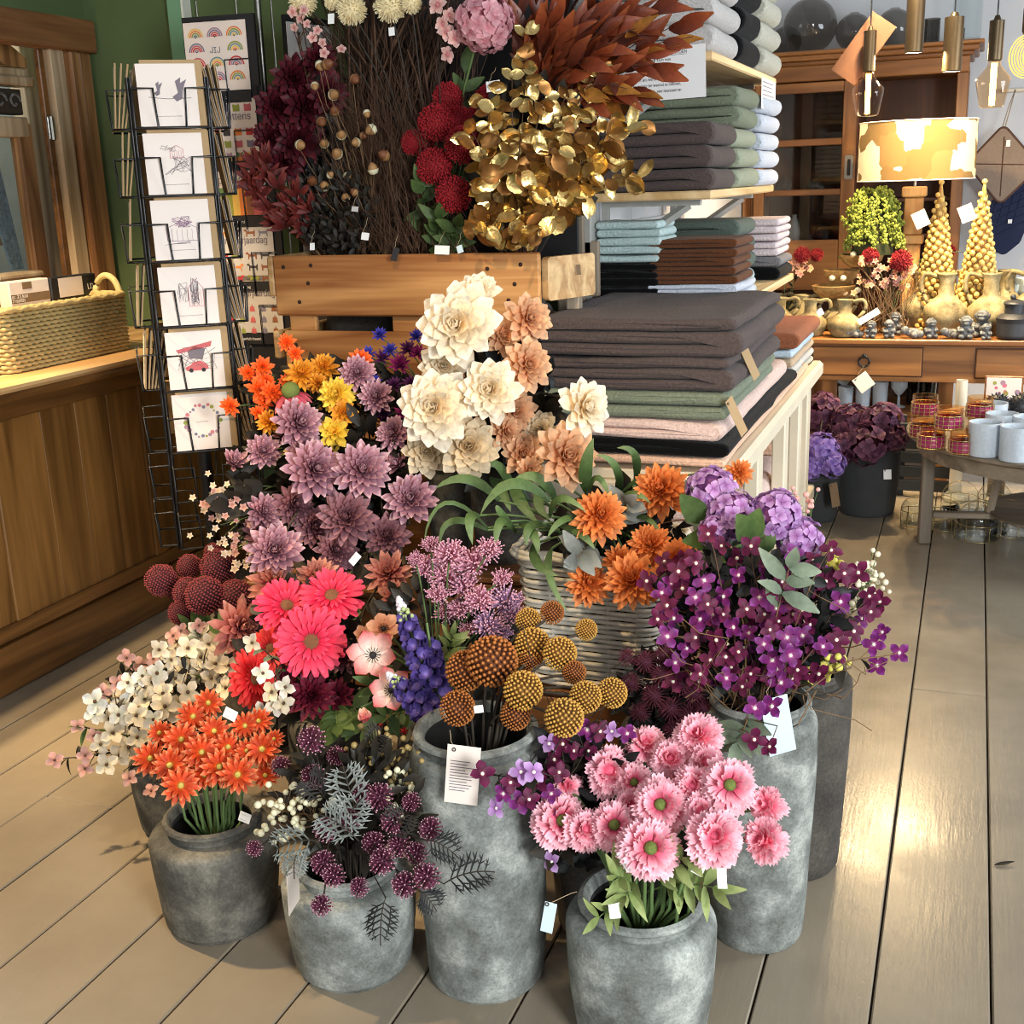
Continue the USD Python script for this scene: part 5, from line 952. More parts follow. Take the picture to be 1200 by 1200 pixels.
def buds(name, lab, key, cs, Y, mat, n=16, r=.006, spread=.02, grp=None):
    o = VS[key]['mouth']; t = thing(name, lab, 'bud spray', o, grp); ms = [tube([VS[key]['c'] + V(0,0, VS[key]['h'] * .4), o],.0016,4)]; P2 = []
    for px, py in cs:
        c = onY(px, py, Y); hub = c + V(0,.01,-.03); ms.append(tube(bez(o, o + V(0,0,.08), hub, 6),.0016,4))
        for _ in range(n): p = c + nrg.normal(0, spread, 3); P2.append(p); ms.append(tube([hub, p],.0007,3))
    part(t, 'stem', cat(*ms), 'stem_green', True)
    for p in P2: part(t, 'bud', ball(p, r * rnd.uniform(.7,1.2),1), mat, True)
buds('bud_spray', 'yellow-green bud spray peeking out at the right under the purple blossoms', 'dk', [(975,775),(955,782),(940,790)],2.3, 'yellow_bud', 14,.0075,.016)
buds('bud_spray', 'yellow blossom sprig at the upper right of the purple blossoms', 'dk', [(983,658),(978,664)],2.4, 'yellow_bud', 12,.0075,.013)
buds('bud_spray', 'creamy white bud spray at the right edge of the purple blossoms', 'dk', [(1012,680),(1020,690),(1005,700),(1018,668)],2.4, 'pale_bud', 14,.006,.017)
buds('bud_spray', 'tiny pink bud sprig in front of the white bench leg', 'dk', [(912,582),(925,584),(950,588)],2.5, 'pink_bud', 10,.0055,.012)
for k in range(8):
    o = VS['rt']['mouth'] + V(rnd.uniform(-.05,.05), rnd.uniform(-.05,.05),-.1); e = onY([800,785,840,885,1000,1040,975,760][k],[725,760,790,800,770,775,640,745][k],2.08 + .02 * k)
    m = twig(o, e, 9,.06); single('bare_twig', cat(tube(m, np.linspace(.0017,.0008,9),4), tube(twig(m[5], m[5] + nrg.normal(0,.06,3),4),.001,3), tube(twig(m[6], m[6] + nrg.normal(0,.05,3),4),.001,3)), 'stem_tan', 'pale curly bare twig among the purple blossoms in the tall right vase', 'twig', group='bare twigs in the tall right vase')
# ---------------------------------------------------------------- hanging tags
def tag(name, lab, c, w, h, mat, normal, roll=0., string=None, lines=0, ink='ink_gray', th=.0012, hole=True, group=None):
    n = unit(normal); x = unit(np.cross([0,0,1.], n)); y = np.cross(n, x); x, y = x * math.cos(roll) + y * math.sin(roll), y * math.cos(roll) - x * math.sin(roll); B = np.stack([x, y, n],1)
    t = thing(name, lab, 'tag', c, group)
    part(t, 'card', xf(box(-w / 2, w / 2,-h / 2, h / 2,0, th, .0004), B, c), mat)
    if hole: part(t, 'eyelet', xf(lathe([(.004, th),(.004, th + .001),(.0022, th + .001),(.0022, th)],10,(-w * .3, h * .42,0)), B, c), 'stem_dark')
    for k in range(lines):
        L = w * rnd.uniform(.45,.75); yy = h * (.22 - .5 * k / max(lines - 1,1)); part(t, 'text_line', xf(box(-w * .38,-w * .38 + L, yy, yy + h * .014, th, th + .0003), B, c), ink)
    if string is not None: part(t, 'string', tube(twig(np.asarray(string), c + B @ V(-w * .3, h * .42, th + .001),5,.03),.0008,4), 'twine', True)
    return t
def on_vase(key, px, py, out=.004):
    """Point on the front of a vase's body at that pixel."""
    vz = VS[key]; d = unit(ray(px, py)); oc = EYE - vz['c']; a = d[0] ** 2 + d[1] ** 2; b = oc[0] * d[0] + oc[1] * d[1]; cc = oc[0] ** 2 + oc[1] ** 2 - (vz['r'] + out) ** 2; k = (-b - math.sqrt(max(b * b - a * cc, 0))) / a; p = EYE + d * k
    return p, unit(V(p[0] - vz['c'][0], p[1] - vz['c'][1],0))
p, n = on_vase('big', 542,908,.010); tag('price_tag', 'cream tag with fine print on a string, on the front of the tall gray vase', p, .062,.112, 'oatmeal_card' if 'oatmeal_card' in MAT else 'white_card', n + V(0,0,.1),-.09, p + V(-.03,.02,.075),11, 'ink_gray')
p, n = on_vase('rt', 912,850,.006); tag('price_tag', 'large pale blue tag hanging on the tall right vase', p, .055,.12, 'tag_blue', n + V(.1,0,.02),.18, p + V(-.02,.03,.08),0)
p, n = on_vase('v2', 344,1040,.02); tag('price_tag', 'narrow pale tag hanging edge-on at the left of the pale vase', p, .05,.10, 'white_card', V(-.95,-.1,.1),-.15, p + V(.03,.02,.06),0)
tag('price_tag', 'small bluish tag dangling beside the front vase on a cord', onY(643,1075,1.72),.022,.055, 'tag_blue', V(.1,-1,.2),-.15, onY(676,1045,1.76),0)
for px, py, Y, w, h, rl, lab in [(270,837,1.9,.030,.022,-.35, 'tiny white price label stuck in the orange daisies'),(287,958,1.83,.026,.020,-.25, 'tiny white label on the rim of the short dark vase'),(846,1029,1.74,.016,.034,.1, 'small white label right of the carnation stems'),(735,1008,1.74,.022,.035,.6, 'small bluish label among the carnation stems, upper'),(557 + 163,1066,1.74,.02,.03,.2, 'small bluish label among the carnation stems at the rim'),(561,831,1.84,.018,.014,.2, 'tiny white label under the rust seed heads'),(820,1015,1.76,.02,.03,-.4, 'small white label under the large pale carnation'),(416,655,2.36,.03,.018,.9, 'gray label in the shade under the mauve dahlias')]:
    tag('price_label', lab, onY(px, py, Y), w, h, 'tag_white', V(.1,-1,.35), rl, None, 2 if w > .02 else 0, 'ink', hole=False)
# ================================================================ pallet crate with the tall bunches
CY = 3.30
pc = thing('pallet_crate', 'tall pine pallet crate with nailed boards, behind the cream dahlias', 'crate', (-1.6, CY, 0))
z1a, z1b = onY(475,371, CY)[2], onY(475,298, CY)[2]; z2b = onY(450,389, CY)[2]; xl, xr = onY(321,330, CY)[0], onY(632,330, CY)[0]
for k, (za, zb, xo) in enumerate([(z1a, z1b, 0),(z2b - .15, z2b, .02),(z2b - .34, z2b - .19,.0),(z2b - .52, z2b - .38,.02),(z2b - .72, z2b - .58,0)]):
    part(pc, 'front_board', box(xl + xo, xr - xo, CY, CY + .022, za, zb, .005), 'pine_crate')
    part(pc, 'back_board', box(xl + xo, xr - xo, CY + .60, CY + .622, za, zb, .005), 'pine_gray')
    part(pc, 'side_board', box(xl - .024, xl - .002, CY + .004, CY + .62, za + .06, zb - .002,.005), 'pine_end')
for px, py in [(332,313),(364,311),(361,332),(351,354),(571,315),(610,310),(603,333),(596,352),(347,404),(352,418)]:
    c = onY(px, py, CY - .001); part(pc, 'nail', ball(c, .0065,1,(1,.5,1)), 'black_knot')
for x in (xl + .03, xr - .12,(xl + xr) / 2 - .05):
    part(pc, 'post', box(x, x + .095, CY + .024, CY + .045,.002, z1b - .004,.004), 'pine_crate')
for x in (xl + .02, xr - .14): part(pc, 'back_post', box(x, x + .095, CY + .575, CY + .598,.002, z1b + .12,.004), 'pine_gray')
part(pc, 'floor_board', box(xl, xr, CY + .05, CY + .57,.55,.57), 'pine_gray')
sb = thing('board_end', 'short pale pine board end with rounded corners, right of the crate front', 'board', onY(660,322,3.36))
a, b = onY(635,331,3.33), onY(687,317,3.52); d = unit([b[0] - a[0], b[1] - a[1],0]); w = np.linalg.norm((b - a)[:2]); hz = .125
v, f = extrude(sg.box(.014,-hz / 2 + .014, w - .002, hz / 2 - .014).buffer(.014),.024); B = np.stack([d, [0,0,1], np.cross(d, [0,0,1])],1); part(sb, 'board', ((v @ B.T) + a + V(0,0,(b[2] - a[2]) / 2), f), 'pine_end')
part(sb, 'post', box(a[0] + .03, a[0] + .07, a[1] + .13, a[1] + .17,.002, a[2] + .04,.003), 'pine_gray')
lab = ['dark bucket inside the pallet crate, left', 'dark bucket inside the pallet crate, middle', 'dark bucket inside the pallet crate, right']
for k, x in enumerate((-1.90,-1.60,-1.33)): up(['tl', 'tm', 'tr'][k], x, 3.58,.572,.115,.64, lab[k], 'zinc_brown')
for k, (x, y) in enumerate([(-1.86,3.44),(-1.55,3.42),(-1.32,3.42)]): VS[['tl2', 'tm2', 'tr2'][k]] = dict(VS[['tl', 'tm', 'tr'][k]])

# petals of the top bunches
petal('pet_darkred', [(0,(34,8,14)),(.6,(66,16,26)),(1,(100,28,38))], trans=.15); petal('pet_rust', [(0,(70,26,12)),(.6,(122,52,26)),(1,(158,82,44))], trans=.12, spec=.5, rough=.4, rnd_amt=.22)
petal('pet_redleaf', [(0,(74,26,24)),(.6,(112,42,38)),(1,(140,66,56))], trans=.2); petal('pet_pinkhyd', [(0,(206,130,140)),(1,(236,184,190))], trans=.3); petal('pet_blush', [(0,(176,90,92)),(.4,(236,180,168)),(1,(242,206,196))], trans=.3)
plain('gold_leaf', (226,194,124),.27, metal=.95, var=.25, scale=40., bump=.5, bscale=60., rnd_amt=.12); plain('gold_leaf_dark', (140,96,48),.4, metal=.75, var=.3, scale=30., rnd_amt=.15)
plain('rust_gold', (206,136,60),.35, metal=.7, var=.3, scale=60.); plain('pompon_red', (128,10,20),.85, var=.2, scale=60.); plain('pompon_red_tip', (164,20,30),.8); plain('pompon_cream', (232,216,172),.85, var=.1, scale=60.); plain('pod_tan', (158,116,70),.6, var=.25, scale=60.); plain('pod_cap', (116,68,36),.6, var=.3, scale=60.); plain('straw_dark', (70,46,30),.8, var=.3, scale=30.)

# gold leaves
GO = [onY(588,262,3.30), onY(592,282,3.28)]
GE = [((620,45),3.42),((600,90),3.36),((570,120),3.30),((553,155),3.26),((640,110),3.34),((665,110),3.40),((705,75),3.46),((690,120),3.42),((735,140),3.44),((730,155),3.36),((710,175),3.36),((700,205),3.32),((738,207),3.40),((665,240),3.24),((610,160),3.22),((650,170),3.22),((565,215),3.22),((560,275),3.20),((640,265),3.18),((585,195),3.20),((625,215),3.18),((660,205),3.22),((615,270),3.16),((680,150),3.30)]
GL = [f'gold leaf branch, {w}' for w in rows([e[0] for e in GE],34)]
for i, ((px, py), Y) in enumerate(GE):
    e = onY(px, py, Y); o = VS['tr']['mouth'] + V(rnd.uniform(-.05,.05),-.06,-.02); L = np.linalg.norm(e - o); t = thing('gold_leaf_branch', GL[i] + ' of the gold bunch', 'leaf branch', o, 'gold leaf branches')
    ctrl = onY(600 + (px - 600) * .35,215 + (py - 215) * .3,3.30); m = bez(o, ctrl, e, 14); part(t, 'stem', tube(np.vstack([(VS['tr']['c'] + V(0,0,.3))[None], m]), np.linspace(.003,.0012,15),5), 'stem_brown', True); T = unit(m[-1] - m[-4]); nl = 20
    for j in range(nl):
        k = 13 - j // 2 * .78; a_ = int(max(k, 2)); p = m[a_] + (m[min(a_ + 1,13)] - m[a_]) * (max(k, 2) - a_) + nrg.normal(0,.012,3); vw = unit(EYE - p); sd = unit(np.cross(T, vw)) * (1 if j % 2 else -1)
        d = unit(T * rnd.uniform(-.1,.8) + sd * rnd.uniform(.5,1.1) + vw * rnd.uniform(-.3,.5)); ln = rnd.uniform(.040,.060) * (1.15 if py > 150 else .95); v, f, tt = petal_mesh(ln, ln * rnd.uniform(.62,.82),5,3,.3,.5, rnd.uniform(.05,.22), rnd.uniform(-.6,.6),.5, rip=.03, seed=j)
        up_ = unit(vw + nrg.normal(0,.55,3)); s_ = np.cross(up_, d); s_ = unit(s_); n_ = np.cross(d, s_); part(t, 'leaf', (v @ np.stack([d, s_, n_],1).T + p, f), 'gold_leaf' if rnd.random() < .8 else 'gold_leaf_dark', True)
# rust leaves
RT = [((768,110),3.42),((791,80),3.46),((812,43),3.5),((820,24),3.56),((774,54),3.5),((765,76),3.44),((761,28),3.5),((733,115),3.4),((735,104),3.38),((690,72),3.4),((668,45),3.42),((642,26),3.44),((620,45),3.5),((720,30),3.5),((700,10),3.54),((745,5),3.56),((660,-5),3.54),((630,-10),3.56),((685,-15),3.6),((790,0),3.6),((606,12),3.52),((725,-20),3.6),((648,70),3.46),((715,60),3.44)]
RL = rows([e[0] for e in RT],24)
for i, ((px, py), Y) in enumerate(RT):
    e = onY(px, py, Y); o = VS['tr']['mouth'] + V(rnd.uniform(-.06,.06),.03,-.02); t = thing('rust_leaf_branch', f'rust brown leaf branch above the gold leaves, {RL[i]}', 'leaf branch', o, 'rust leaf branches'); ctrl = onY(625,60, Y + .06); m = bez(o, ctrl, e, 12)
    part(t, 'stem', tube(np.vstack([(VS['tr']['c'] + V(0,0,.3))[None], m]), np.linspace(.003,.001,13),5), 'stem_brown', True); T = unit(m[-1] - m[-4])
    for j in range(8):
        p = m[11 - j] if j else m[-1] - T * .08; vw = unit(EYE - p); sd = unit(np.cross(T, vw)) * (1 if j % 2 else -1); d = unit(T + sd * (rnd.uniform(.15,.7) if j else .02) + vw * rnd.uniform(-.1,.4)); ln = rnd.uniform(.085,.125); v, f, tt = petal_mesh(ln * 1.1, ln * .42,6,3,.2,.95,.16, rnd.uniform(-.5,.1),.4)
        up_ = unit(vw + V(0,0,.5) + nrg.normal(0,.4,3)); s_ = unit(np.cross(up_, d)); n_ = np.cross(d, s_); gold = j in (0,3) and px > 725 and i % 2 == 0; part(t, 'leaf', (v @ np.stack([d, s_, n_],1).T + p, f), 'rust_gold' if gold else 'pet_rust', True, tt)
# red and cream pompons
for i, (px, py, r, Y, lab) in enumerate([(525,115,17,3.5, 'red pompon highest at the left, under the green leaf'),(573,117,16,3.5, 'red pompon highest at the right, cut by gold leaves'),(511,144,20,3.44, 'large red pompon in the upper middle'),(538,142,16,3.5, 'red pompon behind, between the large one and the gold leaves'),(556,140,14,3.5, 'red pompon almost hidden by the gold leaves'),(485,167,14,3.46, 'red pompon at the far left, by the dried twigs'),(502,160,15,3.5, 'red pompon tucked behind the far left one'),(542,170,20,3.40, 'large red pompon on the right, touching the gold leaves'),(509,195,20,3.40, 'red pompon in the lower left on a green stem'),(532,228,20,3.36, 'red pompon lowest of all')]):
    t, c = flower('red_pompon', lab, 'pompon flower', px, py, Y, 'red pompons'); R = r / ppm(c) * 1.05; spiky(t, c, R, 620, 'pompon_red', rad=.055, core=.82, knob=.05, knobmat='pompon_red_tip', half=face(c, .2)); stem_to(t, c, V(0,0,1), 'tm', .003, 'stem_green')
for i, (px, py, r, lab) in enumerate([(412,12,17, 'cream pompon at the top, second from the left'),(457,6,19, 'cream pompon at the top, third from the left'),(355,2,16, 'cream pompon at the top left, cut by the frame'),(482,4,12, 'small cream pompon behind, fourth from the left'),(390,2,10, 'small cream pompon between the two left ones')]):
    t, c = flower('cream_pompon', lab, 'pompon flower', px, py, 3.5, 'cream pompons'); spiky(t, c, r / ppm(c) * 1.05,420, 'pompon_cream', rad=.06, core=.75, half=face(c, .2)); stem_to(t, c, V(0,0,1), 'tm', .0026, 'stem_dark')
leafy('green_leaf_sprig', [f'dark green leafy stem under the red pompons, {w}' for w in ('lowest left', 'in the middle', 'highest', 'right')] , 'leaf sprig', 'tm', [onY(492,215,3.4), onY(515,255,3.36), onY(545,85,3.55), onY(535,265,3.36)], 'leaf_green', (.075,.034),12, 'stem_green', gap=.1)
# pink hydrangea and blossoms
t, c = flower('pink_hydrangea', 'pale pink hydrangea head at the top, beside the rust leaves', 'hydrangea', 567,26,3.42, None); hydrangea(t, c, 36 / ppm(c), 'pet_pinkhyd', 70,.34); stem_to(t, c, V(0,0,1), 'tm', .004, 'stem_green')
branch('pink_blossom_branch', 'pink cherry blossom branch left of the pale hydrangea', 'blossom spray', 'tm', [onY(x, y, 3.4) for x, y in [(527,18),(523,38),(524,64),(513,6),(519,28),(533,45)]], dogwood('pet_blush', .026,5, eye='ink_pink'), None, 'stem_dark', .003)
branch('pink_blossom_branch', 'dusty pink small blossom branch at the upper left corner of the tall bunch', 'blossom spray', 'tl', [onY(x, y, 3.45) for x, y in [(352,22),(345,32),(360,28),(366,44),(372,36),(356,12),(343,14),(378,50),(380,62),(400,58)]], dogwood('pet_blush', .016,5, eye='ink_pink', each=False), None, 'stem_brown', .0026)
# dark burgundy dahlias and leaves on the left
for i, (px, py, r, lab) in enumerate([(345,92,24, 'dark burgundy dahlia highest at the left of the crate bunch'),(325,125,24, 'dark burgundy dahlia at the left edge, by the calendars'),(358,125,26, 'dark burgundy dahlia in the middle of the dark ones'),(320,162,22, 'dark burgundy dahlia lower left, above the red leaves'),(350,165,26, 'dark burgundy dahlia behind the tan pods'),(385,110,22, 'dark burgundy dahlia to the right behind the pods'),(375,70,20, 'small dark burgundy dahlia near the top, right'),(335,190,20, 'dark burgundy dahlia lowest, among the red leaves')]):
    t, c = flower('dark_dahlia', lab, 'dahlia', px, py, 3.48, 'dark burgundy dahlias'); ax = face(c, .1, rnd.uniform(-.5,.3)); dahlia(t, c, ax, r / ppm(c) * 1.15, 'pet_darkred', 54, 'pet_darkred', fat=.42, cup=.25, seed=300 + i); stem_to(t, c, ax, 'tl', .003, 'stem_dark')
RD = [(297,190),(290,205),(310,200),(300,225),(322,215),(315,240),(335,235),(340,250),(330,262),(350,245),(365,240),(308,185),(345,225),(292,218),(355,262),(320,255)]
_w = rows(RD, 18)
for i, (px, py) in enumerate(RD):
    e = onY(px, py, 3.36 + .01 * (i % 4)); o = VS['tl']['mouth'] + V(-.04,0,0); t = thing('red_leaf_tuft', f'brownish red leaf tuft, {_w[i]}', 'leaf tuft', e, 'red leaf tufts'); m = bez(o, (o + e) / 2 + V(-.03,0,.06), e, 7); part(t, 'stem', tube(m, .002,4), 'stem_brown', True); T = unit(m[-1] - m[-3])
    for j in range(11):
        d = unit(T + nrg.normal(0,.65,3)); leaf_on(t, e - T * .02, d, rnd.uniform(.05,.075),.017, 'pet_redleaf', up_=unit(EYE - e), curl=rnd.uniform(-.6,.2))
# acorn-like pods on thin stalks
POD = [(384,75),(375,77),(369,101),(416,93),(391,111),(430,133),(377,143),(400,158),(435,152),(426,159),(352,170),(417,167),(450,182),(380,218),(407,207),(415,225),(387,205),(405,231),(392,130),(380,168),(437,198),(366,212),(395,180)]
_w = rows(POD, 16)
for i, (px, py) in enumerate(POD):
    c = onY(px, py, 3.34 + .015 * (i % 5)); t = thing('seed_pod', f'tan acorn-like pod on a thin stalk, {_w[i]}', 'seed pod', c, 'tan seed pods'); ax = unit(face(c, .2) * .6 + nrg.normal(0,.5,3)); R = .0145 * rnd.uniform(.75,1.15); F = frame(ax)
    part(t, 'pod', xf(lathe([(0,-R),(R * .7,-R * .7),(R * .98,-R * .1),(R * .8, R * .6),(R * .35, R * 1.05),(0, R * 1.25)],14), F, c), 'pod_tan' if i % 3 else 'pod_cap', True); part(t, 'cup', xf(lathe([(0,-R * 1.1),(R * .8,-R * .8),(R * 1.08,-R * .1),(R * 1.0,-R * .02)],14), F, c), 'berry_cream' if i % 3 else 'pod_tan', True)
    o = VS['tm']['mouth'] + V(rnd.uniform(-.15,-.02),-.03,-.05); m = bez(c - ax * R, (c + o) / 2 + V(-.06,0,.02), o, 8); m[1:-1] += nrg.normal(0,.008,(6,3)); part(t, 'stalk', tube(m, .0013,4), 'stem_tan', True)
# small dark dried foliage, twigs and stems: nobody could count them
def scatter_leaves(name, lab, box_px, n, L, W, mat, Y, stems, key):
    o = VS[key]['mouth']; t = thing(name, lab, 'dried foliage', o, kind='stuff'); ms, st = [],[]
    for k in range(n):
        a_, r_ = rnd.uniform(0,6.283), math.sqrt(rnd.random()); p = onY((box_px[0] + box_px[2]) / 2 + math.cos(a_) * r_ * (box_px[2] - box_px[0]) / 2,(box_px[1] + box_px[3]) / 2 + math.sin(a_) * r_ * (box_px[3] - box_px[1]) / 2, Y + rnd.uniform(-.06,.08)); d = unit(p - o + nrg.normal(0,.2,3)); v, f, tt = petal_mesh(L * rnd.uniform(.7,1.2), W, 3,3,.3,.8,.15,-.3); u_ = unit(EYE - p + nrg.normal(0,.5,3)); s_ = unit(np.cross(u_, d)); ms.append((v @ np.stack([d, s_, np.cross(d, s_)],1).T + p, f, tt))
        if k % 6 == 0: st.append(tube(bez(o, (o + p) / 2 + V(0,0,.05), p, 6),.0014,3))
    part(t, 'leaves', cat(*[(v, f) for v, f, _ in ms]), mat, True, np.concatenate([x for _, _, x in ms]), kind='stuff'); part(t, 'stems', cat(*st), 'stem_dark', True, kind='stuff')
scatter_leaves('dried_foliage', 'mass of small dark brown dried leaves behind the crate board, left', (345,205,440,296),460,.034,.014, 'leaf_dark', 3.42,0, 'tl')
scatter_leaves('dried_foliage', 'mass of small dark leaves behind the dark burgundy dahlias', (320,150,420,230),260,.034,.014, 'leaf_black', 3.56,0, 'tl')
def twigs(name, lab, n, bx, tx, Y, r, mat, curly, key='tm', n2=9):
    ms = []
    for k in range(n):
        a = onY(rnd.uniform(bx[0], bx[2]), rnd.uniform(bx[1], bx[3]), Y + rnd.uniform(-.04,.12)); b = onY(rnd.uniform(tx[0], tx[2]), rnd.uniform(tx[1], tx[3]), Y + rnd.uniform(-.06,.14)); m = a + (b - a) * np.linspace(0,1, n2)[:, None] + nrg.normal(0, curly, (n2,3)) * np.linspace(.2,1, n2)[:, None]; ms.append(tube(m, np.linspace(r, r * .5, n2),3, False))
    single(name, cat(*ms), mat, lab, 'dried twigs', True, kind='stuff')
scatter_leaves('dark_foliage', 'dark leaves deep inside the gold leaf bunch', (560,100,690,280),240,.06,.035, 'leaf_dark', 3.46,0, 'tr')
twigs('dried_twigs', 'bundle of fine curly brown dried twigs beside the red pompons', 260,(400,285,560,300),(380,70,520,200),3.45,.0016, 'stem_brown', .016)
twigs('dried_twigs', 'loose tan dried grass stalks in front of the curly twigs', 90,(420,280,500,298),(360,80,470,260),3.38,.0013, 'stem_brown', .014)
twigs('dried_stems', 'dense upright dark brown stems under the cream pompons', 200,(390,180,560,260),(340,-30,580,60),3.62,.0034, 'straw_dark', .006, n2=6)
twigs('dried_stems', 'thick gray-brown bark strips between the dark stems at the top', 40,(400,160,540,230),(400,-20,530,60),3.60,.0075, 'stem_brown', .005, n2=5)
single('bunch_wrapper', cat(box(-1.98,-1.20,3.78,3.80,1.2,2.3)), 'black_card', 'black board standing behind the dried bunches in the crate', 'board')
for i, (px, py, w, h, rl, lab, m) in enumerate([(388,22,.020,.03,0, 'small black and white price tag under the left cream pompon', 'tag_white'),(459,37,.018,.024,.1, 'small white price tag under the third cream pompon', 'tag_white'),(416,245,.022,.016,-.1, 'gray price tag in the dried leaves above the crate board', 'gray_paper'),(428,277,.024,.022,-.15, 'white price tag with a barcode over the crate board', 'tag_white'),(463,298,.020,.040,-.25, 'black and white price tag hanging over the crate board edge', 'black_card'),(366,289,.016,.022,0, 'tiny white tag at the left end of the crate board', 'tag_white'),(518,293,.045,.026,-.05, 'blank white tag under the lowest red pompon', 'tag_white'),(539,292,.018,.022,.3, 'narrow blue-white tag beside the blank one under the red pompons', 'tag_blue'),(578,101,.04,.03,.1, 'white tag between the upper right red pompon and the gold leaves', 'tag_white')]):
    tag('price_tag', lab, onY(px, py, 3.27 if py > 270 else 3.33), w, h, m, V(.15,-1,.25), rl, onY(px + 3, py - 22,3.3),0, hole=False)
tag('price_tag', 'small brown label on the pale board end', onY(678,316,3.42),.012,.03, 'kraft_dark', V(.5,-1,0),.1, None, 0, hole=False)

# ================================================================ white bench and its towels
def towel(name, lab, x0, x1, y0, y1, z0, h, n, mat, grp=None, flip=False, axis='y', wob=.006, seed=None, label_strip=None, ends=(0., 0.)):
    """Folded towel: a strip of cloth laid back and forth n times (fold to the right, +x), extruded with soft ends."""
    th = h / n; r = th / 2; xa, xb = x0 + r, x1 - r; pts = [(x0 + r * .6, r)]
    for k in range(n):
        z = r + k * th; s = (k % 2 == 0); pts.append((xb if s else xa + .02, z))
        if k < n - 1:
            cx = xb if s else xa + .02; sg_ = 1 if s else -1; pts += [(cx + sg_ * r * math.sin(a) * .98, z + r - r * math.cos(a)) for a in np.linspace(.3, math.pi - .3,5)]; pts.append((cx, z + th))
    if n % 2 == 0: pts.append((x0 + r * .6, r + (n - 1) * th))
    g = sg.LineString(pts).buffer(r * .955, quad_segs=5); g = g if g.geom_type == 'Polygon' else max(g.geoms, key=lambda q: q.area); ex = sg.Polygon(g.exterior).exterior
    K = 96 + 30 * n; P = np.array([ex.interpolate(s, normalized=True).coords[0] for s in np.linspace(0,1, K, endpoint=False)])
    tg = np.roll(P, -1,0) - np.roll(P, 1,0); nm = np.stack([tg[:, 1],-tg[:, 0]],1); nm /= np.linalg.norm(nm, axis=1, keepdims=True) + 1e-9
    if sg.Polygon(P).exterior.is_ccw is False: nm = -nm
    ys = np.concatenate([[y0, y0 + r * .15, y0 + r * .5, y0 + r], np.linspace(y0 + r, y1 - r, 10)[1:-1],[y1 - r, y1 - r * .5, y1 - r * .15, y1]]); ins = np.concatenate([[r * .62, r * .3, r * .08,0], np.zeros(8),[0, r * .08, r * .3, r * .62]])
    R = np.stack([np.column_stack([P[:, 0] - nm[:, 0] * d, np.full(K, y), P[:, 1] - nm[:, 1] * d]) for y, d in zip(ys, ins)]); sd = seed if seed is not None else rnd.randrange(999)
    q = R * [5,5,2.2] + sd * 3.7; R[..., 2] += (meshkit.fbm(q, 2, sd) - .5) * wob * 2 * (R[..., 2] / h + .15); R[..., 0] += (meshkit.fbm(q * [0,1,5] + 9,2, sd) - .5) * wob * 2.4; R[..., 1] += (meshkit.fbm(q * [1.5,.2,4] + 4,2, sd) - .5) * wob * 2
    v, f = loft(R, caps=False)
    tri = trimesh.creation.triangulate_polygon(sg.Polygon(R[0][:, [0,2]]).buffer(0), engine='earcut') if False else None
    cap = trimesh.creation.extrude_polygon(sg.Polygon(P),1., engine='earcut'); cv, cf = np.array(cap.vertices), np.array(cap.faces); sel = (cv[cf][:, :, 2] < .5).all(1); idx = np.argmin(((cv[:, None, :2] - P[None]) ** 2).sum(2),1); tri = idx[cf[sel]]
    f = np.vstack([f, tri[:, ::-1] if False else tri, tri[:, ::-1] + (len(ys) - 1) * K]); v = v + [0,0, z0]
    t = thing(name, lab, 'towel', ((x0 + x1) / 2, y0, z0), grp); part(t, 'cloth', (v, f), mat, 50)
    return t
bn = thing('bench', 'white painted wooden bench with slatted side, stacked with towels', 'bench', (-.9,4.2,0))
bx0, bx1, by0, by1, bz = -1.20,-.575,3.20,5.22,.76
part(bn, 'top_board', box(bx0, bx1 - .05, by0, by1, bz - .035, bz - .005,.004), 'white_paint')
part(bn, 'side_rail', box(bx1 - .05, bx1 + .005, by0 - .02, by1 + .03, bz - .055, bz + .012,.014), 'white_paint')
part(bn, 'front_rail', box(bx0, bx1 - .05, by0 - .02, by0 + .02, bz - .10, bz - .036,.006), 'white_paint')
for px in (886,916,941): y = onX(px, 600, bx1 - .02)[1]; part(bn, 'leg' if px != 916 else 'slat', box(bx1 - .055, bx1 - .008, y - .045, y + .045,.002 if px != 916 else .18, bz - .056,.005), 'white_paint')
part(bn, 'slat', box(bx1 - .05, bx1 - .01,4.62,4.70,.18, bz - .056,.005), 'white_paint')
for y in (by0 + .03, by1 - .1): part(bn, 'leg', box(bx0 + .01, bx0 + .06, y, y + .06,.002, bz - .036,.005), 'white_paint')
part(bn, 'lower_shelf', box(bx0 + .02, bx1 - .06, by0 + .1, by1 - .05,.20,.225,.004), 'white_paint'); part(bn, 'lower_rail', box(bx1 - .05, bx1 - .012, by0, by1,.17,.23,.006), 'white_paint')
yf = 3.19; GT = 'bath towels stacked on the bench front'
zz = bz + .014
for (h, n, m, x1, y1, lab) in [(.026,1, 'peach', -.60,5.0, 'peach towel lowest in the front stack, on the bench'),(.044,2, 'black', -.60,4.55, 'black towel in the front stack under the blush one'),(.056,2, 'blush', -.612,4.35, 'blush towel in the front stack between black and sage'),(.036,1, 'sage', -.600,4.05, 'sage green towel in the front stack, lower one'),(.040,1, 'sage', -.592,4.02, 'sage green towel in the front stack, directly under charcoal'),(.092,3, 'charcoal', -.585,3.98, 'charcoal bath towel in the front stack, lower of two'),(.104,3, 'charcoal', -.572,3.98, 'charcoal bath towel on top of the front stack')]:
    towel('bath_towel', lab, -1.17, x1, yf, y1, zz, h, n, 'terry_' + m, None, wob=.011 if h > .05 else .006); zz += h + .0015
ZTOP = zz
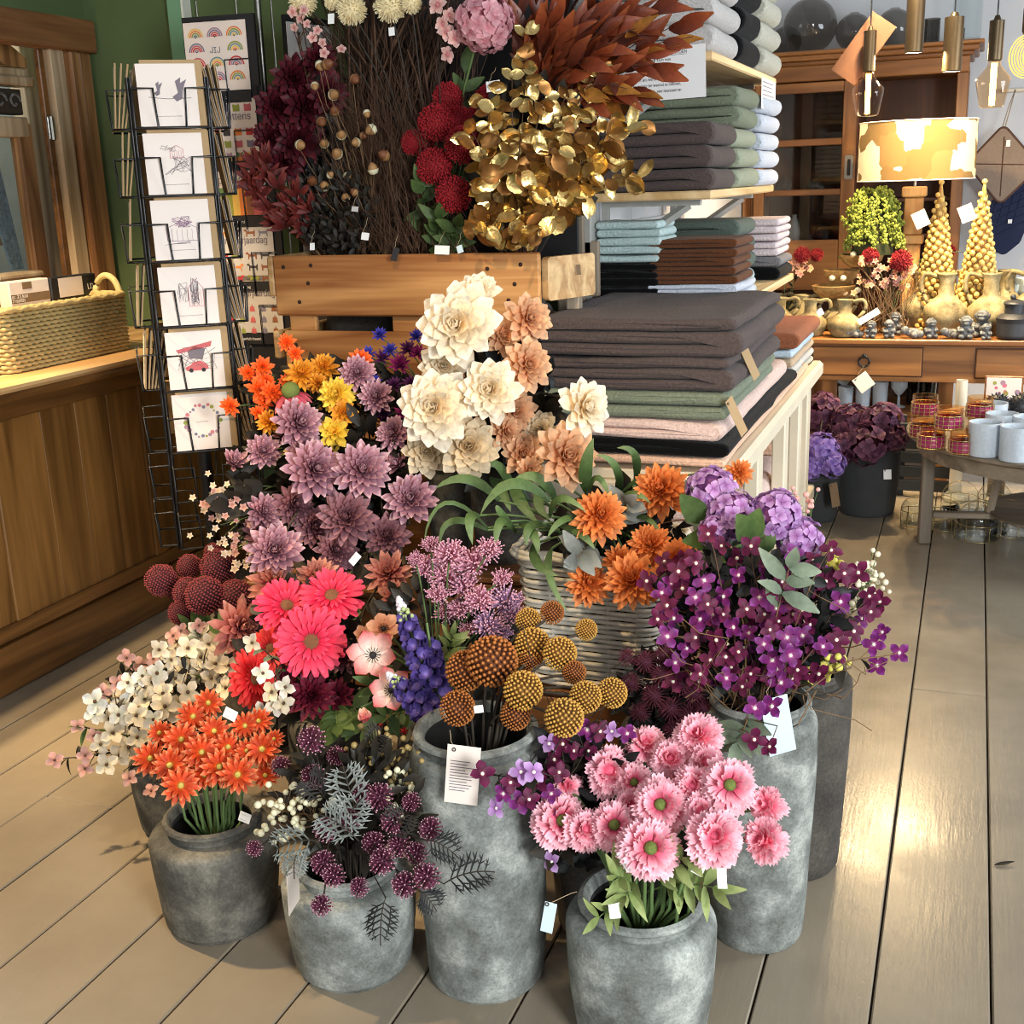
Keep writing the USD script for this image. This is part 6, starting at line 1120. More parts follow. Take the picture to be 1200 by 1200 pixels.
for i, (px, py, rl, lab) in enumerate([(878,423,.35, 'kraft label strap on the sage towel at the right of the front stack, upper'),(863,488,.3, 'kraft label strap on the sage towel at the right of the front stack, lower')]):
    c = onX(px, py, -.570); tag('towel_label', lab, c, .035,.115, 'kraft', V(1,-.5,.2),.45, None, 0, hole=True)
# second stack further along the bench
zz = bz + .014; 
for (h, n, m, lab) in [(.03,1, 'cream', 'cream towel lowest in the second bench stack'),(.032,1, 'offwhite', 'off-white towel second from below in the second bench stack'),(.034,1, 'sand', 'sand towel in the middle of the second bench stack'),(.032,1, 'iceblue', 'ice blue towel under the rust one in the second bench stack'),(.062,2, 'rust', 'rust brown towel on top of the second bench stack')]:
    towel('bath_towel', lab, -1.15,-.60 - (.008 if m != 'rust' else 0),4.62 if m in ('cream', 'offwhite') else 4.58,5.20, zz + (.03 if False else 0), h, n, 'terry_' + m); zz += h + .0015
zz = .227
for (h, n, m, lab) in [(.07,2, 'iceblue', 'ice blue towel lowest on the bench underside shelf'),(.06,2, 'black', 'black towel on the bench underside shelf'),(.05,2, 'blush', 'blush towel on the bench underside shelf, third from below'),(.05,2, 'blush', 'blush towel on the bench underside shelf, fourth from below'),(.045,2, 'peach', 'peach towel on top of the stack on the bench underside shelf')]:
    towel('bath_towel', lab, -1.1,-.655,4.72,5.12, zz, h, n, 'terry_' + m); zz += h + .0015
zz = .227
for k, (h, m) in enumerate([(.09, 'peach'),(.09, 'blush'),(.09, 'blush')]):
    towel('bath_towel', f'{m} towel low behind the bench slats, {["lowest", "middle", "topmost"][k]} of three', -1.1,-.655,4.05,4.55, zz, h, 2, 'terry_' + m); zz += h + .0015

# ================================================================ partition with shelves of towels
pt = thing('wall_partition', 'white board partition carrying the towel shelves', 'wall', (-1.25,4.5,0), kind='structure')
for k in range(9): part(pt, 'beadboard', box(-1.255,-1.225,3.98 + k * .14,3.98 + (k + 1) * .14 - .006,0,2.6,.004), 'white_wall')
part(pt, 'end_post', box(-1.262,-1.19,3.90,3.975,0,2.6,.004), 'gray_paint'); part(pt, 'end_post', box(-1.262,-1.19,5.245,5.30,0,2.6,.004), 'gray_paint'); part(pt, 'rail', box(-1.224,-1.205,3.976,5.24,1.36,1.40,.003), 'white_wall')
s1 = onY(765,225,3.93)[2]; s2 = onY(800,62,3.93)[2]; s0 = onX(905,342,-.70)[2] + .025; SX = onY(835,221,3.93)[0]
SH = []
for z, lab, x1 in ((s0, 'pale oak wall shelf lowest, carrying small towels', -.70),(s1, 'pale oak wall shelf in the middle, carrying charcoal, sage and white towels', SX),(s2, 'pale oak wall shelf at the top, carrying gray and cream towels', SX)):
    t = thing('oak_shelf', lab, 'shelf', (-1.0,4.5, z)); part(t, 'board', box(-1.188, x1,3.92,5.20, z - .028, z, .005), 'shelf_oak')
    hb = .24 if x1 == SX else .06
    for y in (4.02,5.02): part(t, 'bracket', cat(box(-1.188,-1.168, y, y + .035, z - hb, z - .029), tube([(-1.175, y + .018, z - hb + .01),(x1 - .10, y + .018, z - .045)],.016,4), box(-1.168, x1 - .06, y, y + .035, z - .048, z - .029)), 'gray_paint')
def stack(x0, x1, y0, y1, z, items, grp):
    for (h, n, m, lab) in items: towel('folded_towel', lab, x0, x1 + rnd.uniform(-.006,.006), y0, y1, z, h, n, 'terry_' + m, wob=.007); z += h + .001
    return z
W5 = ['lowest', 'second from below', 'middle', 'second from top', 'topmost']
stack(-1.17, SX - .015,3.95,4.32, s1,[(.070,2, 'charcoal', f'charcoal towel on the middle shelf, {w} of three') for w in ('lowest', 'middle', 'topmost')],0)
stack(-1.17, SX - .005,4.34,4.74, s1,[(.068,2, 'sage_light' if k < 3 else 'sage', f'sage towel on the middle shelf behind the charcoal ones, {W5[k]} of five') for k in range(5)],0)
stack(-1.17, SX + .012,4.76,5.18, s1,[(.066,2, 'white', f'white towel on the middle shelf, {W5[k]} of five') for k in range(5)],0)
stack(-1.17, SX - .02,3.95,4.36, s2,[(.085,2, 'oatmeal', f'pale gray towel on the top shelf, {W5[k]}') for k in range(5)],0)
stack(-1.17, SX - .01,4.38,4.76, s2,[(.095,2, 'black', f'black towel on the top shelf, {W5[k]}') for k in range(5)],0)
stack(-1.17, SX - .0,4.78,5.18, s2,[(.09,2, 'cream', f'cream towel on the top shelf, {W5[k]}') for k in range(5)],0)
X0 = SX + .02
zt = stack(-1.185, onY(770,320,3.95)[0],3.94,4.16, s0,[(.026,1, 'black', f'black guest towel, {W5[k]} of the black pile on the lowest shelf') for k in range(5)],0)
stack(-1.185, onY(770,280,3.95)[0] + .012,3.94,4.16, zt, [(.026,1, 'aqua', f'pale aqua washcloth, {W5[k]} of the pile on the black guest towels') for k in range(5)],0)
xa = onY(765,340,4.0)[0]
zt = stack(xa + .0,-.71,3.94,4.30, s0,[(.030,2, 'white', f'white guest towel, {W5[k]} under the brown pile') for k in (0,4)],0)
stack(xa + .005,-.72,3.95,4.24, zt, [(.028,2, 'brown', f'chocolate brown guest towel, {W5[k]} of the brown pile') for k in range(5)],0)
zt = stack(-1.18,-.80,4.42,4.76, s0,[(.06,2, 'aqua', 'aqua towel low behind the brown pile'),(.062,2, 'deepgreen', 'deep green towel behind the brown pile'),(.062,2, 'deepgreen', 'dusty green towel above the brown pile, second from top'),(.062,2, 'deepgreen', 'dusty green towel on top behind the brown pile, with a kraft band')],0)
zt = stack(-1.1,-.715,4.34,4.80, s0,[],0)
zt = stack(-1.1,-.712,4.84,5.18, s0,[(.05,2, 'black', 'black guest towel at the shelf end beside the jugs'),(.04,2, 'midgray', 'gray guest towel at the shelf end'), *[(.028,1, 'lilac', f'pale lilac guest towel, {W5[k]} of the pile at the shelf end') for k in range(5)]],0)
towel('folded_towel', 'terracotta towel just showing behind the charcoal stack', -1.17,-.98,4.03,4.5, onY(710,346,4.03)[2] - .05,.03,1, 'terry_terracotta')

# ---------------------------------------------------------------- paper signs
def text(parent, s, h, B, o, mat, name='lettering', maxw=None):
    m = meshkit.text_mesh(s, h, .0006); v, f = np.array(m.vertices), np.array(m.faces)
    if maxw and np.ptp(v[:, 0]) > maxw: v = v * [maxw / np.ptp(v[:, 0]),1,1]
    part(parent, name, (v @ np.asarray(B).T + o, f), mat, kind='stuff')
q = [onY(738,68,3.905), onY(828,51,3.905), onY(822,114,3.905)]; w, h = q[1][0] - q[0][0], q[1][2] - q[2][2]; ti = math.atan2(q[1][2] - q[0][2], w)
B = np.stack([V(math.cos(.02),0, math.sin(.02)), V(-math.sin(.02),0, math.cos(.02)), V(0,-1,0)],1); o = V(q[0][0] - .06,3.905, q[2][2] - .005)
sn = thing('paper_sign', 'white printed paper sign hanging from the top shelf, half behind the rust leaves', 'sign', o); part(sn, 'sheet', xf(box(0, w + .06,0, h, -.0006,0), B, o), 'paper')
for k, s in enumerate(['EGYPTISCHE KATOEN', 'Deze badlinnen voelt zich van', 'zachte katoen en zijn heerlijk', 'dik en extra lang mooi. Het', 'katoen heeft als kenmerk een van', 'de langste vezels ter wereld te hebben,', 'daardoor is het zeer sterk, zeer duurzaam en', 'neemt het veel vocht op']):
    text(sn, s, .0085 if k else .0095, B, o + B @ V(.03 if k else .11, h - .022 - k * .0185,.0004), 'ink', maxw=w * .8 if k else w * .55)
part(sn, 'underline', xf(box(.11,.11 + w * .55, h - .0255, h - .0245,0,.0006), B, o), 'ink')
o = V(SX + .0,0,0); a, b = onX(841,98, SX + .002), onX(897,97, SX + .002)
B2 = np.stack([V(0,1,0), V(0,0,1), V(1,0,0)],1); o = V(SX + .02,4.72, s2 - .028 - .11)
sn = thing('paper_sign', 'white printed paper sign above the white towels on the middle shelf', 'sign', o); part(sn, 'sheet', xf(box(0,.34,0,.11,-.0006,0), B2, o), 'paper')
for k in range(6): part(sn, 'text_line', xf(box(.03,.03 + rnd.uniform(.18,.27),.095 - k * .015,.098 - k * .015,0,.0006), B2, o), 'ink_gray')

# dark cloth foliage that fills the bunches: nobody could count it
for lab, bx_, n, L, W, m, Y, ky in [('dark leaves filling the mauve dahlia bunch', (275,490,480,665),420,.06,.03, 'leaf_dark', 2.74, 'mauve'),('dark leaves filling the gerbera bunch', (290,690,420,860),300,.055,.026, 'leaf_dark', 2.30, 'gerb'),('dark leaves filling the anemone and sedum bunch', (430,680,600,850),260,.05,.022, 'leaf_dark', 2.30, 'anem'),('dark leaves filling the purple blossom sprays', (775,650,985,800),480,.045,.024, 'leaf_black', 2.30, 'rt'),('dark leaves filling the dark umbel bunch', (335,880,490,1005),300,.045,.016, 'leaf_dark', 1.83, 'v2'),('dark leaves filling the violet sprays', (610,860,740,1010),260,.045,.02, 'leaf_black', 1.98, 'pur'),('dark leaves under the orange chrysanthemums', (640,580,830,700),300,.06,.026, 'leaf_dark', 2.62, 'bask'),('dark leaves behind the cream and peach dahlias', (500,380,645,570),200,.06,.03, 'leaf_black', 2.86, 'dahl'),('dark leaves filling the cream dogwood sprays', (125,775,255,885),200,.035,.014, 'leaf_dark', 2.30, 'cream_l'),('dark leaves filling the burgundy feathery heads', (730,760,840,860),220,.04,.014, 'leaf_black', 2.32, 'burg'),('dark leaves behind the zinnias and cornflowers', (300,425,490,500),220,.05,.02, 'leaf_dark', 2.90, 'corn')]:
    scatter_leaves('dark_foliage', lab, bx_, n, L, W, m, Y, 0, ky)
# ================================================================ teak cabinet at the far wall
KY = 7.45
def KX(px, y=200): return onY(px, y, KY)[0]
def KZ(py, px=950): return onY(px, py, KY)[2]
kx0, kx1, kd = -1.27, KX(1130,180), KX(1003,150); ktop = KZ(86,960)
cb = thing('teak_cabinet', 'tall teak cabinet with a glazed three-pane door and open right half', 'cabinet', (-.6, KY, 0))
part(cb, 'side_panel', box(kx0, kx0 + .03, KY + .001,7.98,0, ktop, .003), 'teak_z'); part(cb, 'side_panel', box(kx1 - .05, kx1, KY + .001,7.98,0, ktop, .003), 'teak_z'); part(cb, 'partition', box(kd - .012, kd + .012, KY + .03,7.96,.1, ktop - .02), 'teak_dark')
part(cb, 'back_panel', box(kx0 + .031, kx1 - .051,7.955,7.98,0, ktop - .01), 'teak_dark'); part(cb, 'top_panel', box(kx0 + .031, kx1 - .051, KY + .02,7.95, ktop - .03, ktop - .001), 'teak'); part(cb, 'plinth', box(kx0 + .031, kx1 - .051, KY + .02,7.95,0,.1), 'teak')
part(cb, 'frieze', box(kx0, kx1, KY - .012, KY + .02, ktop - .04, ktop + .045,.005), 'teak')
for k, (o, z0, z1) in enumerate([(.02,.046,.07),(.045,.071,.10),(.07,.101,.122)]): part(cb, 'cornice_moulding', box(kx0 - .01, kx1 + o, KY - o, 7.98, ktop + z0, ktop + z1,.006), 'teak')
z0 = KZ(300); zs = [KZ(291), KZ(281), KZ(229), KZ(222), KZ(171), KZ(163), KZ(109), KZ(97)]
part(cb, 'face_stile', box(kx0 + .0, KX(872), KY - .01, KY + .02,.1, ktop - .041,.004), 'teak_z'); part(cb, 'face_stile', box(kx1 - .06, kx1, KY - .01, KY + .02,.1, ktop - .041,.004), 'teak_z')
dr = part(cb, 'door', box(KX(884), KX(896), KY - .022, KY, z0 - .2, zs[7],.004), 'teak_z')
part(dr, 'door_stile', box(KX(986), kd + .005, KY - .022, KY, z0 - .2, zs[7],.004), 'teak_z')
for a, b in ((z0 - .2, zs[1]),(zs[2], zs[3]),(zs[4], zs[5]),(zs[6], zs[7])): part(dr, 'door_rail', box(KX(896) + .001, KX(986) - .001, KY - .02, KY - .002, a, b, .004), 'teak')
for a, b in ((zs[1], zs[2]),(zs[3], zs[4]),(zs[5], zs[6])): part(dr, 'glass_pane', box(KX(896), KX(986), KY - .012, KY - .008, a, b), 'pane_glass')
hz = KZ(196,995); part(dr, 'handle', xf(extrude(sg.box(-.012,-.055,.012,.055).buffer(.012).difference(sg.box(-.004,-.04,.004,.04).buffer(.006)),.008), np.array([[1,0,0],[0,0,-1],[0,1,0.]]),(KX(995), KY - .024, hz)), 'steel', label='steel flush pull')
part(dr, 'handle_recess', box(KX(995) - .008, KX(995) + .008, KY - .0235, KY - .0222, hz - .045, hz + .045), 'black_metal')
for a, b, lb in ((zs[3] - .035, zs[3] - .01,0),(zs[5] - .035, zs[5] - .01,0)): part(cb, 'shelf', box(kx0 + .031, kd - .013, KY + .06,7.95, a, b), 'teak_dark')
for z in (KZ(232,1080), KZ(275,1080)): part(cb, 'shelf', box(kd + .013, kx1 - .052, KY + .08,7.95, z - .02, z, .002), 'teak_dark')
for i, (px, py, r, h, m, lab) in enumerate([(912,163,.035,.24, 'clear_glass', 'slim clear glass bottle behind the upper cabinet pane'),(925,163,.03,.12, 'clear_glass', 'small clear glass bottle behind the upper cabinet pane'),(918,222,.05,.09, 'black_clay', 'small dark pot behind the middle cabinet pane'),(955,222,.055,.08, 'black_clay', 'dark bowl behind the middle cabinet pane'),(965,283,.07,.12, 'black_clay', 'dark round pot behind the lower cabinet pane, right'),(930,283,.04,.17, 'frosted_glass', 'pale pointed glass cone behind the lower cabinet pane'),(945,283,.035,.09, 'clear_glass', 'small glass behind the lower cabinet pane')]):
    z = {163: zs[5] - .009,222: zs[3] - .009,283: zs[1] - .03}[py]; c = V(onY(px, py, 7.68)[0],7.68, z); single('cabinet_pot', lathe([(0,0),(r * .8,.002),(r, h * .35),(r * .75, h * .7),(r * .35, h * .9),(r * .4, h),(0, h * .99)],20, c), m, lab, 'glass' if 'glass' in lab else 'pot', True)
part(cb, 'inner_floor', box(kx0 + .031, kd - .013, KY + .03,7.95, zs[1] - .055, zs[1] - .031), 'teak_dark')
# glass globes and vases on top
GT_ = ktop + .123
def globe(name, lab, px, py_c, rpx, Y, mat, cut=.0, neck=.25):
    c = onY(px, py_c, Y); R = rpx / ppm(c); c = V(c[0], Y, GT_ + R * .985); a = np.linspace(-math.pi / 2 + .16, math.pi / 2 - neck, 22); pr = [(0, R * math.sin(a[0]))] + [(R * math.cos(x), R * math.sin(x)) for x in a]; e = pr[-1]; pr += [(e[0] * 1.02, e[1] + R * .05)]
    t = thing(name, lab, 'vase', c); part(t, 'bowl', lathe(pr, 40, c), mat, True)
globe('glass_globe_vase', 'large round smoked glass vase on the cabinet, leftmost big one', 949,45,31,7.6, 'smoke_glass'); globe('glass_globe_vase', 'smoked glass globe on the cabinet, half behind the copper card', 1000,52,21,7.62, 'smoke_glass'); globe('glass_globe_vase', 'brown smoked glass globe on the cabinet, right of the copper card', 1047,50,22,7.62, 'smoke_glass')
globe('glass_globe_vase', 'dark glass vase at the left end of the cabinet top, behind the large globe', 921,55,18,7.8, 'smoke_glass')
def cyl_vase(name, lab, px, rpx, h, Y, mat):
    c = onY(px, 60, Y); R = rpx / ppm(c); c = V(c[0], Y, GT_ + .001); t = thing(name, lab, 'vase', c); part(t, 'body', lathe([(0,0),(R * .95,0),(R, .01),(R, h),(R * .94, h),(R * .94,.02),(0,.018)],32, c), mat, 40)
cyl_vase('cylinder_vase', 'gray glass cylinder vase on the cabinet between the two bronze tubes', 1091,9,.14,7.6, 'smoke_glass'); cyl_vase('cylinder_vase', 'tall clear glass cylinder vase at the right end of the cabinet top', 1131,17,.52,7.6, 'clear_glass'); cyl_vase('cylinder_vase', 'small dark glass jar at the right end of the cabinet top', 1124,5,.07,7.52, 'smoke_glass')

# ================================================================ console table
TY0, TY1, TZ = 6.2,6.78,.74
tx0 = onY(940,400, TY0)[0] - .06; tx1 = 1.0
cn = thing('console_table', 'long teak console table with drawers, carrying jugs and figurines', 'table', (0,6.5,0))
part(cn, 'tabletop', box(tx0, tx1, TY0, TY1, TZ - .028, TZ, .005), 'teak'); part(cn, 'apron', box(tx0 + .05, tx1 - .03, TY0 + .035, TY0 + .06, TZ - .215, TZ - .03,.003), 'teak'); part(cn, 'apron_back', box(tx0 + .05, tx1 - .03, TY1 - .06, TY1 - .04, TZ - .215, TZ - .03), 'teak')
dx = [onY(px, 420, TY0)[0] for px in (952,1080,1144)]
for k, (a, b) in enumerate([(dx[0], dx[1]),(dx[2], dx[2] + .54)]):
    d_ = part(cn, 'drawer', box(a, b, TY0 + .022, TY0 + .034, TZ - .185, TZ - .045,.004), 'teak'); c = V(a + (b - a) * .48, TY0 + .016, TZ - .105)
    part(d_, 'drawer_groove', box(a - .006, b + .006, TY0 + .0335, TY0 + .0348, TZ - .191, TZ - .039), 'teak_dark'); part(d_, 'ring_pull', cat(ball(c + V(0,.002,.018),.012,1), tube([c + V(.026 * math.sin(x),0,.026 * math.cos(x) - .01) for x in np.linspace(0,6.28,18)],.005,5)), 'black_metal', True)
for px in (971,1108): x = onY(px, 460, TY0 + .05)[0]; part(cn, 'leg', box(x - .035, x + .035, TY0 + .062, TY0 + .13,.002, TZ - .03,.004), 'teak_z')
for x in (tx0 + .1, tx1 - .1): part(cn, 'leg', box(x - .035, x + .035, TY1 - .13, TY1 - .062,.002, TZ - .03,.004), 'teak_z')
SZ = onY(1020,476, TY0 + .2)[2]; part(cn, 'lower_shelf', box(tx0 + .06, onY(1103,460, TY0)[0], TY0 + .07, TY1 - .07, SZ - .025, SZ, .003), 'teak'); part(cn, 'back_panel', box(onY(985,460, TY1)[0], onY(1103,460, TY1)[0], TY1 - .069, TY1 - .061, SZ, TZ - .216), 'teak_dark')
def ontop(px, Y): p = onY(px, 390, Y); return V(p[0], Y, TZ + .0012)
def jug(path, R, H, neck):
    o = np.zeros(3); pr = [(0,0),(R * .62,0),(R * .72,.004),(R * .96, H * .22),(R, H * .33),(R * .93, H * .45),(R * .55, H * .58),(R * neck, H * .64),(R * neck * .92, H * .85),(R * neck * 1.15, H * .97),(R * neck * 1.25, H),(R * neck * 1.02, H * .99),(R * neck * .8, H * .85),(0, H * .7)]
    part(path, 'body', lathe(pr, 32), 'jug_clay', True, raw=True); hp = [(R * neck * 1.0, H * .93),(R * 1.0, H * 1.0),(R * 1.18, H * .86),(R * 1.12, H * .68),(R * .80, H * .50)]; hp = np.array(hp); u = np.linspace(0,4,13); hx = np.interp(u, range(5), hp[:, 0]); hz_ = np.interp(u, range(5), hp[:, 1]); hx[1:-1] = (hx[:-2] + 2 * hx[1:-1] + hx[2:]) / 4; hz_[1:-1] = (hz_[:-2] + 2 * hz_[1:-1] + hz_[2:]) / 4
    part(path, 'handle', tube(np.column_stack([hx, 0 * hx, hz_]), R * .11,8), 'jug_clay', True, raw=True)
J1 = [(949,6.32,0., 'small clay jug with a white tag in front, second from left'),(989,6.30,.1, 'small clay jug in front, right one of three beside the pale stick tag'),(913,6.40,.1, 'small clay jug in front, at the shelf end, left one'),(939,6.55,.2, 'small clay jug behind, between the two left front jugs'),(980,6.56,.0, 'small clay jug behind the rightmost small one'),(908,6.62,.2, 'small clay jug furthest left, behind the guest towels')]
j0 = None
for px, Y, rz, lab in J1:
    c = ontop(px, Y)
    if j0 is None: j0 = thing('small_jug', lab, 'jug', c, 'small clay jugs', rotz=rz); jug(j0,.086,.185,.38)
    else: copyof(j0, 'small_jug', lab, 'jug', c, rz, 'small clay jugs')
J2 = [(1106,6.46,2.9, 'large clay jug in front, left one, handle to the left'),(1158,6.46,2.9, 'large clay jug in front, middle, handle to the left'),(1078,6.62,2.5, 'large clay jug behind the grasses, left'),(1128,6.66,2.8, 'large clay jug behind, between the two front ones'),(1176,6.66,2.9, 'large clay jug behind, above the black pot'),(1206,6.60,2.9, 'large clay jug at the right picture edge')]
j0 = None
for px, Y, rz, lab in J2:
    c = ontop(px, Y)
    if j0 is None: j0 = thing('large_jug', lab, 'jug', c, 'large clay jugs', rotz=rz); jug(j0,.108,.30,.36)
    else: copyof(j0, 'large_jug', lab, 'jug', c, rz, 'large clay jugs')
c = ontop(1187,6.28); t = thing('black_pot', 'black ribbed clay pot with a lid and spoon at the right edge of the console', 'pot', c); R = .082; part(t, 'body', lathe([(0,0),(R * .8,0),(R * .9,.008)] + [(R * (.93 + .02 * (k % 2)),.012 + k * .010) for k in range(8)] + [(R, .10),(R * .75,.118),(R * .56,.122),(R * .56,.16),(R * .62,.162),(R * .6,.168),(0,.168)],36, c), 'black_clay', 40); part(t, 'lid', lathe([(R * .66,.169),(R * .6,.178),(R * .2,.186),(0,.188)],28, c), 'black_clay', True); part(t, 'knob', ball(c + V(-.01,0,.198),.014,2), 'black_clay', True); part(t, 'spoon', tube([c + V(0,-.01,.19), c + V(.08,-.02,.165)],.004,6), 'black_metal', True)
# seated stone figurines
def figurine(lab, px, Y, s, rz, lying=False):
    c = ontop(px, Y); t = thing('stone_figurine', lab, 'figurine', c, 'gray stone figurines', rotz=rz); m = 'stone_gray'
    if lying: ms = [ball((0,0, s * .30), s * .34,2,(1.5,.8,.8)), ball((-s * .45,-s * .1, s * .42), s * .26,2), ball((s * .4,-s * .1, s * .22), s * .24,1), ball((s * .1,-s * .25, s * .2), s * .2,1)]
    else: ms = [ball((0,0, s * .36), s * .36,2,(1,.85,1.0)), ball((-s * .2,-s * .26, s * .14), s * .16,1,(.9,1.3,.8)), ball((s * .2,-s * .26, s * .14), s * .16,1,(.9,1.3,.8)), tube([(-s * .3,0, s * .55),(-s * .34,-s * .2, s * .4),(-s * .1,-s * .33, s * .45)], s * .10,7), tube([(s * .3,0, s * .55),(s * .34,-s * .2, s * .4),(s * .1,-s * .33, s * .45)], s * .10,7)]
    for q, n_ in zip(ms, ('body', 'leg', 'leg', 'arm', 'arm') if not lying else ('body', 'head', 'foot', 'hand')): part(t, n_, q, m, True, raw=True)
    if not lying:
        h = part(t, 'head', ball((0,-s * .05, s * .88), s * .29,2,(1,.95,1)), m, True, raw=True); part(h, 'brow', ball((0,-s * .28, s * .93), s * .15,1,(1.3,.5,.45)), m, True, raw=True); part(h, 'muzzle', ball((0,-s * .30, s * .78), s * .12,1,(1.1,.7,.8)), m, True, raw=True)
        for e in (-1,1): part(h, 'ear', ball((e * s * .29,-s * .05, s * .9), s * .09,1,(.5,1,1.2)), m, True, raw=True)
for lab, px, Y, s, rz, ly in [('gray stone figurine lying at the left, under the stick tag', 1001,6.26,.075,.2, True),('gray stone figurine seated second from left, pale face', 1021,6.25,.075,-.2, False),('gray stone figurine with crossed arms, third from left in front', 1041,6.26,.078,.3, False),('gray stone figurine standing taller behind the third from left', 1048,6.38,.10,.1, False),('gray stone figurine curled up in the middle of the row', 1070,6.27,.085,0., True),('gray stone figurine bending forward, right of the curled one', 1090,6.27,.085,.5, False),('gray stone figurine lying on its side before the jugs', 1115,6.27,.08,.3, True),('gray stone figurine, largest and seated upright before the jugs', 1131,6.25,.098,.1, False),('gray stone figurine behind the largest, taller and browner', 1150,6.34,.115,-.1, False),('gray stone figurine, smallest, next to the black pot', 1155,6.24,.066,.2, False)]:
    figurine(lab, px, Y, s, rz, ly)
tag('stick_tag', 'long pale tag leaning beside the right small jug', onY(1018,371,6.25),.032,.115, 'tag_sage', V(.1,-1,.25),-1.0, None, 0)
tag('price_tag', 'square sage-white tag hanging point up from the drawer pull', onY(1012,448, TY0 - .012),.082,.082, 'tag_sage', V(0,-1,.05),.68, V(onY(1012,424, TY0 + .01)[0], TY0 + .005, TZ - .14),0, hole=True); tag('price_tag', 'small white round-cornered tag on the second small jug', onY(961,366,6.22),.032,.034, 'tag_white', V(.2,-1,.1),.5, None, 0)
# cone trees of nuts
def cone_tree(lab, px, Y, top, base, hw):
    a = onY(px, top, Y); b = ontop(px + 2, Y); z1 = a[2]; z0 = b[2] + .0; R = hw / ppm(b); t = thing('nut_cone_tree', lab, 'decorative tree', b, 'gilded nut cone trees'); part(t, 'core', lathe([(0,0),(R * .85,.002),(R * .05, z1 - z0 - .01),(0, z1 - z0)],20, b), 'bowl_clay', True); P2 = []
    for k in range(280):
        u = ((k + .5) / 280); u = 1 - math.sqrt(1 - u * .995); az = k * GA; r = R * (1 - u) * .95 + .006; P2.append((b + V(r * math.cos(az), r * math.sin(az),(z1 - z0) * u),(.0158 * (1 - .2 * u))))
    for p, s_ in P2[:300]:
        if p[1] < Y + R * .5: part(t, 'nut', ball(p, s_ * rnd.uniform(.85,1.1),1,(1,1,1.05)), 'nut_gold', True)
    part(t, 'top_nut', ball(b + V(0,0, z1 - z0),.014,1), 'nut_gold', True); return a, b
cone_tree('gilded nut cone tree right of the lamp, left one of two', 1091,6.62,214,320,27); cone_tree('gilded nut cone tree at the right, in front of the hanging mitts', 1140,6.60,213,318,28)
tag('card', 'blank white card leaning on the left nut cone tree', onY(1079,257,6.42),.068,.082, 'tag_white', V(-.05,-1,.25),.45, None, 0, hole=False); tag('card', 'blank white card leaning on the right nut cone tree', onY(1133,250,6.40),.068,.082, 'tag_white', V(-.05,-1,.25),.4, None, 0, hole=False)
# mossy tree over bowls
cM = ontop(1018,6.58); zt_ = onY(1018,222,6.58)[2]; zb_ = onY(1018,298,6.58)[2]; t = thing('moss_tree', 'yellow-green mossy hanging conifer bush on a bowl stack beside the lamp', 'plant', V(cM[0],6.58, zb_)); R = 34 / ppm(cM)
part(t, 'core', lathe([(0,0),(R * .7,0),(R * .45,(zt_ - zb_) * .5),(R * .33,(zt_ - zb_) * .9),(0, zt_ - zb_)],18, V(cM[0],6.58, zb_)), 'moss_core', True)
for k in range(84):
    az = rnd.uniform(0,6.28); u0 = rnd.uniform(.3,1); rr = R * (.36 + .3 * (1 - u0)); p0 = V(cM[0] + rr * math.cos(az) * .8,6.58 + rr * math.sin(az) * .8, zb_ + (zt_ - zb_) * u0); L = rnd.uniform(.12,.2) * (.6 + .5 * u0); p2 = p0 + V(math.cos(az) * L * .62, math.sin(az) * L * .5,-L * 1.05); m = bez(p0, p0 + V(math.cos(az), math.sin(az),.3) * L * .35, p2,8); ms = []
    for q in range(7): ms.append(many((np.array(_ICO[0].vertices) * [1,1,1.3], _ICO[0].faces), m[q] + nrg.normal(0,.007,(7,3)),.0068))
    part(t, 'frond', cat(*ms), 'moss', False)
def bowl(lab, px, py, Y, rpx, seed):
    c = onY(px, py, Y); R = rpx / ppm(c); pr = [(0,-.05),(R * .55,-.05),(R * .9,-.02),(R, .012),(R * .95,.014),(R * .82,-.012),(0,-.03)]; v, f = lathe(pr, 40, c); d = np.arctan2(v[:, 1] - c[1], v[:, 0] - c[0]); v[:, 2] += .004 * np.sin(d * 20) * (v[:, 2] > c[2]); t = thing('clay_bowl', lab, 'bowl', c); part(t, 'bowl', (v, f), 'bowl_clay', 35); part(t, 'filling', ball(c - V(0,0,.02), R * .8,2,(1,1,.12)), 'vase_inside', True)
bowl('wavy-rimmed brown clay bowl, lowest and largest of the tiered bowls', 977,337,6.56,25,0); bowl('brown clay bowl in the middle of the tiered bowls', 986,319,6.62,21,1); bowl('brown clay bowl under the mossy bush, topmost of the tiered bowls', 1010,301,6.6,25,2)
single('bowl_stand', lathe([(.03,0),(.015,.02),(.012, onY(1000,305,6.62)[2] - TZ - .05)],14, ontop(995,6.66)), 'bowl_clay', 'slim stand carrying the tiered clay bowls', 'stand', True)
for k, (px, py) in enumerate([(1000,298),(975,326),(988,326),(1005,340),(968,343),(990,343)]): single('pale_nut', ball(onY(px, py, 6.50),.016,1), 'berry_cream', f'pale round gourd on the tiered clay bowls, {["topmost", "left on the middle bowl", "right on the middle bowl", "rightmost", "left on the lowest bowl", "middle of the lowest bowl"][k]}', 'gourd', True)
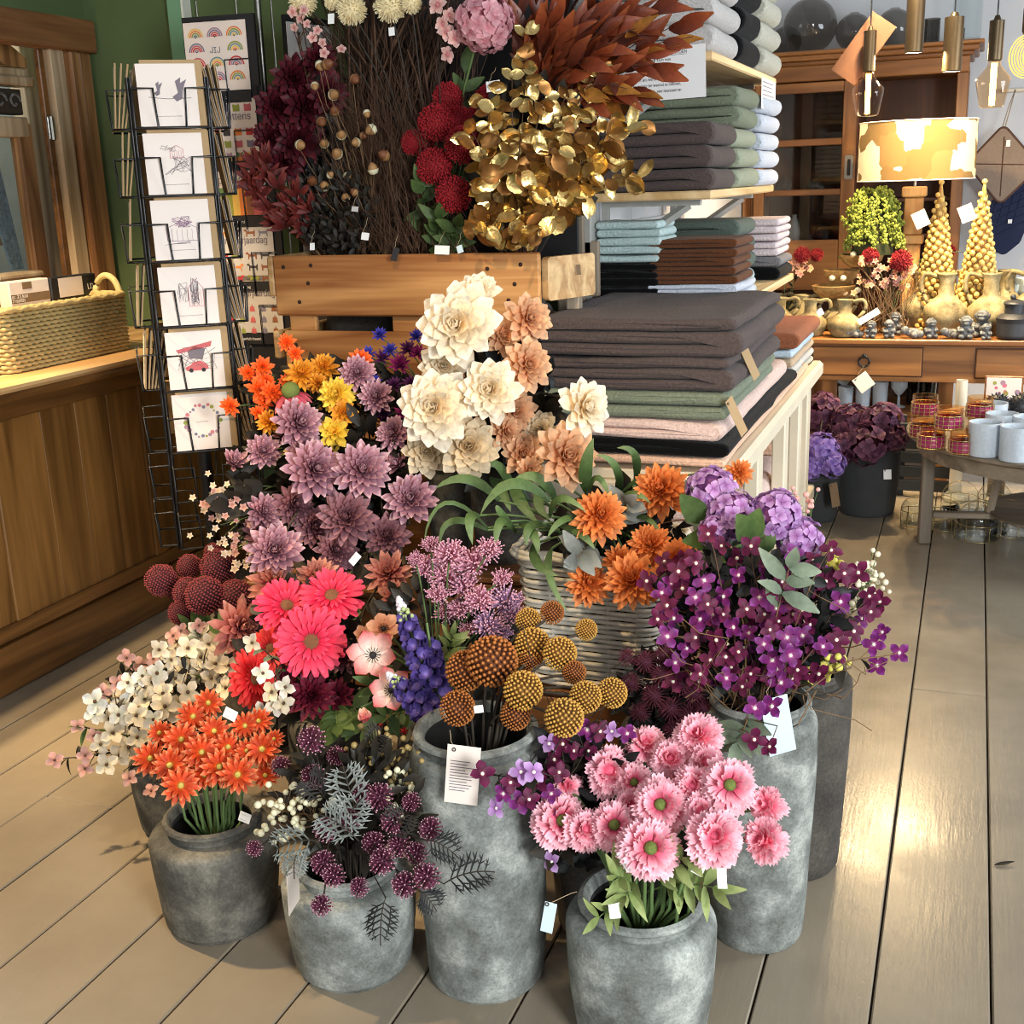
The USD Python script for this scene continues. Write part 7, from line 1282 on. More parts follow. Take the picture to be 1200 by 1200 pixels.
# small bouquets with red chrysanthemums
VS['bqa'] = dict(c=ontop(922,6.66), mouth=ontop(922,6.66) + V(0,0,.16), rim=.06, h=.16); VS['bqb'] = dict(c=ontop(1042,6.48), mouth=ontop(1042,6.48) + V(0,0,.14), rim=.06, h=.14)
for k, (ky, lb) in enumerate((('bqa', 'left, behind the small jugs'),('bqb', 'right, behind the figurines'))): c = VS[ky]['c']; t = thing('glass_vase', f'clear glass vase of the red chrysanthemum bouquet {lb}', 'vase', c); part(t, 'body', lathe([(0,0),(.05,0),(.055,.01),(.06, VS[ky]['h']),(.057, VS[ky]['h']),(.05,.015),(0,.012)],24, c), 'clear_glass', 40)
for i, (px, py, r, Y, ky, lab) in enumerate([(914,297,8,6.6, 'bqa', 'small red chrysanthemum, leftmost, beside the lilac guest towels'),(940,299,10,6.56, 'bqa', 'red chrysanthemum in the middle of the left bouquet'),(957,299,8,6.6, 'bqa', 'red chrysanthemum on the right of the left bouquet'),(1020,300,10,6.44, 'bqb', 'dark red chrysanthemum left in the right bouquet'),(1056,306,13,6.38, 'bqb', 'bright red chrysanthemum, largest, in front of the lamp column'),(1112,294,8,6.75, 'bqb', 'red chrysanthemum between the two nut cone trees'),(1157,297,6,6.78, 'bqb', 'red chrysanthemum peeking out right of the nut cone trees')]):
    t, c = flower('red_chrysanthemum', lab, 'chrysanthemum', px, py, Y, 'red chrysanthemums on the console'); spiky(t, c, r / ppm(c) * 1.05,260, 'pompon_red', rad=.08, core=.7, half=face(c, .2)); stem_to(t, c, V(0,0,1), ky, .002, 'stem_green')
for k, (ky, pts, lb) in enumerate((('bqa', [(905,308),(915,315),(925,312),(932,320),(908,322),(918,328),(945,312)], 'left'),('bqb', [(1010,312),(1030,308),(1042,315),(1025,325),(1065,318),(1050,325),(1012,330),(1036,333),(1062,330)], 'right'))):
    branch('pink_filler_spray', f'dusty pink small blossom spray in the {lb} console bouquet', 'blossom spray', ky, [onY(x, y, 6.4 if k else 6.55) for x, y in pts], lambda t, p, i: blossoms(t, p, i, 5,.017, 'pet_dogpink' if i % 2 else 'pet_apricot', .022), None, 'stem_brown', .002,8, 'leaf_dark', (.07,.022))
twigs('dried_grass', 'brown dried grass stalks in front of the right console bouquet', 60,(1010,380,1070,392),(1000,310,1080,345),6.36,.0022, 'stem_tan', .012, n2=6)
# table lamp
c = ontop(1063,6.70); zs_ = onY(1063,212,6.7)[2]; t = thing('table_lamp', 'table lamp with square wooden column and lit patterned drum shade', 'lamp', c); w_ = .036
for nm, a, b, w2 in (('base', .0,.03,.075),('column', .031,.20,.042),('column_ring', .201,.222,.056),('column_neck', .223,.31,.046),('capital', .311,.335,.06)): part(t, nm, box(c[0] - w2, c[0] + w2, c[1] - w2, c[1] + w2, c[2] + a * (zs_ - TZ - .03) / .335, c[2] + b * (zs_ - TZ - .03) / .335,.006), 'lamp_wood')
part(t, 'rod', tube([V(c[0], c[1], zs_ - .035), V(c[0], c[1], zs_ + .16)],.008,8), 'steel', True)
R0 = 66 / ppm(V(c[0],6.7, zs_ + .1)); zh = onY(1063,143,6.7)[2]
mk('lamp_shade', {'tc': ('texture_coordinate', {}), 'nz': ('noise_texture', {'scale': 5., 'detail': 0.}), 'ds': ('vector_math', {'math_type': 'multiply_add', 'vector2': (.07,.07,.07)}), 'no': ('voronoi_texture', {'scale': 8.5, 'metric': 'chebychev', 'feature': 'f1', 'randomness': .75}), 'sp': ('separate_color', {}), 'st': ('rgb_ramp', {'ramp': [(0., lin((246,232,196))),(.44, lin((246,232,196))),(.45, lin((150,124,84))),(1., lin((138,112,74)))]}), 'd': ('diffuse_bsdf', {}), 'tr': ('translucent_bsdf', {}), 'm': ('mix_closure', {'fac': .55})},
   [('tc.object', 'nz.vector'),('nz.color', 'ds.vector1'),('tc.object', 'ds.vector3'),('ds.vector', 'no.vector'),('no.color', 'sp.color'),('sp.r', 'st.fac'),('st.color', 'd.color'),('st.color', 'tr.color'),('d.BSDF', 'm.closure1'),('tr.BSDF', 'm.closure2')], 'm.closure')
part(t, 'shade', lathe([(R0 * .99, zs_ + .005),(R0, zs_ + .006),(R0 * .99, zh),(R0 * .985, zh)],48, V(c[0], c[1],0)), 'lamp_shade', True); part(t, 'shade_rim', cat(*[tube([V(c[0] + R0 * math.cos(a), c[1] + R0 * math.sin(a), z) for a in np.linspace(0,6.283,49)],.003,5, False) for z in (zs_ + .004, zh)]), 'white_card', True, kind='stuff'); part(t, 'bulb', ball(V(c[0], c[1], zs_ + .15),.035,2), 'filament', True)
lampL = UsdLux.SphereLight.Define(stage, '/World/table_lamp_light'); lampL.AddTranslateOp().Set(Gf.Vec3d(c[0], c[1], zs_ + .19)); lampL.CreateRadiusAttr(.05); lampL.CreateColorAttr(Gf.Vec3f(1., .84,.60)); lampL.CreateIntensityAttr(20.0)
# pendants
def path_name(t): return t.split('/')[-1] + '_light'
def pendant(lab, px, y0, y1, Y, rpx, bulb=None):
    a, b = onY(px, y0, Y), onY(px - (y1 - y0) * .035, y1, Y); R = rpx / ppm(a); c = V((a[0] + b[0]) / 2, Y, b[2]); h = a[2] - b[2]; t = thing('pendant_lamp', lab, 'lamp', c); part(t, 'holder', lathe([(R * .9,0),(R, .004),(R, h),(R * .5, h + .004),(R * .3, h + .02),(0, h + .02)],24, c), 'bronze', 40); part(t, 'cord', tube([c + V(0,0, h + .02), c + V(0,0,1.1)],.0035,6), 'black_metal', True)
    if bulb:
        yb, rb = bulb; z = onY(px, yb, Y)[2] - b[2]; r = rb / ppm(a); part(t, 'bulb', lathe([(R * .8,-.001),(R * .95, z * .12),(r, z * .38),(r * .98, z * .5),(r * .72, z * .95),(r * .6, z),(0, z)],28, c), 'amber_glass', True); part(t, 'filament', lathe([(.0, z * .96),(R * .42, z * .95),(R * .45, z * .05),(0, z * .04)],14, c), 'filament', True, label='glowing yellow rod')
    else: part(t, 'lamp_disc', lathe([(0,.001),(R * .88,.001)],20, c), 'lamp_disc', label='lit lamp opening'); emitter(path_name(t), 'DiskLight', c - V(0,0,.004), c - V(0,0,1),(1., .72,.38),2600., Radius=.03)
pendant('bronze pendant with a clear shouldered bulb, hanging left before the cabinet', 1020,36,84,6.0,7.2,(136,18.5)); pendant('bronze tube pendant without bulb, cut by the top edge', 1075,-40,62,6.1,10.5); pendant('bronze tube pendant without bulb, hanging fully in view', 1118,20,84,6.1,11); pendant('bronze pendant with a clear shouldered bulb, rightmost before the white wall', 1168,24,71,5.6,8.3,(126,19.5))
cs_ = onY(1203,66,5.7); t = thing('spiral_bulb', 'glowing spiral bulb cut by the right picture edge', 'lamp', cs_); R = 19 / ppm(cs_)
for k in range(6): part(t, 'spiral_ring', tube([cs_ + V(R * (1 - k * .16) * math.cos(a),0, R * (1.25 - k * .14) * math.sin(a)) for a in np.linspace(0,6.283,32)],.0028,5, False), 'spiral_glow', True)
part(t, 'holder', lathe([(.02,0),(.025,.01),(.025,.10),(.004,.11),(.004,.7)],16, cs_ + V(0,0, R * 1.3)), 'bronze', 40)
tag('copper_card', 'blank copper-brown card hanging behind the left pendant', onY(1012,57,6.05),.13,.30, 'copper_card', V(.05,-1,.1),-.62, onY(1020,0,6.0),0, hole=False)
# mitts on the wall
MY = 7.9
def pad(name, lab, cs, Y, mat, edge, quilt):
    P = [onY(x, y, Y) for x, y in cs]; c = sum(P) / len(P); g = sg.Polygon([(p[0], p[2]) for p in P]).buffer(-.02).buffer(.03); t = thing(name, lab, 'kitchen textile', c); v, f = extrude(g, .02); v = np.stack([v[:, 0], Y - v[:, 2], v[:, 1]],1); part(t, 'pad', (v, f[:, ::-1]), mat); e = np.array(g.exterior.coords); part(t, 'binding', tube(np.column_stack([e[:, 0], np.full(len(e), Y - .012), e[:, 1]]),.010,6, False), edge, True)
    for a, b in quilt: a, b = onY(*a, Y - .021), onY(*b, Y - .021); part(t, 'seam', tube([a, b],.003,4), edge, True)
    return t
t = pad('pot_holder', 'taupe square pot holder hanging point up on the white wall', [(1176,150),(1215,195),(1172,236),(1136,192)],7.72, 'mitt_taupe', 'mitt_taupe_edge', [((1177,160),(1172,230)),((1142,192),(1208,193))]); part(t, 'loop', tube([onY(1177,152,7.71), onY(1186,120,7.75), onY(1190,105,7.8), onY(1182,125,7.75), onY(1174,152,7.71)],.003,4), 'twine', True); part(t, 'label', box(*sorted([onY(1179,168,7.69)[0], onY(1184,168,7.69)[0]]),7.69,7.692, *sorted([onY(1180,172,7.69)[2], onY(1180,164,7.69)[2]])), 'tag_white')
t = pad('oven_mitt', 'navy quilted oven mitt hanging under the taupe pot holder', [(1178,222),(1205,215),(1205,250),(1192,282),(1176,295),(1160,288),(1154,262),(1162,242)],7.85, 'mitt_navy', 'mitt_navy', [((1165,240 + 9 * k),(1203,222 + 9 * k)) for k in range(5)] + [((1170 + 9 * k, 228),(1160 + 9 * k, 262)) for k in range(4)]); part(t, 'label', box(*sorted([onY(1181,260,7.82)[0], onY(1186,260,7.82)[0]]),7.82,7.824, *sorted([onY(1183,262,7.82)[2], onY(1183,257,7.82)[2]])), 'tag_white')
single('peg_rail', tube([V(.1,7.97, onY(1190,105,7.9)[2]), V(.6,7.97, onY(1190,105,7.9)[2])],.012,8), 'white_paint', 'white peg rail on the far wall holding the mitts', 'rail', True)
for k, (px, rp, h) in enumerate([(1168,9,.08),(1182,10,.06),(1197,8,.09)]): c = ontop(px, 6.75) + V(0,.0,0); t = thing('white_cup', f'pale porcelain cup behind the large jugs, {["left", "middle", "right"][k]}', 'cup', c + V(0,0,.16)); part(t, 'body', lathe([(0,0),(.035,0),(.045,.03),(.05, h),(.045, h),(.03,.01),(0,.01)],20, c + V(0,0,.16)), 'celadon_paper', True); part(t, 'stand', box(c[0] - .05, c[0] + .05,6.72,6.775, TZ + .001, TZ + .158), 'white_paint')
# glasses on the lower shelf
def tumbler(name, lab, c, r, h, mat, cat_='glass', tilt=0., grp=None, taper=.85):
    t = thing(name, lab, cat_, c, grp); v, f = lathe([(0,0),(r * taper, 0),(r * taper * 1.04,.004),(r, h),(r * .93, h),(r * taper * .93,.012),(0,.01)],26); R_ = rotm([0,1,0], tilt); part(t, 'body', xf((v, f), R_, c), mat, 40); return t
for px, lab in [(991, 'clear ribbed tumbler on the console shelf, left'),(1011, 'clear ribbed tumbler on the console shelf, middle'),(1031, 'taller clear ribbed tumbler on the console shelf, right')]: tumbler('tumbler', lab, V(onY(px, 470, TY0 + .2)[0], TY0 + .2, SZ + .001),.040,.10 + .03 * (px == 1031), 'frosted_glass')
tumbler('tumbler', 'clear tumbler lying tilted on top of the left one on the console shelf', V(onY(995,450, TY0 + .2)[0], TY0 + .2, SZ + .125),.038,.085, 'frosted_glass', tilt=-1.0)
c = V(onY(1053,470, TY0 + .2)[0], TY0 + .2, SZ + .001); t = thing('goblet', 'clear stemmed goblet on the console shelf', 'glass', c); part(t, 'bowl', lathe([(.035,0),(.033,.004),(.008,.012),(.006,.06),(.014,.066),(.04,.10),(.042,.15),(.039,.15),(.036,.10),(0,.07)],26, c), 'frosted_glass', True)
for k, px in enumerate((1070,1086)): tumbler('dark_tumbler', f'dark glass tumbler in the shade of the console shelf, {["left", "right"][k]}', V(onY(px, 470, TY0 + .3)[0], TY0 + .3, SZ + .001),.045,.12, 'smoke_glass')

# ================================================================ dark felt-gray vases with hydrangeas on the floor behind
c, r = vase_at(1014,609,74); VS['hb'] = vase('felt_vase', 'dark gray vase on the floor holding plum hydrangeas, right one with a small tag', c, r, .35, 'felt_dark', rim=.84, shoulder=.92)
c2, r2 = vase_at(955,615,54); VS['hl'] = vase('felt_vase', 'dark gray vase on the floor behind the bench leg, holding a lilac hydrangea', c2, r2,.25, 'felt_dark', rim=.84, shoulder=.9)
for i, (px, py, r, Y, m, ky, lab) in enumerate([(1033,497,26,5.55, 'pet_hyd_dark', 'hb', 'plum hydrangea head, uppermost in the right dark vase'),(1000,500,26,5.62, 'pet_hyd_dark', 'hb', 'plum hydrangea head in the upper middle of the dark vase'),(1017,521,25,5.45, 'pet_hyd_dark', 'hb', 'plum hydrangea head lowest in front, over the vase rim'),(992,524,19,5.48, 'pet_hyd_dark', 'hb', 'plum hydrangea head at the left front of the vase rim'),(1048,514,17,5.5, 'pet_hyd_dark', 'hb', 'plum hydrangea head at the right, over the round table edge'),(966,485,24,5.75, 'pet_hyd_dark', 'hl', 'plum hydrangea head at the far left against the bench leg'),(975,505,20,5.72, 'pet_hyd_dark', 'hl', 'plum hydrangea head between the far left one and the dark vase'),(962,528,22,5.35, 'pet_lilac_b', 'hl', 'lilac hydrangea head beside the bench leg, upper one'),(975,543,17,5.32, 'pet_lilac_b', 'hl', 'lilac hydrangea head beside the bench leg, lower right'),(952,548,16,5.32, 'pet_lilac_b', 'hl', 'lilac hydrangea head beside the bench leg, lower left')]):
    t, cc = flower('hydrangea', lab, 'hydrangea', px, py, Y, 'hydrangeas in the dark floor vases'); hydrangea(t, cc, r / ppm(cc), m, 34,.42); stem_to(t, cc, V(0,0,1), ky, .004, 'stem_dark', bow=.2)
tag('price_tag', 'small white tag on the right dark floor vase', onY(1040,556, VS['hb']['c'][1] - .13),.035,.045, 'tag_white', V(.2,-1,.1),.05, None, 0); tag('price_tag', 'brown kraft tag hanging between the two dark floor vases', onY(978,580,5.3),.04,.11, 'kraft_dark', V(.7,-1,.1),.15, None, 0)
# ================================================================ round side table
rc, RZ, RR = V(.48,5.30,0),.49,.70
rt = thing('round_table', 'round gray wooden side table with curved legs at the right edge', 'table', rc); part(rt, 'tabletop', lathe([(0,-.02),(RR * .985,-.02),(RR, -.014),(RR, -.004),(RR * .99,0),(0,0)],56, rc + V(0,0, RZ)), 'gray_wood', 30); part(rt, 'apron', lathe([(RR * .90,-.085),(RR * .93,-.085),(RR * .93,-.021),(RR * .90,-.021)],56, rc + V(0,0, RZ)), 'gray_wood', 30)
lx = onZ(1091,636,0.0); a0 = math.atan2(lx[1] - rc[1], lx[0] - rc[0])
for k in range(4):
    a = a0 + k * math.pi / 2; e = V(math.cos(a), math.sin(a),0); s_ = V(-math.sin(a), math.cos(a),0); B = np.stack([s_, e, [0,0,1.]],1); q = rc + e * RR * .86; part(rt, 'leg', xf(box(-.032,.032,-.02,.03,.002, RZ - .02,.004), B, q), 'gray_wood_z'); part(rt, 'stretcher', xf(box(-.02,.02,-RR * .84,-.022,.115,.14,.004), B, q), 'gray_wood'); part(rt, 'strut', tube([rc + e * RR * .5 + V(0,0,.142), rc + e * RR * .42 + V(0,0, RZ - .021)],.018,6), 'gray_wood_z')
part(rt, 'lower_shelf', lathe([(0,-.012),(RR * .5,-.012),(RR * .5,0),(0,0)],40, rc + V(0,0,.153)), 'gray_wood', 30)
def onr(px, py): p = onZ(px, py, RZ); return V(p[0], p[1], RZ + .0008)
def holder(lab, px, py, z=0., r=.052, h=.085):
    c = onr(px, py) + V(0,0, z); t = thing('candle_holder', lab, 'candle holder', c, 'pink and gold candle holders'); part(t, 'glass', lathe([(0,0),(r * .94,0),(r * .96,.004),(r * .96, h),(r * .9, h),(r * .9,.008),(0,.006)],28, c), 'amber_glass', 40); part(t, 'pink_band', lathe([(r * .97, h * .12),(r * .975, h * .12),(r * .975, h * .58),(r * .97, h * .58)],28, c), 'magenta', True)
    for z_ in np.linspace(.04,.62,4) * h: part(t, 'gold_ring', tube([c + V(r * math.cos(a) * 1.02, r * math.sin(a) * 1.02, z_ + .002) for a in np.linspace(0,6.283,25)],.0016,4, False), 'wire_gold', True)
    for a in np.linspace(0,6.283,17)[:-1]: part(t, 'gold_bar', tube([c + V(r * math.cos(a) * 1.02, r * math.sin(a) * 1.02, z_) for z_ in (.003, h * .62)],.0014,4), 'wire_gold', True)
for lab, px, py, z in [('pink and gold candle holder low at the left front of the round table', 1091,525,0.),('pink and gold candle holder low, right one of the front pair', 1128,531,0.),('pink and gold candle holder standing on the front pair, clearest', 1110,528,.086),('pink and gold candle holder behind, at the left, in the shade', 1081,512,0.),('pink and gold candle holder behind the frosted tumblers', 1148,516,0.),('pink and gold candle holder stacked behind the frosted tumblers', 1146,514,.086),('brown glass candle holder stacked behind at the left', 1082,511,.086)]: holder(lab, px, py, z)
for lab, px, py in [('frosted pearly tumbler at the front of the round table, left', 1153,533),('frosted pearly tumbler at the front of the round table, right', 1190,539),('frosted pearly tumbler behind the left front one', 1172,522),('frosted pearly tumbler at the far right behind', 1204,526),('frosted pearly tumbler at the back of the round table', 1160,508)]: tumbler('frosted_tumbler', lab, onr(px, py),.062,.128, 'frosted_glass', taper=.92)
for lab, px, py in [('black spiky hedgehog-like ornament on the round table, left', 1168,492),('black spiky hedgehog-like ornament at the right edge', 1196,492)]:
    c = onr(px, py); t = thing('black_ornament', lab, 'ornament', c); part(t, 'body', ball(c + V(0,0,.055),.055,2,(1,.8,1)), 'black_clay', True); d = fib(150); part(t, 'spikes', many((np.array([[0,0,0],[.006,0,0],[0,.006,0],[0,0,.014]]) - [.002,.002,0], np.array([[0,2,1],[0,1,3],[1,2,3],[2,0,3]])), c + V(0,0,.055) + d * .054 * [1,.8,1],1., [frame(x) for x in d]), 'black_clay', kind='stuff')
c = onY(1176,458,6.05); t = thing('flower_print', 'small framed print of pink flowers standing behind the round table', 'picture', c); part(t, 'frame', box(c[0] - .085, c[0] + .085,6.05,6.065, c[2] - .09, c[2] + .07,.004), 'teak'); part(t, 'print', box(c[0] - .077, c[0] + .077,6.047,6.0495, c[2] - .08, c[2] + .062), 'white_card')
for k in range(12): q = c + V(rnd.uniform(-.065,.065),-.0036, rnd.uniform(-.06,.04)); part(t, 'painted_flower', xf(lathe([(0,0),(rnd.uniform(.006,.014),.0002)],9), np.array([[1,0,0],[0,0,-1],[0,1,0.]]), q),['print_pink', 'print_rose', 'print_olive', 'print_mauve'][k % 4])
sq = V(c[0],6.12,0); part(t, 'stand', box(c[0] - .04, c[0] + .04,6.066,6.10,.002, c[2] - .05,.004), 'gray_wood_z')
c = V(onY(1126,470,5.95)[0],5.95,0); t = thing('cream_pillar', 'slim cream wooden pillar standing behind the round table', 'post', c); part(t, 'shaft', lathe([(.05,.002),(.05,.03),(.03,.05),(.026, onY(1126,445,5.95)[2])],18, c), 'white_paint', True)
# wire-handled glass jars on the floor
for k, (px, py, rp, lab) in enumerate([(1153,638,25, 'wire-bound glass jar on the floor in front of the round table'),(1110,624,20, 'wire-bound glass jar behind the round table leg'),(1188,632,22, 'wire-bound glass jar at the right edge under the round table'),(1130,606,20, 'wire-bound glass jar deeper under the round table'),(1170,606,18, 'wire-bound glass jar at the back under the round table'),(1075,620,15, 'clear glass jar in the shade left of the round table leg')]):
    p = onZ(px, py); r = rp / ppm(p); c = p + V(-.3,.95,0) * r; c[2] = .003; h = .115; t = thing('glass_jar', lab, 'jar', c); part(t, 'glass', lathe([(0,0),(r * .95,0),(r, .008),(r, h * .8),(r * .8, h),(r * .76, h),(r * .95, h * .78),(r * .95,.012),(0,.01)],30, c), 'clear_glass', 40)
    for z_ in (.004, h * .62): part(t, 'wire_ring', tube([c + V(r * 1.03 * math.cos(a), r * 1.03 * math.sin(a), z_) for a in np.linspace(0,6.283,29)],.0018,5, False), 'wire_gold', True)
    for a in np.linspace(0,6.283,7)[:-1]: part(t, 'wire_bar', tube([c + V(r * 1.03 * math.cos(a), r * 1.03 * math.sin(a), z_) for z_ in (.003, h * .62)],.0015,4), 'wire_gold', True)
    part(t, 'wire_handle', tube([c + V(r * 1.03 * math.cos(a),0, h * .62 + r * 1.0 * math.sin(a)) for a in np.linspace(0, math.pi, 14)],.0016,4), 'wire_gold', True)
# dark crate standing under the console
t = thing('dark_slat_crate', 'dark slatted crate in the shade behind the plum hydrangea vase', 'crate', V(-.05,6.0,0))
for k in range(5): part(t, 'slat', box(-.30,.02,5.98,6.0,.03 + k * .07,.085 + k * .07,.003), 'felt_dark')
for x in (-.28,-.02): part(t, 'post', box(x, x + .03,6.001,6.03,.002,.40), 'felt_dark')
leaf_on(thing('fallen_leaf', 'dark fallen leaf lying on the floor planks at the right', 'leaf', onZ(1172,1014)), onZ(1165,1016) + V(0,0,.004), V(.9,.5,.02),.05,.014, 'leaf_black', curl=.1)
# ================================================================ card rack in front of the counter
RK = V(*onY(226,400,2.95)[:2],0); rk_ang = math.atan2(EYE[1] - RK[1], EYE[0] - RK[0])
fw = V(math.cos(rk_ang + .04), math.sin(rk_ang + .04),0); rt_ = V(-fw[1], fw[0],0)          # fw towards the aisle, rt_ to the right as seen from there
CW, CH = .165,.165
FACES = [(fw, rt_, 0),(rt_, -fw, 1),(-rt_, fw, 2),(-fw, -rt_, 3)]
ZC = [onY(*p, 2.95 - .10)[2] for p in ((198,145),(210,224),(217,300),(225,376),(231,450),(237,521))]
rk = thing('card_rack', 'black wire revolving greeting card rack in front of the pine counter', 'card rack', RK)
part(rk, 'post', lathe([(.021,.012),(.021, ZC[0] + .10)],12, RK), 'black_metal', True); part(rk, 'foot', lathe([(0,.002),(.16,.002),(.165,.008),(.14,.02),(.03,.03),(0,.03)],30, RK), 'black_metal', 40)
FR = .105
def wires(parent, n, r, zb):
    """One pocket: floor, sides and the two front hooks."""
    A = lambda x, y, z: RK + n * (FR + y) + r * x + V(0,0, zb + z)
    w = CW / 2 + .014; P2 = [[A(-w, 0,0), A(-w, .05,0), A(w, .05,0), A(w, 0,0)],[A(-w, 0,.10), A(-w, .055,.10), A(-w, .05,0)],[A(w, 0,.10), A(w, .055,.10), A(w, .05,0)],[A(-w, .055,.10), A(-.042,.055,.10), A(-.036,.05,.0)],[A(w, .055,.10), A(.042,.055,.10), A(.036,.05,.0)]]
    return cat(*[tube(p, .0032,5) for p in P2])
for n, r, k in FACES:
    for zi, zb in enumerate(ZC + [ZC[-1] - .145, ZC[-1] - .285]): part(rk, 'wire_pocket', wires(rk, n, r, zb - .012), 'black_metal', True)
    for s in (-1,1): q = RK + n * FR + r * s * (CW / 2 + .014); part(rk, 'upright_wire', tube([q + V(0,0, ZC[-1] - .31), q + V(0,0, ZC[0] + .12)],.0045,6), 'black_metal', True)
for z in (ZC[0] + .1, ZC[3], ZC[-1] - .28):
    for n, r, k in FACES: part(rk, 'arm', tube([RK + V(0,0, z), RK + n * FR + V(0,0, z)],.004,5), 'black_metal', True)
def card(name, lab, c, B, w, h, th, mat, art=None, grp=None, env=True):
    t = thing(name, lab, 'greeting card', c, grp)
    if env: part(t, 'envelope', xf(box(-w / 2 + .012, w / 2 + .016,.0, h + .010,-th * 4,-.0005), B, c), 'kraft')
    part(t, 'sheet', xf(box(-w / 2, w / 2,0, h, 0, th, .0003), B, c), mat)
    if art: art(t, lambda m: xf(m, B, c), th + .0003)
    return t
def stroke(pts, r=.0009): p = np.column_stack([np.asarray(pts, float), np.zeros(len(pts))]); return tube(p, r, 3)
def flat(pts, z=.0004): v, f = extrude(sg.Polygon(pts).buffer(0), z); return v, f
def sk(t, T, z, items):
    for nm, mesh, mat in items: v, f = T((mesh[0] + [0,0, z], mesh[1])); part(t, nm, (v, f), mat)
def sketch(seed, kinds):
    def art(t, T, z):
        g = random.Random(seed)
        for nm, mat, f_ in kinds: sk(t, T, z, [(nm, f_(g), mat)])
        sk(t, T, z, [('caption', stroke([(-.035 + i * .004,.025 + (i % 2) * .0012) for i in range(18)],.0006), 'ink_gray')])
    return art
bird = lambda x, y, s: (lambda g: flat([(x, y),(x + s * .3, y + s * .2),(x + s * .2, y + s * .8),(x + s * .5, y + s * 1.0),(x + s * .45, y + s * .7),(x + s * .8, y + s * .9),(x + s * .55, y + s * .35),(x + s * .5, y - s * .1),(x + s * .2, y - s * .25)]))
scrib = lambda x0, y0, x1, y1, n: (lambda g: cat(*[stroke([(g.uniform(x0, x1), g.uniform(y0, y1)) for _ in range(5)],.0007) for _ in range(n)]))
house = lambda x, y, w, h: (lambda g: cat(stroke([(x, y),(x, y + h),(x + w / 2, y + h * 1.5),(x + w, y + h),(x + w, y),(x, y)]), *[stroke([(x + w * (i + 1) / 6, y),(x + w * (i + 1) / 6, y + h * .9)],.0005) for i in range(5)]))
ARTS = [sketch(1,[('gull_sketch', 'ink_gray', bird(.012,.075,.05)),('gull_sketch', 'ink_gray', bird(-.035,.085,.03)),('shore_line', 'ink_gray', lambda g: stroke([(-.05,.075),(0,.07),(.06,.072)]))]), sketch(2,[('town_sketch', 'ink_gray', scrib(-.03,.05,.045,.10,7)),('roof_sketch', 'ink_pink', house(-.01,.095,.035,.022)),('cloud_sketch', 'ink_gray', scrib(-.04,.11,.01,.13,3))]), sketch(3,[('church_sketch', 'ink_purple', house(-.04,.05,.08,.035)),('roof_hatching', 'ink_purple', scrib(-.025,.085,.03,.115,12)),('ground_line', 'ink_gray', scrib(-.05,.04,.05,.048,2))]), sketch(4,[('facade_sketch', 'ink_gray', scrib(.005,.05,.03,.13,12)),('window_sketch', 'ink_pink', house(.0,.05,.04,.05)),('tree_sketch', 'ink_gray', scrib(-.03,.06,.0,.12,5))]), None, None]
def car_art(t, T, z):
    g = random.Random(5); sk(t, T, z, [('street_sketch', cat(*[stroke([(g.uniform(-.05,.06), g.uniform(.05,.12)) for _ in range(4)],.0008) for _ in range(9)]), 'ink_gray'),('awning_sketch', flat([(-.05,.11),(.05,.13),(.045,.115),(-.045,.10)]), 'print_rose'),('dark_foliage', flat([(-.015,.085),(.02,.08),(.03,.11),(0,.118),(-.02,.105)]), 'ink_gray'),('pink_car', flat([(-.025,.05),(-.03,.06),(-.015,.066),(-.005,.075),(.015,.076),(.03,.066),(.035,.055),(.025,.05)]), 'print_rose')]); sk(t, T, z + .0005,[('wheel', xf(lathe([(0,0),(.006,.0003)],10), None, (x, .051,0)), 'ink') for x in (-.014,.02)])
def wreath_art(t, T, z):
    g = random.Random(6)
    for k in range(26): a = k / 26 * 6.283; r = .045 + g.uniform(-.006,.006); sk(t, T, z, [('wreath_flower', xf(lathe([(0,0),(g.uniform(.003,.007),.0003)],7), None, (.004 + r * math.cos(a),.08 + r * math.sin(a),0)), g.choice(['ink_pink', 'ink_purple', 'print_slate', 'print_olive', 'print_mauve']))])
    sk(t, T, z, [('caption', stroke([(-.015 + i * .004,.08 + (i % 2) * .0012) for i in range(9)],.0006), 'ink_gray')])
ARTS[4], ARTS[5] = car_art, wreath_art
CL = ['white greeting card with a flying gull drawing, topmost in front of the rack', 'white greeting card with a faint town sketch, second from top', 'white card in clear film with a purple church roof sketch, third from top', 'white greeting card with a tall facade sketch, fourth from top', 'white card with a pink car before a shop front, fifth from top', 'cream greeting card with a flower wreath, lowest in front of the rack']
lean = .10
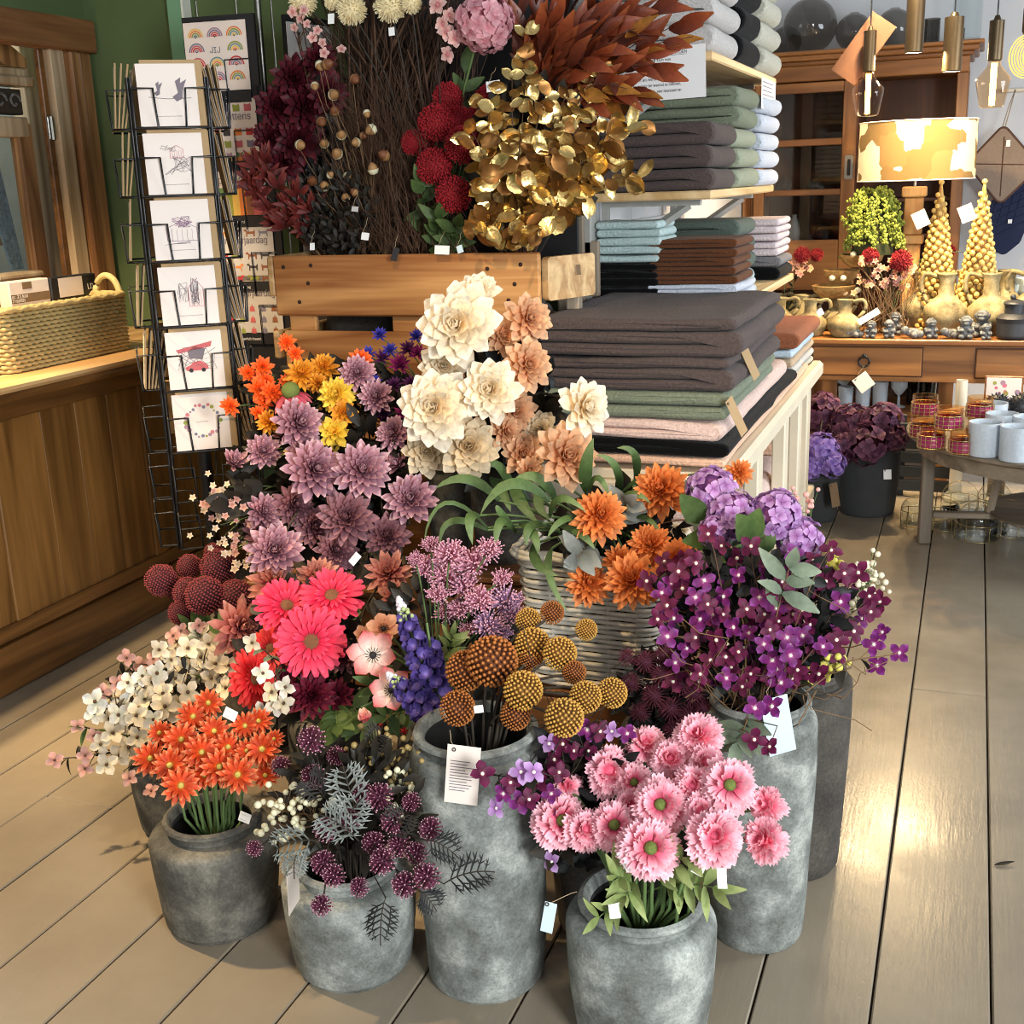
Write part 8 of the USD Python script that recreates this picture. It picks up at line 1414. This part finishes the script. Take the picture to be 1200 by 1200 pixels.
for zi, zb in enumerate(ZC):
    for n, r, k in FACES:
        yv = unit(V(0,0,1) - n * lean); nn = unit(np.cross(r, yv)); B = np.stack([r, yv, nn],1); pos = RK + n * (FR + .045) + V(0,0, zb - .008)
        if k == 0: card('greeting_card', CL[zi], pos - r * .004, B, CW * .93, CH * .97,.0015, 'white_card', ARTS[zi])
        cnt = {0: 2,1: [4,2,2,4,7,5][zi],2: [4,3,1,2,6,0][zi],3: 3 if zi < 5 else 2}[k]
        side = {0: 'behind the front card', 1: 'on the right side of the rack', 2: 'on the left side of the rack', 3: 'on the far side of the rack'}[k]
        for q in range(cnt):
            o = pos - n * (.006 + .008 * q) if k == 0 else pos - n * (.001 + .0085 * q); wd = unit(V(0,0,1) - n * (lean + (.05 * q if k in (1,2) else .01))); nn2 = unit(np.cross(r, wd)); B3 = np.stack([r, wd, nn2],1)
            card('greeting_card', f'greeting cards with kraft envelopes {side}, {["top", "second", "third", "fourth", "fifth", "lowest"][zi]} tier', o, B3, CW * .92, CH * .95,.0012, 'white_card' if q % 2 == 0 else 'gray_paper', None, f'cards {side}, tier {zi + 1}')

# ================================================================ second spinner with calendars against the green wall
SP = V(*onY(318,200,3.95)[:2],0); sp = thing('calendar_rack', 'black tower rack of birthday calendars behind the card rack', 'card rack', SP)
fa = unit(EYE - SP) * [1,1,0]; fa = unit(fa); A1 = rotm([0,0,1],-.42) @ fa; A2 = rotm([0,0,1],.80) @ fa
part(sp, 'pole', lathe([(.012,.02),(.012,2.5)],10, SP), 'steel', True); part(sp, 'foot', lathe([(0,.002),(.2,.002),(.2,.012),(.02,.03)],28, SP), 'black_metal', 40)
zc = [onY(285, y, 3.85)[2] for y in (106,188,252,328,388,470)]
def prints_rainbow(t, T, z, w, h):
    cols = ['print_yellow', 'print_mauve', 'print_orange', 'print_slate', 'print_olive', 'print_rose', 'print_teal', 'print_red']; i = 0
    for ry in range(4):
        for cx in range(3):
            if ry == 1 and cx == 1: continue
            x, y = -w * .31 + cx * w * .31, h * (.80 - ry * .215)
            for q, r in enumerate((.030,.023,.016,.009)):
                a = np.linspace(0, math.pi, 14); pts = [(x + r * math.cos(b), y + r * math.sin(b)) for b in a] + [(x + (r - .005) * math.cos(b), y + (r - .005) * math.sin(b)) for b in a[::-1]]; sk(t, T, z, [('rainbow_arc', flat(pts), cols[(i + q * 2) % 8])])
            sk(t, T, z, [('heart', flat([(x, y - .004),(x + .004, y + .001),(x + .002, y + .003),(x, y + .001),(x - .002, y + .003),(x - .004, y + .001)]), 'print_dark')]); i += 1
def prints_cats(t, T, z, w, h):
    cols = ['print_olive', 'print_yellow', 'print_red', 'print_rose', 'print_mauve', 'print_dark', 'print_slate', 'print_green', 'print_orange']
    for ry in range(5):
        if ry == 1: continue
        for cx in range(5):
            x, y = -w * .37 + cx * w * .185, h * (.88 - ry * .20); s = .013; sk(t, T, z, [('cat_drawing', flat([(x - s, y - s),(x + s, y - s),(x + s * 1.05, y + s * .5),(x + s * .8, y + s),(x + s * .4, y + s * .7),(x - s * .4, y + s * .7),(x - s * .8, y + s),(x - s * 1.05, y + s * .5)]), cols[(ry * 4 + cx * 3) % 9])])
def prints_dogs(t, T, z, w, h):
    cols = ['print_orange', 'print_dark', 'print_brown', 'print_slate', 'print_red', 'print_olive', 'print_brown', 'print_dark', 'print_rose']; i = 0
    for ry in (0,2,3,4):
        for cx in range(4):
            x, y = -w * .36 + cx * w * .24, h * (.84 - ry * .2); s = .014; m = 1 if (i % 2) else -1; sk(t, T, z, [('dog_drawing', flat([(x + m * s * a, y + s * b) for a, b in [(-1.4,-.9),(-1.1,-.9),(-1.0,-.2),(.6,-.2),(.7,-.9),(1.0,-.9),(.9,.2),(1.3,.5),(1.6,.4),(1.5,.8),(1.0,1.0),(.6,.4),(-1.0,.35),(-1.5,.9)]]), cols[i % 9])]); i += 1
def prints_cakes(t, T, z, w, h):
    cols = ['print_red', 'print_rose', 'print_brown', 'print_olive', 'print_slate']; i = 0
    for ry in (0,2,3,4):
        for cx in range(5):
            x, y = -w * .37 + cx * w * .185, h * (.84 - ry * .2); s = .011; sk(t, T, z, [('cake_drawing', flat([(x - s, y - s),(x + s, y - s),(x + s * .8, y),(x + s * .8, y + s * .6),(x + s * .2, y + s * .6),(x + s * .15, y + s * 1.3),(x - s * .15, y + s * 1.3),(x - s * .2, y + s * .6),(x - s * .8, y + s * .6),(x - s * .8, y)]), cols[(i * 3) % 5])]); i += 1
def prints_stripes(t, T, z, w, h):
    for k, c in enumerate(['print_mauve', 'gray_paper', 'print_green', 'print_olive', 'print_yellow', 'print_orange', 'print_brown', 'print_rose', 'print_pink']): sk(t, T, z, [('stripe', flat([(-w / 2 + w * k / 9,0),(-w / 2 + w * (k + 1) / 9,0),(-w / 2 + w * (k + 1) / 9, h),(-w / 2 + w * k / 9, h)]), 'print_' + c[6:] if c.startswith('print') else c)])
    sk(t, T, z + .0004,[('title_band', flat([(-w / 2, h * .48),(w / 2, h * .48),(w / 2, h * .76),(-w / 2, h * .76)]), 'white_card')])
TT = [('JIJ', prints_rainbow, 'white calendar printed with rows of little rainbows, topmost on the tower rack', .62,.024),('kleine kittens', prints_cats, 'white calendar printed with rows of coloured cats, under the rainbow one', .68,.030),('happy birthday', prints_stripes, 'striped rainbow-coloured birthday calendar half behind red leaves', .55,.034),('fijne verjaardag', prints_dogs, 'gray calendar printed with dogs, lower on the tower rack', .66,.030),('fijne verjaardag', prints_cakes, 'gray calendar printed with rows of cakes, beside the crate board', .66,.030),('', None, 'plain black calendar lowest on the tower rack', 0,0)]
HD = ['gefeliciteerd', 'succes', 'gefeliciteerd', 'verjaardag', 'gefeliciteerd', 'gefeliciteerd']
nA = A1; rA = unit(np.cross([0,0,1.], nA)); BA = np.stack([rA, [0,0,1.], nA],1); SW, SHh = .235,.235
for i, (ti, pr, lab, ty, th_) in enumerate(TT):
    c = SP + nA * .13 - rA * (.11 - .012 * i) + V(0,0, zc[i]); part(sp, 'black_pocket', xf(box(-SW / 2 - .006, SW / 2 + .03,-.045, SHh + .012,-.02,-.004), BA, c), 'black_card'); t = thing('calendar', lab, 'calendar', c); m = 'white_card' if i < 3 else 'gray_paper' if i < 5 else 'black_card'; T = lambda q, c=c: xf(q, BA, c)
    part(t, 'sheet', T(box(-SW / 2, SW / 2,0, SHh * (.88 if i else .97),0,.003)), m)
    if pr: pr(t, T, .0034, SW, SHh * (.86 if i else .95))
    if ti: text(t, ti, th_ * .8, BA, c + BA @ V(-SW * .40 if i else -SW * .10, SHh * ty * .86,.0042), 'ink_gray', 'title', SW * .8 if i else SW * .2)
    part(t, 'header_band', T(box(-SW / 2, SW / 2,-.042,-.002,0,.004)), 'black_card'); text(t, HD[i],.009, BA, c + BA @ V(-SW * .2,-.027,.0045), 'white_ink', 'header_text', SW * .42)
    part(sp, 'wire_hook', cat(tube([c + BA @ V(.03,.10,.008), c + BA @ V(.13,.10,.008)],.0022,4), tube([c + BA @ V(.03,.10,.008), c + BA @ V(.034,-.05,.008)],.0022,4)), 'black_metal', True)
nB = A2; rB = unit(np.cross([0,0,1.], nB)); BB = np.stack([rB, [0,0,1.], nB],1)
for i in range(6):
    c = SP + nB * .13 + rB * .115 + V(0,0, zc[i]); part(sp, 'black_pocket', xf(box(-SW / 2, SW / 2,-.045, SHh + .012,-.02,-.004), BB, c), 'black_card'); t = thing('calendar', ['gray photo calendar with a small heart, top right on the tower rack', 'calendar on the right face of the tower rack, second from top', 'calendar on the right face of the tower rack, third from top', 'calendar on the right face of the tower rack, fourth from top', 'calendar on the right face of the tower rack, fifth from top', 'calendar on the right face of the tower rack, lowest'][i], 'calendar', c); part(t, 'sheet', xf(box(-SW / 2, SW / 2,0, SHh * .95,0,.003), BB, c), 'gray_paper')
    part(t, 'photo', xf(box(-.01, SW * .46,.0, SHh * .55,.003,.0036), BB, c), 'print_dark'); part(t, 'heart', xf(flat([(-.06,.17),(-.05,.19),(-.055,.195),(-.06,.188),(-.065,.195),(-.07,.19)]), BB, c + nB * .0036), 'ink')
for s in (-.13,.02,.15): q = SP + nA * .112 + rA * (s - .1 + .05); part(sp, 'upright_wire', tube([q + V(0,0,.3), q + V(0,0, zc[0] + .3)],.004,5), 'steel', True)
# ================================================================ on the counter
bC = V(-3.16,3.14,1.0); bdir = unit(onX(150,396,-2.93) - onX(8,425,-2.93)); bdir[2] = 0; bdir = unit(bdir)
sbk = thing('seagrass_basket', 'rectangular woven seagrass basket with rope handle on the counter', 'basket', (-3.05,3.3,1.001)); p0, p1 = onX(4,424,-2.92)[1], onX(156,396,-2.92)[1]
QX0, QX1, QY0, QY1, QH = -3.30,-2.92, p0 + .02, p1 - .01,.205
per = rrect((QX0 + QX1) / 2,(QY0 + QY1) / 2,(QX1 - QX0) / 2,(QY1 - QY0) / 2,.04,120); nrm = per - np.roll(per, 1,0); nrm = np.stack([-nrm[:, 1], nrm[:, 0]],1); nrm /= np.linalg.norm(nrm, axis=1, keepdims=True); ms = []
for k in range(15):
    z = 1.008 + k * (QH - .012) / 14; wv = (.0055 * np.where((np.arange(120) + k) % 2 == 0,1,-1))[:, None] * nrm; q = per + wv; ms.append(tube(np.vstack([np.column_stack([q, np.full(120, z)]), np.append(q[0], z)[None]]),.0075,4, False))
part(sbk, 'weave', cat(*ms), 'wicker_straw', True, kind='stuff'); part(sbk, 'lining', loft(np.stack([np.column_stack([per - nrm * .008, np.full(120, z)]) for z in (1.003,1.003 + QH - .03)])), 'wicker_straw')
for k in range(2): q = per + nrm * (.004 + .004 * k); part(sbk, 'rim_braid', tube(np.vstack([np.column_stack([q, 1.0 + QH + .004 * np.sin(np.arange(120) * 1.5 + k * 3)]),[[q[0][0], q[0][1],1.0 + QH]]]),.009,5, False), 'wicker_straw', True)
hc = V((QX0 + QX1) / 2 + .10, QY1 + .005,1.0 + QH); part(sbk, 'handle', tube([hc + V(.055 * math.cos(a),.004,.075 * math.sin(a) - .01) for a in np.linspace(-.1, math.pi + .1,18)],.012,8), 'rope', True)
def pack(lab, pxa, pxb, pyt, pyb, X, mat, name):
    ya, yb = onX(pxa, pyt, X)[1], onX(pxb, pyt, X)[1]; zt, zb = onX((pxa + pxb) / 2, pyt, X)[2],1.05; t = thing(name, lab, 'box', (X, (ya + yb) / 2, zb)); part(t, 'carton', box(X - .05, X, ya, yb, zb, zt, .004), mat); B = np.stack([V(0,1,0), V(0,0,1), V(1,0,0)],1); return t, B, ya, yb, zt
t, B, ya, yb, zt = pack('black textile carton with white print standing in the seagrass basket', 58,112,323,360,-3.08, 'black_card', 'printed_box'); w = yb - ya
text(t, 'LD', .020, B, V(-3.0795, yb - w * .22, zt - .055), 'white_ink'); part(t, 'blank_sticker', box(-3.0798,-3.079, ya + w * .16, ya + w * .68, zt - .072, zt - .004), 'white_card')
for k, s in enumerate(['katoen', 'Wasbaar - duurzaam', '100% perkatoen - Made in Holland']): text(t, s, .008 if k == 0 else .009, B, V(-3.0795, ya + w * (.4 if k == 0 else .2), zt - .092 - k * .019), 'white_ink', maxw=w * (.22 if k == 0 else .7))
t, B, ya, yb, zt = pack('beige textile carton with a bedding photo standing left in the seagrass basket', 9,57,328,366,-3.085, 'oatmeal_box' if 'oatmeal_box' in MAT else 'white_card', 'printed_box'); w = yb - ya
part(t, 'photo_band', box(-3.0848,-3.084, ya + .004, yb - .002, zt - .075, zt - .045), 'kraft_dark'); part(t, 'photo_bed', box(-3.0848,-3.084, ya + w * .3, ya + w * .7, zt - .16, zt - .10), 'kraft'); part(t, 'photo_pillow', box(-3.0848,-3.084, ya + w * .32, ya + w * .55, zt - .03, zt - .006), 'kraft_dark'); text(t, 'nr. 21 kan', .012, B, V(-3.0838, ya + .006, zt - .058), 'white_ink', maxw=w * .42); text(t, '7 motifs', .012, B, V(-3.0838, ya + .006, zt - .072), 'white_ink', maxw=w * .35)
t = thing('lantern', 'weathered dark wooden lantern edge at the far left of the counter', 'lantern', onX(3,420,-2.98)); y = onX(4,420,-2.98)[1]
for k, dy in enumerate((-.05,-.015)): part(t, 'bar', box(-3.0,-2.97, y + dy, y + dy + .022,1.002, onX(4,328,-2.98)[2],.003), 'gray_wood_z')
part(t, 'top', box(-3.02,-2.95, y - .2, y + .012, onX(4,328,-2.98)[2] + .001, onX(4,328,-2.98)[2] + .02,.004), 'white_paint'); part(t, 'base', box(-3.02,-2.95, y - .2, y - .06,1.002,1.03,.004), 'gray_wood')
